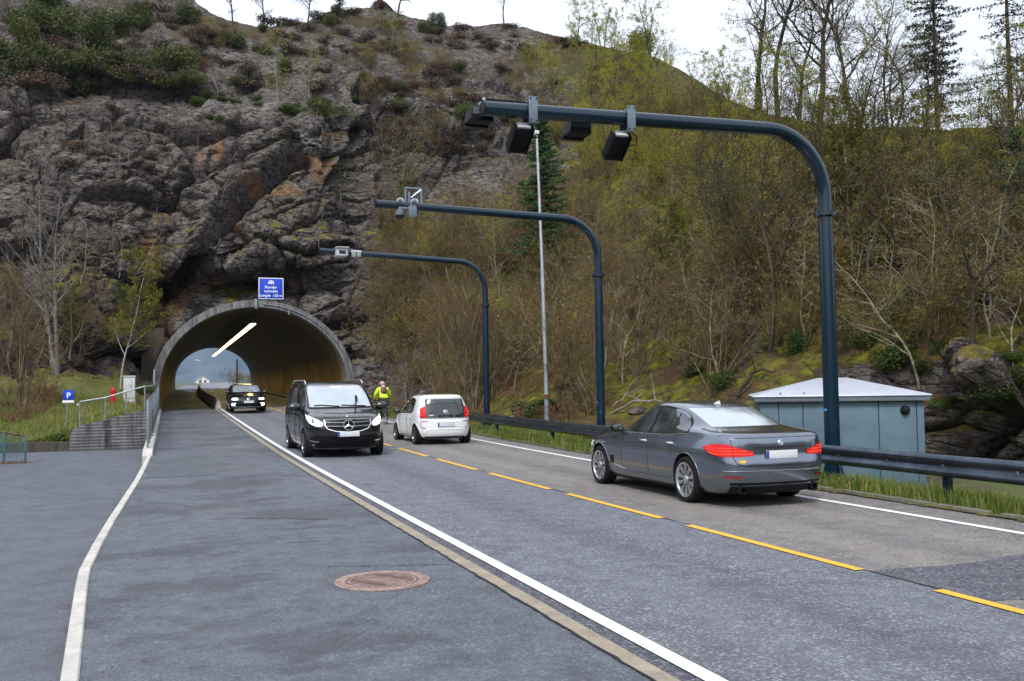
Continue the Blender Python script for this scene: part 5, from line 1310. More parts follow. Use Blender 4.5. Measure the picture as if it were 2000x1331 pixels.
C3.wrap('tailgate', M_sglass, -.59, .59,   .80, 1.35, True, .014, 44, 14, mirror=False)
C3.wrap('windscreen', M_glass, -.60, .60, 1.0, 1.35, False, .006, 24, 8, mirror=False)
C3.line('window_arc', M_gap, [(-.57, 1.16), (-.3, 1.21), (0, 1.225), (.3, 1.21), (.57, 1.16)], .005, mirror=False, off=.015)
for sg in (1,):
    C3.wrap('tail_lamp', M_red, .585, .77, lambda q: .805, lambda q: 1.155-(q-.585)*.45, True, .019, 12, 10)
    C3.line('lamp_bar', M_redhot, [(.64, .86), (.735, .88), (.735, 1.0), (.66, 1.06)], .010, off=.021)
C3.line('spoiler', P_white, [(-.56, 1.385), (.56, 1.385)], .020, mirror=False, off=.008)
bd, MM = disc_on(C3, True, .965, .062, M_chrome, 'badge', .018)
mb = MB(); mb.lathe([(.050, .0085), (.050, .0092), (0, .0092)], 20, MM); bf = mb.build('badge_face', M_rimd, bd)
mb = MB()
for seg_ in (((-.026, .036), (0, .004), (.026, .036)), ((-.044, .016), (-.020, -.038), (0, -.004), (.020, -.038), (.044, .016))):
    mb.tube([MM @ Vector((a, b, .011)) for a, b in seg_], .0045, 4)
mb.build('badge_letters', M_chrome, bd)
C3.line('tailgate_script', M_chrome, [(-.50, .875), (-.36, .877)], .010, mirror=False, off=.016)
C3.line('reflector_outline', M_redd, [(.52, .70), (.735, .705), (.765, .67), (.75, .56), (.70, .515), (.62, .51)], .008, off=.006)
C3.line('boot_gap', M_gap, [(-.58, .775), (.58, .775)], .005, mirror=False, off=.0)
C3.line('plate_recess_edge', M_cabgrey, [(-.46, .665), (.46, .665)], .008, mirror=False, off=.002)
C3.line('bumper_crease', P_white, [(-.66, .40), (-.45, .46), (.45, .46), (.66, .40)], .014, mirror=False, off=-.002)
C3.wrap('lower_trim', M_trim, -.62, .62, .19, .255, True, .006, 20, 2, mirror=False)
C3.plate(True, .60, .26, .057, .012)
C3.mirror(.62, .93, M_trim, 1.0)
for pts in ([(.66, .36), (.68, .91)], [(-.24, .30), (-.24, .93)], [(-.86, .93), (-.80, .62), (-.72, .52)], [(-.72, .29), (.66, .28)]): C3.line('panel_gap', M_gap, pts, .0035, side=True)
for y in (-.12, -.70):
    for sg in (-1, 1):
        x = C3.sidex(y, .80); mb = MB(); mb.tube([(sg*(x+.004), y-.08, .80), (sg*(x+.025), y, .80), (sg*(x+.004), y+.08, .80)], .012, 8); mb.build('door_handle', P_white, C3.t)
C3.side('sill', M_trim, -.86, .86, .19, .215, .004)
mb = MB(); mb.tube([(0, -1.30, 1.47), (0, -1.38, 1.53)], .008, 6); mb.build('roof_antenna', M_trim, C3.t)
C3.wrap('headlamp', M_head, .5, .82, .62, .74, False, .008, 10, 3)
# ---- black hatchback at the tunnel mouth
T = [(.18, 1.88, -1.88, .78), (.27, 2.06, -2.03, .855), (.42, 2.13, -2.09, .887), (.56, 2.135, -2.10, .897), (.68, 2.09, -2.095, .899), (.76, 1.96, -2.085, .896), (.83, 1.73, -2.08, .888), (.90, 1.40, -2.07, .875), (.95, 1.14, -2.06, .858), (1.0, .98, -2.04, .838), (1.08, .82, -2.0, .805), (1.2, .60, -1.93, .76), (1.32, .36, -1.81, .70), (1.40, .14, -1.66, .635), (1.435, -.06, -1.5, .56), (1.447, -.3, -1.25, .40), (1.452, -.6, -.95, .05)]
gp = atY(484.5, 800, 53.6)
C4 = Car('hatchback_car', 'black hatchback with bright headlamps emerging at the tunnel mouth', rows(T, [(.18, 2.4, 10, 2.8, 14), (1.0, 2.5, 9, 2.8, 14), (1.45, 2.5, 6, 2.6, 7)]), P_black, .316, (1.315, -1.315), 1.56, (gp.x+.02, 55.8, zr(55)+.06), math.pi, rim=M_rimd, spokes=10, scale=1.08)
C4.wrap('windscreen', M_glass, -.70, .70, 1.02, 1.37, False, .006, 24, 8, mirror=False)
gt = interp([(-1.55, 1.15), (-1.2, 1.27), (-.5, 1.36), (.1, 1.345), (.5, 1.18), (.85, 1.0)]); gb = interp([(-1.55, .99), (.85, .94)])
C4.side('window_frame', M_trim, -1.55, .85, lambda y: gb(y)-.01, lambda y: gt(y)+.012, .003, 30)
for a, b in ((-1.48, -.98), (-.93, -.2), (-.14, .74)): C4.side('window', M_sglass, a, b, lambda y: gb(y)+.008, lambda y: gt(y)-.01, .007, 20)
C4.wrap('headlamp', M_head, .50, .88, lambda q: .615, lambda q: .735-abs(q-.66)*.12, False, .008, 12, 4); C4.wrap('lamp_beam', M_headhot, .56, .80, .635, .705, False, .014, 8, 3)
C4.wrap('grille', M_trim, -.50, .50, .60, .71, False, .006, 20, 3, mirror=False); C4.line('grille_chrome', M_chrome, [(-.5, .615), (.5, .615)], .007, rear=False, mirror=False, off=.01)
bd, MM = disc_on(C4, False, .665, .062, M_chrome, 'badge', .016)
mb = MB(); mb.lathe([(.048, .0085), (.048, .0092), (0, .0092)], 20, MM); mb.build('badge_face', M_rimd, bd)
C4.wrap('lower_intake', M_trim, -.62, .62, .27, .44, False, .006, 20, 4, mirror=False)
C4.line('bumper_chrome', M_chrome, [(-.74, .33), (-.62, .265), (.62, .265), (.74, .33)], .010, rear=False, mirror=False, off=.012)
C4.line('day_lamp', M_headhot, [(.62, .45), (.84, .44), (.86, .36), (.66, .35)], .012, rear=False, off=.012, mirror=True)
C4.plate(False, .52, .26, .057, .02); C4.mirror(.78, .97, P_black, 1.05)
for pts in ([(.78, .36), (.80, .94)], [(-.17, .30), (-.17, .95)]): C4.line('panel_gap', M_gap, pts, .0035, side=True)
C4.line('bonnet_gap', M_gap, [(-.6, .735), (0, .745), (.6, .735)], .005, rear=False, mirror=False, off=.0)
# ------------------------------------------------------------------ trees and bushes
def bark(name, c1, c2, sc=8, moss=None):
    g = NT(name); P = g.coord(obj=True); n = g.noise(sc, 4, .7, P); c = g.mix(g.rng(n, .35, .65), c1, c2)
    if moss: c = g.mix(g.rng(g.noise(2.3, 4, .6, P), .48, .62, 0, .8), c, moss)
    g.fin(c, .85, 0, .25); return g.m
B_twig = bark('twig_bark_brown', (.075, .050, .030), (.16, .108, .062), 3)
B_twigd = bark('twig_bark_dark', (.022, .017, .013), (.060, .045, .032), 3)
B_stem = bark('stem_bark_tan', (.075, .058, .038), (.26, .205, .14), 1.5, (.075, .075, .02))
B_oak = bark('trunk_bark_mossy', (.030, .025, .02), (.075, .060, .045), 6, (.042, .045, .016))
B_grey = bark('trunk_bark_grey', (.12, .112, .105), (.26, .245, .23), 6)
g = NT('birch_bark'); P = g.coord(scale=(3, 3, 14), obj=True); n = g.noise(2.5, 4, .7, P); g.fin(g.mix(g.rng(n, .54, .62), (.36, .345, .32), (.05, .045, .04)), .8); B_birch = g.m
B_palet = bark('bark_pale_tan', (.13, .11, .08), (.36, .31, .24), 2.5, (.12, .12, .04))
B_pine = bark('spruce_bark', (.045, .03, .02), (.11, .075, .05), 5); B_red = bark('pine_bark_red', (.14, .065, .035), (.26, .13, .07), 5)
def leafm(name, c1, c2, trans=.35, sc=1.3):
    g = NT(name); P = g.coord(); n = g.noise(sc, 4, .6, P); oi = g.n('ObjectInfo')
    f = g.math('ADD', g.rng(n, .3, .7, 0, .7), g.rng(oi.outputs['Random'], 0, 1, -.1, .4))
    c = g.mix(f, c1, c2); g.fin(c, .6, 0, .3)
    tr = g.n('BsdfTranslucent'); g.set(tr.inputs['Color'], c); ms = g.n('MixShader'); ms.inputs[0].default_value = trans
    out = g.t.nodes['Material Output']; g.t.links.new(g.p.outputs[0], ms.inputs[1]); g.t.links.new(tr.outputs[0], ms.inputs[2]); g.t.links.new(ms.outputs[0], out.inputs[0]); return g.m
L_spring = leafm('young_leaves', (.155, .170, .010), (.38, .385, .025), .5)
L_olive = leafm('olive_buds', (.10, .078, .010), (.27, .22, .030), .4)
L_birch = leafm('birch_leaves', (.075, .078, .010), (.19, .18, .022), .35)
L_green = leafm('dark_shrub_leaves', (.022, .042, .008), (.075, .115, .016), .2)
L_need = leafm('spruce_needles', (.018, .046, .016), (.080, .145, .034), .15)
L_needo = leafm('sparse_needles', (.014, .024, .012), (.06, .065, .025), .1)
L_ivy = leafm('ivy_leaves', (.014, .036, .010), (.05, .10, .02), .15)
L_heath = leafm('heather_foliage', (.040, .022, .018), (.105, .065, .040), .1)
L_pale = leafm('pale_willow_leaves', (.17, .20, .05), (.36, .38, .12), .4)
L_juni = leafm('juniper_foliage', (.018, .030, .006), (.085, .100, .016), .15)

def rvec(r): 
    while True:
        v = Vector((r.uniform(-1, 1), r.uniform(-1, 1), r.uniform(-1, 1)))
        if .05 < v.length < 1: return v.normalized()
def segs_mesh(segs, sides):
    a = np.array([(*s[0], *s[1], s[2], s[3]) for s in segs], dtype=float)
    p0, p1, ra, rb = a[:, :3], a[:, 3:6], a[:, 6], a[:, 7]
    d = p1-p0; d /= np.linalg.norm(d, axis=1, keepdims=True)+1e-9
    up_ = np.where(np.abs(d[:, 2:3]) < .9, np.array([[0, 0, 1.]]), np.array([[1., 0, 0]])); x = np.cross(d, up_); x /= np.linalg.norm(x, axis=1, keepdims=True); y = np.cross(d, x)
    V = []
    for k in range(sides):
        an = 2*math.pi*k/sides; o = x*math.cos(an)+y*math.sin(an); V.append(p0+o*ra[:, None]); V.append(p1+o*rb[:, None])
    V = np.stack(V, 1); n = len(segs); base = (np.arange(n)*2*sides)[:, None]
    F = np.concatenate([base+np.array([[2*k, 2*((k+1) % sides), 2*((k+1) % sides)+1, 2*k+1]]) for k in range(sides)], 0)
    return V.reshape(-1, 3), F
def leaves_mesh(pts, size, r, asp=.6, flat=0.):
    P = np.array(pts, float); n = len(P); rg = np.random.RandomState(r)
    u_ = rg.normal(size=(n, 3)); u_ /= np.linalg.norm(u_, axis=1, keepdims=True); w = rg.normal(size=(n, 3)); w[:, 2] += flat*3; v = np.cross(w, u_); v /= np.linalg.norm(v, axis=1, keepdims=True)+1e-9
    s_ = size*rg.uniform(.55, 1.35, (n, 1)); u_ = u_*s_; v = v*s_*asp
    V = np.stack([P-u_, P-v, P+u_, P+v], 1).reshape(-1, 3); F = np.arange(4*n).reshape(-1, 4); return V, F
class Tree:
    def __init__(s, seed): s.r = random.Random(seed); s.trunk = []; s.twig = []; s.leaf = []
    def grow(s, p, d, L, rad, lev, maxlev, nch, spread, up, wob, leafp, ratio=.55, taper=.35, minz=None, step=None, start=.3):
        r = s.r; n = max(2, int(L/(step or (.45 if lev == 0 else .28)))); n = min(n, 12); q = p.copy(); dd = d.copy(); pts = [q.copy()]; rr = [rad]
        for i in range(n):
            dd = (dd+rvec(r)*wob+Vector((0, 0, up))).normalized(); q = q+dd*(L/n); pts.append(q.copy()); rr.append(rad*(1-(1-taper)*(i+1)/n))
        for i in range(n): (s.trunk if lev == 0 or rad > .022 else s.twig).append((pts[i], pts[i+1], rr[i], rr[i+1]))
        if lev < maxlev:
            k = nch[lev] if lev < len(nch) else nch[-1]
            for j in range(k):
                f = start+(1-start)*(j+r.random())/k; i = min(n-1, int(f*n)); t = f*n-i; b = pts[i].lerp(pts[i+1], min(1, max(0, t)))
                ax = (pts[i+1]-pts[i]).normalized(); side = ax.cross(rvec(r)).normalized(); nd = (ax*(1-spread)+side*spread*1.2).normalized()
                s.grow(b, nd, L*ratio*r.uniform(.6, 1.15)*(1.15-.5*f), max(.004, rr[i]*.55), lev+1, maxlev, nch, spread, up, wob*1.1, leafp, ratio, taper, step=step, start=.15)
        if lev >= maxlev-1 and leafp > 0:
            for i in range(1, n+1):
                for _ in range(int(leafp) + (1 if r.random() < leafp % 1 else 0)): s.leaf.append(pts[i]+rvec(r)*.12)
    def build(s, name, label, cat, bm_, tm, lm, lsize=.05, group=None, trunkname='trunk', tw_r=1.0):
        t = thing(name, (0, 0, 0), label, cat, group)
        if s.trunk: V_, F_ = segs_mesh(s.trunk, 6); np_mesh(trunkname, V_, F_, bm_, t)
        Vs = []; Fs = []; mi = []; b = 0
        if s.twig:
            tw = [(a, c, max(.0055, ra*tw_r), max(.0038, rb*tw_r)) for a, c, ra, rb in s.twig]; V_, F_ = segs_mesh(tw, 3); Vs.append(V_); Fs.append(F_); mi += [0]*len(F_); b = len(V_)
        if s.leaf and lm: V_, F_ = leaves_mesh(s.leaf, lsize, 5); Vs.append(V_); Fs.append(F_+b); mi += [1]*len(F_)
        if Vs: np_mesh('crown', np.concatenate(Vs), np.concatenate(Fs), [tm, lm or tm], t, smooth=False, mi=mi)
        return t
PROTO = {}
def multi(seed, h, stems, leafp, lm, tm=None, bm_=None, name='hazel_bush', spread=.55, lsize=.045, lean=.5, nch=(7, 5, 4), cat='bush', maxlev=3, rad=.035, start=.22):
    t = Tree(seed); r = t.r
    for k in range(stems):
        a = 2*math.pi*k/stems+r.uniform(-.4, .4); L = h*r.uniform(.65, 1.05); o = Vector((math.cos(a), math.sin(a), 0))
        t.grow(o*r.uniform(.03, .22), (o*lean*r.uniform(.3, 1.2)+Vector((0, 0, 1))).normalized(), L, rad*r.uniform(.5, 1.3), 0, maxlev, nch, spread, .04, .22, leafp, .48, start=start)
    return t.build(name, name, cat, bm_ or B_stem, tm or B_twig, lm, lsize)
def single(seed, h, leafp, lm, bm_, tm, name, cat='tree', rad=.12, nch=(13, 6, 5), spread=.55, lsize=.05, up=.05, wob=.10, start=.3, maxlev=3, ratio=.38, lean=(0, 0), tw_r=1.0):
    t = Tree(seed); t.grow(Vector((0, 0, -.3)), Vector((lean[0], lean[1], 1)).normalized(), h, rad, 0, maxlev, nch, spread, up, wob, leafp, ratio, .15, start=start)
    return t.build(name, name, cat, bm_, tm, lm, lsize, tw_r=tw_r)
def spruce(seed, h, w, dens, lm, name, bare=.1, rad=.12, droop=.25, gaps=.0, needle=.10, bk=None):
    t = Tree(seed); r = t.r; t.trunk = [(Vector((0, 0, -.4+h*i/10)), Vector((0, 0, -.4+h*(i+1)/10)), rad*(1-.09*i), rad*(1-.09*(i+1))) for i in range(10)]
    z = h*bare
    while z < h*.985:
        f = 1-z/h; Lb = w*(f**.75)*r.uniform(.6, 1.1)+.12; a = r.uniform(0, 6.28)
        if r.random() < gaps: z += .12; continue
        for k in range(r.choice((3, 4, 5))):
            a += 2*math.pi/4+r.uniform(-.4, .4); L = Lb*r.uniform(.6, 1.15); o = Vector((math.cos(a), math.sin(a), 0)); pts = []
            for i in range(8):
                u_ = i/7; pts.append(Vector((0, 0, z))+o*L*u_+Vector((0, 0, .12*L*u_-droop*L*u_*u_+.18*L*u_**4)))
            for i in range(7): t.twig.append((pts[i], pts[i+1], .022*(1-i/8)+.004, .022*(1-(i+1)/8)+.004))
            side = o.cross(Vector((0, 0, 1)))
            for i in range(1, 8):
                for sg in (-1, 1):
                    l2 = L*.32*(1-abs(i/7-.45))*r.uniform(.6, 1.2); e = pts[i]+(o*.6+side*sg).normalized()*l2+Vector((0, 0, -.12*l2))
                    m_ = int(dens*l2/.1)+1
                    for j in range(m_): t.leaf.append(pts[i].lerp(e, (j+r.random())/m_)+rvec(r)*.05)
                for j in range(int(dens)): t.leaf.append(pts[i]+rvec(r)*.08)
        z += .28*(.5+f)*r.uniform(.7, 1.2)
    return t.build(name, name, 'tree', bk or B_pine, bk or B_pine, lm, needle)
def blob(seed, w, h, n, lm, name, size=.07, cat='shrub', stems=6, flat=.8):
    """dense evergreen or heather cushion: leaf-sized faces through an uneven volume, on short branching stems"""
    t = Tree(seed); r = t.r; lob = [(Vector((r.uniform(-w, w)*.55, r.uniform(-w, w)*.45, r.uniform(.25, .75)*h)), r.uniform(.35, .62)) for _ in range(7)]
    for k in range(stems):
        c, q = lob[k % 7]; t.trunk.append((Vector((0, 0, -.2)), c*.6, .035, .02)); t.trunk.append((c*.6, c, .02, .01))
        for _ in range(7): t.twig.append((c*.7, c+rvec(r)*w*q*.9, .010, .004))
    for _ in range(n):
        c, q = r.choice(lob); v = rvec(r)*(r.random()**.35)
        t.leaf.append(c+Vector((v.x*w*q, v.y*w*q, v.z*h*q*flat)))
    return t.build(name, name, cat, B_twigd, B_twigd, lm, size, trunkname='stems')

PR = {
 'hazel': [multi(s_, h, st, lp, L_olive, spread=.5, nch=(6, 5, 4)) for s_, h, st, lp in ((1, 5.6, 10, .25), (2, 4.6, 8, .45), (3, 6.2, 9, .15), (4, 3.8, 9, .4))],
 'hazelg': [multi(s_, h, st, 1.0, L_spring, name='budding_bush', lsize=.05, tm=B_twig, bm_=B_twig) for s_, h, st in ((11, 4.8, 8), (12, 5.8, 7), (13, 3.6, 8))],
 'thicket': [multi(s_, h, st, .45, L_olive, name='twiggy_bush', lsize=.045, bm_=B_twig, lean=.75, spread=.6, nch=(7, 6, 4), rad=.022) for s_, h, st in ((21, 2.6, 9), (22, 3.2, 8))],
 'young': [single(s_, h, lp, L_spring, B_oak, B_twig, 'young_tree', rad=.085, nch=(14, 6, 4), spread=.5, lsize=.055, start=.2) for s_, h, lp in ((31, 7.5, 2.6), (32, 6.2, 2.2), (33, 8.5, 1.8))],
 'bare': [single(s_, h, .25, L_olive, B_oak, B_twigd, 'bare_tree', rad=.15, nch=(13, 7, 5, 4), spread=.5, up=.05, wob=.17, start=.3, ratio=.50, maxlev=4, tw_r=1.9) for s_, h in ((41, 9.5), (42, 11.5), (43, 8.0))],
 'birch': [single(s_, h, lp, L_birch, B_birch, B_twigd, 'birch_tree', rad=.06, nch=(26, 8, 4), spread=.45, up=.03, start=.28, lsize=.055, ratio=.3) for s_, h, lp in ((51, 9.0, 4.0), (52, 6.5, 1.2))],
 'spruce': [spruce(61, 9.5, 2.6, 5, L_need, 'spruce_tree', bare=.06, needle=.055), spruce(62, 8.6, 1.9, 3.2, L_needo, 'spruce_tree', bare=.06, gaps=.15, needle=.05), spruce(63, 9.6, 1.8, 1.3, L_needo, 'spruce_tree', bare=.1, gaps=.3, needle=.05), spruce(64, 6.5, 1.9, 2.0, L_need, 'spruce_tree', bare=.02, gaps=.1, needle=.08)],
 'juniper': [blob(71, 1.7, 1.4, 3600, L_juni, 'juniper_shrub', .065), blob(72, 1.2, 1.9, 3000, L_juni, 'juniper_shrub', .06), blob(70, 2.2, 1.0, 3600, L_juni, 'juniper_shrub', .06)],
 'green': [blob(75, 1.3, 1.1, 2400, L_green, 'evergreen_shrub', .07)],
 'heather': [blob(73, 1.6, .6, 1500, L_heath, 'heather_shrub', .06), blob(74, 1.2, .6, 1100, L_heath, 'heather_shrub', .055)],
 'pinetop': [blob(76, 2.2, 3.4, 4200, L_juni, 'pine_tree', .095, 'tree', flat=.9)],
 'ivy': [blob(77, 1.0, 1.6, 2200, L_ivy, 'ivy_shrub', .06, flat=1.2)],
 'palebare': [single(s_, 6.0, .15, L_olive, B_palet, B_palet, 'pale_bare_tree', rad=.055, nch=(13, 6, 4), spread=.55, up=.03, wob=.22, start=.18, ratio=.45, tw_r=1.25) for s_ in (101, 102, 103)],
 'palesap': [single(s_, 5.4, 3.2, L_pale, B_grey, B_twigd, 'leafing_sapling', rad=.04, nch=(16, 7), spread=.5, lsize=.05, start=.15, maxlev=2, ratio=.36) for s_ in (85, 86)],
 'sapling': [single(s_, 3.6, 1.0, L_pale, B_grey, B_twigd, 'sapling', rad=.03, nch=(10, 5), spread=.5, lsize=.055, start=.25, maxlev=2) for s_ in (81, 82)],
 'paletree': [],
 'hazelb': [multi(95, 5.8, 13, .0, None, spread=.45, nch=(6, 5, 4), bm_=B_stem, tm=B_twig, name='hazel_bush', lean=.34)],
 'baresap': [single(s_, 3.2, .0, None, B_grey, B_twig, 'bare_sapling', rad=.028, nch=(10, 5), spread=.5, start=.2, maxlev=2, wob=.2) for s_ in (83, 84)],
 'fern': [multi(91, .9, 14, .0, None, name='dead_bracken', rad=.012, lean=1.3, nch=(7, 3), maxlev=2, bm_=bark('bracken_brown', (.10, .052, .028), (.20, .11, .06), 3), tm=bark('bracken_tip', (.11, .06, .03), (.22, .13, .07), 3))],
}
B_pale = bark('bark_pale_grey', (.085, .078, .072), (.20, .185, .17), 6)
t_ = Tree(97)
for dx, dz_, hh in ((0, 0, 10.2), (.12, 0, 9.6)):
    t_.grow(Vector((dx, 0, -.3)), Vector((-.10 if dx == 0 else -.02, 0, 1)).normalized(), hh, .13, 0, 3, (18, 7, 4), .42, .07, .07, 0, .30, .15, start=.3)
PR['paletree'].append(t_.build('bare_tree', 'x', 'tree', B_pale, B_pale, None, tw_r=1.0))
for k_ in PR:
    for o in PR[k_]: o['_p'] = 1
used = {}
def plant(kind, i, px=None, py=None, label=None, cat=None, group=None, sc=1., rz=None, lean=(0, 0), pos=None, sink=.12, sz=None):
    if pos is None:
        h_, n_ = hit(px, py)
        if h_ is None: return None
        pos = h_
    src = PR[kind][i % len(PR[kind])]
    if src.name not in used: used[src.name] = 1; o = src
    else: o = copy_tree(src)
    rz = RN.uniform(0, 6.28) if rz is None else rz
    o.location = (pos.x, pos.y, pos.z-sink); o.rotation_euler = (lean[0], lean[1], rz); o.scale = (sc, sc, sc*(sz or 1))
    if label: o['label'] = label
    if cat: o['category'] = cat
    if group: o['group'] = group
    elif 'group' in o: del o['group']
    if '_p' in o: del o['_p']
    return o
RN = random.Random(77)
# ---- notable single plants first (they keep their own labels)
plant('spruce', 0, 1062, 566, 'dark green spruce directly behind the upper part of the street light pole', sc=1.08, rz=.4)
plant('spruce', 1, 1832, 262, 'tall spruce on the right skyline with a full dark crown, second from the right edge', sc=1.0)
plant('spruce', 2, 1976, 262, 'thin half-bare spruce on the skyline at the far right edge', sc=1.0)
plant('spruce', 3, 1990, 470, 'small blue-green young spruce at the right edge below the skyline', sc=.55)
plant('bare', 1, 1520, 235, 'big forked bare tree on the right skyline above the bend of the nearest gantry', sc=1.05, lean=(0, .05))
plant('bare', 0, 1598, 252, 'straight bare tree on the skyline above the top of the nearest gantry post', sc=1.15)
plant('bare', 2, 1478, 215, 'slender bare tree on the skyline left of the big forked one', sc=1.15)
plant('bare', 0, 1665, 250, 'bare tree on the right skyline between the nearest gantry post and the full-crowned spruce', sc=.85)
plant('bare', 2, 1560, 240, 'slim bare tree on the skyline between the forked tree and the straight one', sc=.8)
plant('young', 2, 1735, 262, 'tall thin leafing tree on the skyline left of the full-crowned spruce', sc=.85)
plant('pinetop', 0, 1395, 178, 'dark rounded pine crown on the ridge where the hill meets the right skyline', sc=1.0)
plant('pinetop', 0, 1452, 205, 'lower dark pine crown just right of the rounded pine on the ridge', sc=.75)
plant('young', 0, 1275, 185, 'leafing tree with an airy yellow-green crown rising over the ridge left of the rounded pine', sc=1.05)
plant('pinetop', 0, 1250, 112, 'small dark pine top poking over the ridge above the airy leafing tree', sc=.75)
plant('young', 1, 1180, 104, 'pale airy tree on the ridge line left of the small pine top', sc=.75)
for px, sc, lab in ((455, .62, 'bare tree on the ridge above the cliff, leftmost of three'), (515, .6, 'bare tree on the ridge above the cliff, second from the left of three'), (600, .62, 'bare tree on the ridge above the cliff, rightmost of three'), (985, .58, 'pair-like bare tree on the ridge above the two dark reader boxes'), (1036, .58, 'bare tree on the ridge just right of the pair-like bare tree')):
    plant('bare', int(px) % 3, px, 52 if px < 700 else 56, lab, sc=sc)
plant('spruce', 1, 664, 36, 'small dark pine standing on the summit left of the pointed boulder', sc=.5)
plant('bare', 2, 775, 34, 'mossy leaning tree on the summit right of the pointed boulder', sc=.75, lean=(0, .25))
plant('pinetop', 0, 852, 56, 'small dark bushy pine on the ridge left of the bare pair', sc=.5)
# left side
plant('paletree', 0, 108, 730, 'tall pale grey bare tree with two trunks on the left of the cliff', sc=1.0, rz=.3)
LB = COL.objects[-3] if False else None
plant('birch', 1, 137, 716, 'slim white birch with few branches right of the tall grey tree', sc=.62)
plant('birch', 0, 236, 760, 'white-stemmed birch in young leaf beside the pale electrical cabinet', sc=.80, lean=(0, .06))
plant('hazelb', 0, 42, 812, 'dense many-stemmed bare bush at the left edge behind the teal fence panel', sc=1.0)
plant('hazelb', 0, -45, 800, 'many-stemmed bare bush cut by the left picture edge', sc=1.1)
plant('palesap', 0, 545, 206, 'bright yellow-green sapling on the ledge high above the tunnel, larger of two', sc=1.05)
plant('palesap', 1, 605, 206, 'yellow-green sapling on the ledge high above the tunnel, smaller of two', sc=.85)
plant('palesap', 1, 788, 410, 'pale leafing sapling on the rock face above the farthest gantry', sc=1.0)
plant('palesap', 0, 770, 112, 'yellow-green sapling high on the hill below the summit boulder', sc=.75)
plant('baresap', 0, 425, 195, 'bare pale sapling on the ledge left of the yellow-green saplings', sc=1.1)
plant('baresap', 1, 250, 320, 'bare pale sapling clinging to the middle of the left cliff', sc=.9)
plant('baresap', 0, 352, 392, 'bare drooping sapling on the cliff left of the orange rock', sc=.7, lean=(0, -.8))
plant('baresap', 1, 210, 640, 'bare whitish sapling leaning left of the birch in young leaf', sc=1.0, lean=(0, -.5))
plant('ivy', 0, 232, 605, 'dark green ivy patch on the cliff behind the birch in young leaf', sc=1.0)
plant('green', 0, 1050, 815, 'bright green low shrub at the foot of the street light pole', sc=.75)
plant('green', 0, 280, 770, 'dark green low shrub right of the pale electrical cabinet', sc=.5)
plant('green', 0, 122, 866, 'small rounded olive shrub at the left end of the retaining wall', sc=.42)
plant('green', 0, 1745, 715, 'dark green shrub on the rock face above the hut roof', sc=.6)
# hazel clump beside the farthest gantry
plant('hazelb', 0, 925, 800, 'large pale many-stemmed hazel just left of the farthest gantry post', sc=1.18, rz=.2)
plant('hazel', 2, 905, 795, 'tall many-stemmed hazel behind the white hatchback', sc=1.05)
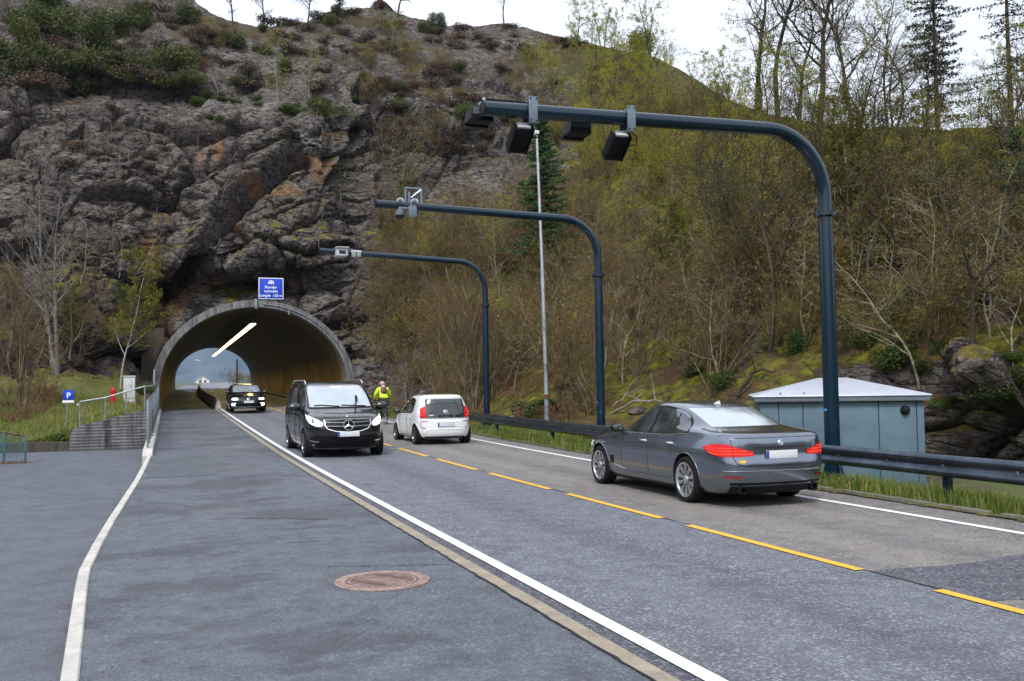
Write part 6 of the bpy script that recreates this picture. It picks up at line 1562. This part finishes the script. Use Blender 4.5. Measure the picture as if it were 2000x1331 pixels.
# ---- scattered growth, grouped by kind and by place
zones = [
 ('young', 1985, 2450, 250, 480, 8, (.45, .75), 'leafing tree on the slope at the far right edge', 'tree'),
 ('thicket', 1985, 2450, 300, 760, 12, (.7, 1.2), 'twiggy bush on the slope at the far right edge', 'bush'),
 ('palebare', 1985, 2400, 450, 740, 5, (.5, .8), 'pale bare tree on the slope at the far right edge', 'tree'),
 ('thicket', -260, 20, 480, 760, 6, (.7, 1.1), 'bare twiggy bush at the far left edge', 'bush'),
 ('palebare', 1190, 1990, 470, 770, 30, (.45, .85), 'pale crooked bare tree on the mossy slope right of the middle gantry', 'tree'),
 ('palebare', 710, 1160, 500, 790, 14, (.6, .95), 'pale crooked bare tree on the slope left of the middle gantry', 'tree'),
 ('palebare', 0, 280, 520, 740, 7, (.5, .8), 'pale crooked bare tree at the foot of the left cliff', 'tree'),
 ('heather', 380, 1150, 15, 105, 40, (.5, 1.1), 'dark heather cushion along the crest of the hill', 'shrub'),
  # kind, px range, py range, count, scale range, label, category
 ('hazel', 700, 940, 620, 800, 8, (.65, 1.0), 'bare many-stemmed bush on the lower slope between the tunnel and the farthest gantry', 'bush'),
 ('hazel', 955, 1165, 600, 820, 8, (.65, 1.0), 'bare many-stemmed bush on the lower slope between the farthest and middle gantries', 'bush'),
 ('hazel', 1185, 1470, 560, 800, 12, (.5, .85), 'bare many-stemmed bush on the slope between the middle gantry and the hut', 'bush'),
 ('hazel', 1490, 1990, 440, 690, 11, (.45, .75), 'bare many-stemmed bush on the steep slope above the hut', 'bush'),
 ('thicket', 720, 1100, 470, 760, 26, (.8, 1.3), 'low twiggy bush on the slope left of the middle gantry post', 'bush'),
 ('thicket', 1100, 1990, 420, 760, 40, (.5, 1.1), 'low twiggy bush on the slope right of the middle gantry post', 'bush'),
 ('hazel', 760, 1150, 390, 600, 16, (.8, 1.2), 'brown bare bush on the middle slope behind the farthest gantry arm', 'bush'),
 ('hazelg', 1150, 1620, 330, 560, 14, (.6, 1.0), 'budding yellow-green bush on the middle slope inside the bend of the nearest gantry', 'bush'),
 ('hazelg', 1620, 2000, 300, 560, 15, (.45, .8), 'budding bush on the upper slope right of the nearest gantry post', 'bush'),
 ('hazelg', 1040, 1500, 140, 400, 18, (.5, .85), 'yellow-green budding bush on the upper slope behind the nearest gantry arm', 'bush'),
 ('young', 1150, 1640, 210, 420, 14, (.45, .8), 'young leafing tree on the upper slope behind the bend of the nearest gantry', 'tree'),
 ('young', 1640, 2000, 300, 440, 12, (.3, .45), 'young leafing tree under the right skyline', 'tree'),
 ('bare', 1240, 1990, 360, 700, 26, (.4, .65), 'thin bare tree on the right-hand slope', 'tree'),
 ('birch', 1250, 1700, 430, 690, 4, (.45, .65), 'pale-stemmed tree on the slope behind the nearest gantry', 'tree'),
 ('young', 1500, 1990, 225, 262, 4, (.4, .6), 'small leafing tree standing on the right skyline', 'tree'),
 ('bare', 1650, 1960, 245, 262, 3, (.4, .6), 'small bare tree standing on the right skyline', 'tree'),
 ('young', 1060, 1500, 80, 260, 26, (.45, .85), 'young leafing tree along the ridge around the rounded pine', 'tree'),
 ('heather', 20, 640, 20, 190, 55, (.6, 1.5), 'brown heather cushion on the hilltop above the cliff', 'shrub'),
 ('juniper', 20, 380, 30, 185, 26, (.7, 1.5), 'dark green juniper on the upper left of the hill', 'shrub'),
 ('juniper', 400, 1020, 30, 240, 26, (.4, .9), 'dark green juniper on the ledges under the summit', 'shrub'),
 ('thicket', 700, 1400, 60, 330, 46, (.4, .95), 'low twiggy bush high on the hillside behind the gantry arm tips', 'bush'),
 ('thicket', 60, 640, 30, 190, 18, (.35, .7), 'low twiggy bush on the hilltop above the cliff', 'bush'),
 ('heather', 700, 1200, 50, 300, 45, (.5, 1.3), 'brown heather cushion on the hillside behind the gantry arm tips', 'shrub'),
 ('heather', 20, 380, 200, 330, 12, (.5, .9), 'brown heather tuft on the ledges of the left cliff', 'shrub'),
 ('green', 380, 700, 190, 245, 14, (.35, .75), 'bright green cushion on the ledge high above the tunnel', 'shrub'),
 ('thicket', 0, 290, 560, 740, 8, (.5, .8), 'bare twiggy bush at the foot of the left cliff', 'bush'),
 ('baresap', 0, 260, 400, 560, 6, (.6, 1.0), 'thin bare sapling low on the left cliff face', 'tree'),
 ('baresap', 60, 700, 120, 560, 12, (.5, .9), 'thin bare sapling rooted in the cliff', 'tree'),
 ('baresap', 700, 1100, 90, 360, 9, (.7, 1.1), 'pale bare sapling on the upper hillside', 'tree'),
 ('sapling', 560, 1000, 60, 420, 9, (.6, 1.0), 'small leafing sapling on the upper hillside', 'tree'),
 ('fern', 720, 1180, 740, 840, 22, (.8, 1.4), 'dead brown bracken tuft behind the guardrail left of the middle gantry', 'plant'),
 ('fern', 0, 130, 770, 850, 9, (.7, 1.2), 'dead brown bracken tuft at the foot of the left bank', 'plant'),
 ('ivy', 1180, 1990, 520, 760, 7, (.3, .5), 'dark green leafy patch on the mossy slope right of the middle gantry', 'shrub'),
 ('green', 1100, 1990, 520, 800, 16, (.3, .6), 'low bright mossy shrub on the slope right of the middle gantry', 'shrub'),
 ('juniper', 1750, 2000, 640, 800, 3, (.3, .45), 'dark green shrub clinging to the rocks right of the hut', 'shrub'),
]
for kind, x0, x1, y0, y1, cnt, (s0, s1), lab, cat in zones:
    got = 0; tries = 0; pts = []
    while got < cnt and tries < cnt*14:
        tries += 1; px, py = RN.uniform(x0, x1), RN.uniform(y0, y1)
        h_, n_ = hit(px, py)
        if h_ is None or h_.y < 4 or (h_.x < 11.4 and h_.x > -.9 and h_.y < 58.5): continue
        if kind in ('hazel', 'hazelg', 'thicket', 'young', 'bare', 'birch') and px < 300 and h_.y < 44: continue
        if px > 1440 and py > 690 and kind != 'juniper' and h_.y < 28 and h_.x < 18.5: continue
        if any((h_-q).length < (1.0 if kind not in ('heather', 'fern', 'juniper', 'green') else .7) for q in pts): continue
        pts.append(h_); got += 1
        plant(kind, RN.randrange(9), pos=h_, label=lab, cat=cat, group=lab, sc=RN.uniform(s0, s1), lean=(RN.uniform(-.12, .12), RN.uniform(-.2, .06)), sz=RN.uniform(.85, 1.15))
for i, (x, y_, sc) in enumerate(((4.2, 185, .9), (7.0, 200, 1.1), (9.0, 215, 1.2), (10.5, 190, .9), (13.0, 205, 1.2))):
    plant('thicket', i, pos=Vector((x+bend(y_)+(-12 if i == 0 else 2), y_, zr(y_)-.1)), label='reddish bare bush beyond the far end of the tunnel', cat='bush', group='bushes beyond the tunnel', sc=sc)
for k_ in PR:
    for o in PR[k_]:
        if '_p' in o:
            for c in list(o.children): bpy.data.objects.remove(c)
            bpy.data.objects.remove(o)
# fallen pale branches on the slope between the two nearer gantries, and two leaning dead stems
FB = random.Random(9)
for i, (a, b, rr_, lab) in enumerate((((1085, 800), (1190, 775), .05, 'pale fallen branch lying on the slope left of the middle gantry foot'), ((1195, 812), (1300, 790), .055, 'long pale fallen branch lying on the slope right of the middle gantry post'), ((1200, 800), (1255, 770), .035, 'short pale fallen branch crossing the long one right of the middle gantry'), ((1000, 822), (1060, 812), .04, 'short pale log lying at the foot of the street light'), ((1440, 780), (1515, 735), .07, 'mossy leaning dead stem left of the hut roof'), ((1860, 430), (1985, 340), .06, 'long whitish dead branch on the right slope above the hut'), ((1700, 470), (1800, 430), .045, 'whitish crooked dead branch on the slope right of the nearest gantry post'), ((1920, 600), (1998, 640), .045, 'whitish dead branch at the right edge above the rock face'))):
    h0, n0 = hit(*a); h1, n1_ = hit(*b)
    if h0 is None or h1 is None: continue
    n = 9; pts = []
    for k in range(n+1):
        p = h0.lerp(h1, k/n)+Vector((FB.uniform(-.1, .1), FB.uniform(-.1, .1), .12+.35*math.sin(math.pi*k/n)*(1 if i > 3 else .5)+FB.uniform(-.05, .05))); pts.append(p)
    mb = MB(); mb.tube(pts, [rr_*(1-.6*k/n) for k in range(n+1)], 7)
    for k in (3, 5, 7):
        q = pts[k]; d = rvec(FB); d.z = abs(d.z); mb.tube([q, q+d*.5, q+d*.9+rvec(FB)*.15], [rr_*.4, rr_*.25, .006], 5)
    tag(mb.build('fallen_branch', B_grey if i != 4 else B_oak, smooth=50), lab, 'branch')
# pointed summit boulder is part of the ridge; loose stones at the slope foot
for i, (px, py, r_) in enumerate(((836, 768, .55), (828, 785, .4), (870, 782, .35), (1245, 806, .3), (820, 740, .5))):
    h_, n_ = hit(px, py)
    if h_ is None: continue
    bm = bmesh.new(); bmesh.ops.create_icosphere(bm, subdivisions=4, radius=r_)
    A_ = np.array([v.co[:] for v in bm.verts]); f_, e_ = facet(A_/r_, .8, 5+i, 1.); fb = fbm(A_/r_, 3, 4, i)
    for v, a, b in zip(bm.verts, f_, fb): v.co = v.co*(1+.14*a+.08*b); v.co.z *= .62
    me = bpy.data.meshes.new('boulder'); bm.to_mesh(me); bm.free(); me.materials.append(M_hill); me.shade_smooth(); me.set_sharp_from_angle(angle=.6)
    for nm, vv in (('veg', .35), ('rust', 0), ('litter', 0), ('bank', 0)): at = me.attributes.new(nm, 'FLOAT', 'POINT'); at.data.foreach_set('value', np.full(len(me.vertices), vv, dtype=np.float32))
    o = bpy.data.objects.new('boulder', me); COL.objects.link(o); o.location = h_; o.rotation_euler.z = i
    tag(o, 'mossy grey boulder at the slope foot above the guardrail', 'boulder', 'mossy boulders at the slope foot')

# ---- grass on the verge and the left bank
def grass_mesh(name, pts, hgt, wid, mats, label, rseed, mi_p=(.8, 1.)):
    rg = np.random.RandomState(rseed); n = len(pts); P = np.array(pts); a = rg.uniform(0, 6.28, n); h = hgt*rg.uniform(.4, 1.25, n); w = wid*rg.uniform(.6, 1.3, n); le = rg.uniform(.1, .6, n)*h
    dx_, dy_ = np.cos(a), np.sin(a); lx, ly = np.cos(a+1.57+rg.uniform(-.5, .5, n)), np.sin(a+1.57+rg.uniform(-.5, .5, n))
    b0 = P-np.stack([dx_*w, dy_*w, 0*w], 1); b1 = P+np.stack([dx_*w, dy_*w, 0*w], 1)
    m0 = P+np.stack([lx*le*.35-dx_*w*.7, ly*le*.35-dy_*w*.7, h*.55], 1); m1 = P+np.stack([lx*le*.35+dx_*w*.7, ly*le*.35+dy_*w*.7, h*.55], 1)
    t0 = P+np.stack([lx*le-dx_*w*.1, ly*le-dy_*w*.1, h], 1); t1 = P+np.stack([lx*le+dx_*w*.1, ly*le+dy_*w*.1, h], 1)
    V_ = np.stack([b0, b1, m1, m0, t1, t0], 1).reshape(-1, 3); b = (np.arange(n)*6)[:, None]
    F_ = np.concatenate([b+np.array([[0, 1, 2, 3]]), b+np.array([[3, 2, 4, 5]])], 0)
    m_ = rg.choice(len(mats), n, p=mi_p); o = np_mesh(name, V_, F_, mats, None, True, mi=np.concatenate([m_, m_]))
    return tag(o, label, 'grass', kind='stuff')
G1 = leafm('grass_green', (.065, .12, .014), (.16, .24, .035), .35); G2 = leafm('grass_yellow', (.16, .15, .03), (.26, .22, .06), .3); G3 = leafm('grass_straw', (.22, .16, .08), (.34, .27, .15), .2)
rg = np.random.RandomState(2); pts = []
while len(pts) < 60000:
    y_ = rg.uniform(3, 30)**1.0 if rg.rand() < .75 else rg.uniform(30, 56); x = 9.98+abs(rg.normal(0, 1.6)); 
    if x > 19 or (abs(x-11.1) < .35 and min(abs(y_-14), abs(y_-23.6), abs(y_-33.5)) < .35): continue
    if rg.rand() > .35+.65*(math.sin(x*2.1+y_*1.3)*.5+.5+.3*(x > 10.3)): continue
    pts.append((x, y_, vz(x, y_)-.01))
grass_mesh('verge_grass', pts, .22, .009, [G1, G2, G3], 'rough green grass growing on the verge under the guardrail', 3, (.70, .18, .12))
pts = []; 
for _ in range(60000):
    px, py = rg.uniform(-200, 296), rg.uniform(752, 868)
    h_, n_ = hit(px, py)
    if h_ is None or h_.y > 47 or h_.y < 33: continue
    pts.append((h_.x, h_.y, h_.z-.01))
    if len(pts) > 24000: break
grass_mesh('bank_grass', pts, .15, .012, [G1, G2, G3], 'green and yellow grass on the bank above the retaining wall', 4, (.55, .30, .15))
# moss clods and turf edge where grass meets the asphalt
mb = MB(); rr = random.Random(8)
for i in range(150):
    y_ = rr.uniform(4, 32); x = 9.93+rr.uniform(-.05, .10); s_ = rr.uniform(.04, .11); mb.ball((x, y_, vz(x, y_)-.005), s_, 6, (1.1, 1.6, .45))
tag(mb.build('turf_edge', bark('turf_soil', (.045, .04, .02), (.12, .12, .04), 9)), 'crumbly turf and moss edge along the far side of the asphalt', 'turf', kind='stuff')
mb = MB()
for a_, b_ in ((9.5, 12.4), (6.4, 9.3), (3.2, 6.2), (12.6, 15.4)):
    mb.cbox(9.90, 10.02, a_, b_, -.05, .06, .015)
o = mb.build('edging_stones', concrete('edge_stone', (.17, .16, .14), (.05, .05, .03), .6, 3, .02, .4)); struct(o)

# dead leaves and grit blown against the kerbs
rl = random.Random(21); pts = []
for _ in range(900):
    q = rl.random(); y_ = 3+rl.random()**1.6*40
    if q < .35: x = -.66-abs(rl.gauss(0, .12)); z = -.112
    elif q < .6: x = -.40+abs(rl.gauss(0, .10)); z = zr(y_)+.008
    elif q < .75: x = 2.66-abs(rl.gauss(0, .12)); z = zr(y_)+.008
    else: x = 9.85-abs(rl.gauss(0, .22)); z = zr(y_)+.010
    if q < .35 and y_ > 33: continue
    pts.append((x, y_, z))
V_, F_ = leaves_mesh(pts, .016, 9); V_[:, 2] = np.repeat(np.array(pts)[:, 2], 4)+np.tile([0, .004, .001, .006], len(pts))
tag(np_mesh('dead_leaves', V_, F_, bark('dead_leaf_brown', (.06, .03, .018), (.20, .12, .06), 30), None, False), 'dead leaves and grit lying along the kerbs', 'leaves', kind='stuff')
# ------------------------------------------------------------------ cyclist
def skin_body(name, verts, edges, radii, mat, parent, sub=2):
    me = bpy.data.meshes.new(name); me.from_pydata([Vector(v) for v in verts], edges, []); o = bpy.data.objects.new(name, me); COL.objects.link(o)
    o.modifiers.new('s', 'SKIN'); 
    for i, r_ in enumerate(radii): me.skin_vertices[0].data[i].radius = r_ if hasattr(r_, '__len__') else (r_, r_)
    me.skin_vertices[0].data[0].use_root = True
    b = o.modifiers.new('u', 'SUBSURF'); b.levels = sub; b.render_levels = sub
    bpy.context.view_layer.update(); m2 = bpy.data.meshes.new_from_object(o.evaluated_get(bpy.context.evaluated_depsgraph_get())); bpy.data.objects.remove(o)
    m2.shade_smooth(); m2.materials.clear(); m2.materials.append(mat); o = bpy.data.objects.new(name, m2); COL.objects.link(o); o.parent = parent; return o
cp = atY(748, 818, 39.5); cz = zr(39.5); CX = cp.x
M_hiviz = simple('hi_viz_yellow', (.55, .85, .03), .6, 0, .08); M_pants = simple('dark_trousers', (.012, .013, .018), .8); M_skin = simple('skin', (.45, .27, .19), .6); M_pack = simple('backpack_maroon', (.16, .035, .065), .6, 0, .35, 14); M_pink = simple('pack_cover_pink', (.55, .36, .42), .6, 0, .3, 12); M_shoe = simple('shoe_black', (.02, .02, .022), .6)
bt = thing('bicycle', (CX, 39.5, cz), 'dark city bicycle ridden along the right edge of the far lane', 'bicycle')
for y_ in (-.52, .52):
    w = empty('wheel', (0, y_, .345), 0, bt)
    mb = MB(); M = Matrix.Rotation(math.pi/2, 4, 'Y'); pts = [M @ Vector((.33*math.cos(a), .33*math.sin(a), 0)) for a in [2*math.pi*k/28 for k in range(29)]]; mb.tube(pts, .021, 8, cap=False); mb.build('tyre', M_tyre, w)
    mb = MB(); 
    for k in range(12): a = 2*math.pi*k/12; mb.tube([(0, 0, 0), (0, .31*math.cos(a), .31*math.sin(a))], .003, 4)
    pts = [(0, .31*math.cos(a), .31*math.sin(a)) for a in [2*math.pi*k/24 for k in range(25)]]; mb.tube(pts, .011, 6, cap=False); mb.build('rim', M_galv, w)
mb = MB(); bb = Vector((0, -.08, .30)); st = Vector((0, -.22, .78)); hd = Vector((0, .36, .80)); hd2 = Vector((0, .40, .62)); ra = Vector((0, -.52, .345)); fa = Vector((0, .52, .345))
for a, b in ((bb, st), (st, hd), (bb, hd2), (hd, hd2)): mb.tube([a, b], .018, 8)
for sg in (-.045, .045):
    o_ = Vector((sg, 0, 0)); mb.tube([bb+o_*.4, ra+o_], .011, 6); mb.tube([st+o_*.3, ra+o_], .010, 6); mb.tube([hd2+o_*.6, fa+o_], .013, 6)
mb.build('frame', M_trim, bt)
mb = MB(); mb.tube([hd, hd+Vector((0, -.02, .18))], .015, 8); mb.tube([(-.29, .26, 1.0), (-.12, .34, .99), (.12, .34, .99), (.29, .26, 1.0)], .014, 8); mb.build('handlebar', M_trim, bt)
mb = MB(); mb.tube([st, (0, -.25, .90)], .014, 8); mb.ball((0, -.26, .93), .12, 10, (.62, 1.05, .32)); mb.build('saddle', M_shoe, bt)
mb = MB(); mb.tube([(-.03, -.08, .30), (-.09, -.08, .30), (-.09, -.06, .14)], .012, 6); mb.tube([(.03, -.08, .30), (.09, -.08, .30), (.09, -.10, .46)], .012, 6); mb.cbox(-.18, -.08, -.10, -.02, .125, .145, .004); mb.cbox(.08, .18, -.14, -.06, .445, .465, .004); mb.build('pedals', M_dark, bt)
mb = MB(); pts = [(0, -.52+.37*math.cos(a), .345+.37*math.sin(a)) for a in [math.radians(40+k*16) for k in range(9)]]; mb.tube(pts, .026, 6, flat=.4); mb.cbox(-.03, .03, -.78, -.75, .62, .68, .01); mb.build('mudguard', M_trim, bt)
ps = thing('person', (CX, 39.5, cz), 'cyclist seen from behind in a bright yellow-green jacket with a maroon backpack', 'person')
pel = (0, -.24, 1.00)
V_ = [pel, (0, -.20, 1.14), (0, -.10, 1.32), (0, .0, 1.46), (0, .04, 1.54), (0, .06, 1.62), (0, .08, 1.70),
      (-.10, -.20, .98), (-.13, .12, .66), (-.13, -.04, .20), (-.13, .08, .16), (.10, -.20, .98), (.13, .20, .84), (.13, .0, .53), (.13, .12, .49),
      (-.19, -.02, 1.45), (-.30, .02, 1.24), (-.28, .20, 1.06), (-.28, .27, 1.03), (.19, -.02, 1.45), (.30, .02, 1.24), (.28, .20, 1.06), (.28, .27, 1.03)]
E_ = [(0, 1), (1, 2), (2, 3), (3, 4), (4, 5), (5, 6), (0, 7), (7, 8), (8, 9), (9, 10), (0, 11), (11, 12), (12, 13), (13, 14), (3, 15), (15, 16), (16, 17), (17, 18), (3, 19), (19, 20), (20, 21), (21, 22)]
R_v = [(.15, .13), (.14, .11), (.16, .12), (.13, .10), .06, .085, .075, .10, .07, .045, .04, .10, .07, .045, .04, .065, .048, .036, .034, .065, .048, .036, .034]
skin_body('body', V_, E_, R_v, M_skin, ps)
skin_body('jacket', [(0, -.23, 1.02), (0, -.20, 1.14), (0, -.10, 1.32), (0, -.01, 1.46), (0, .03, 1.52), (-.19, -.02, 1.45), (-.31, .02, 1.24), (-.285, .18, 1.08), (.19, -.02, 1.45), (.31, .02, 1.24), (.285, .18, 1.08)],
   [(0, 1), (1, 2), (2, 3), (3, 4), (3, 5), (5, 6), (6, 7), (3, 8), (8, 9), (9, 10)], [(.20, .17), (.185, .15), (.20, .15), (.16, .13), .075, .095, .072, .055, .095, .072, .055], M_hiviz, ps)
skin_body('trousers', [(0, -.24, .99), (-.10, -.20, .96), (-.13, .12, .66), (-.13, -.03, .25), (.10, -.20, .96), (.13, .20, .84), (.13, .01, .58)], [(0, 1), (1, 2), (2, 3), (0, 4), (4, 5), (5, 6)], [(.20, .16), .125, .092, .062, .125, .092, .062], M_pants, ps)
mb = MB(); mb.ball((-.13, .05, .17), .055, 8, (.9, 2.2, .9)); mb.build('shoe', M_shoe, ps); mb = MB(); mb.ball((.13, .09, .50), .055, 8, (.9, 2.2, .9)); mb.build('shoe', M_shoe, ps)
mb = MB(); mb.ball((0, .07, 1.70), .125, 12, (.86, 1.1, .75)); mb.build('helmet', M_pink, ps)
# five short gloved fingers closed round each grip
for sg in (-1, 1):
    mb = MB(); mb.ball((sg*.28, .255, 1.02), .042, 8, (1, 1.1, .7))
    for k in range(4): x = sg*(.25+.02*k); mb.tube([(x, .27, 1.035), (x, .305, 1.02), (x, .30, .99), (x, .28, .985)], [.011, .011, .010, .008], 6)
    mb.tube([(sg*.245, .25, 1.03), (sg*.225, .27, 1.005), (sg*.235, .285, .99)], [.012, .011, .008], 6); mb.build('glove', M_shoe, ps)
pk = thing('backpack', (CX, 39.5, cz), 'maroon and pink backpack worn by the cyclist', 'backpack')
skin_body('pack_body', [(0, -.28, 1.24), (0, -.20, 1.42), (0, -.10, 1.60)], [(0, 1), (1, 2)], [(.14, .10), (.17, .12), (.10, .09)], M_pack, pk)
skin_body('top_cover', [(0, -.22, 1.50), (0, -.12, 1.64)], [(0, 1)], [(.12, .10), (.09, .08)], M_pink, pk, 2)
mb = MB(); mb.cbox(-.17, .17, -.34, -.20, 1.10, 1.16, .02); mb.build('waist_band', M_hiviz, ps)
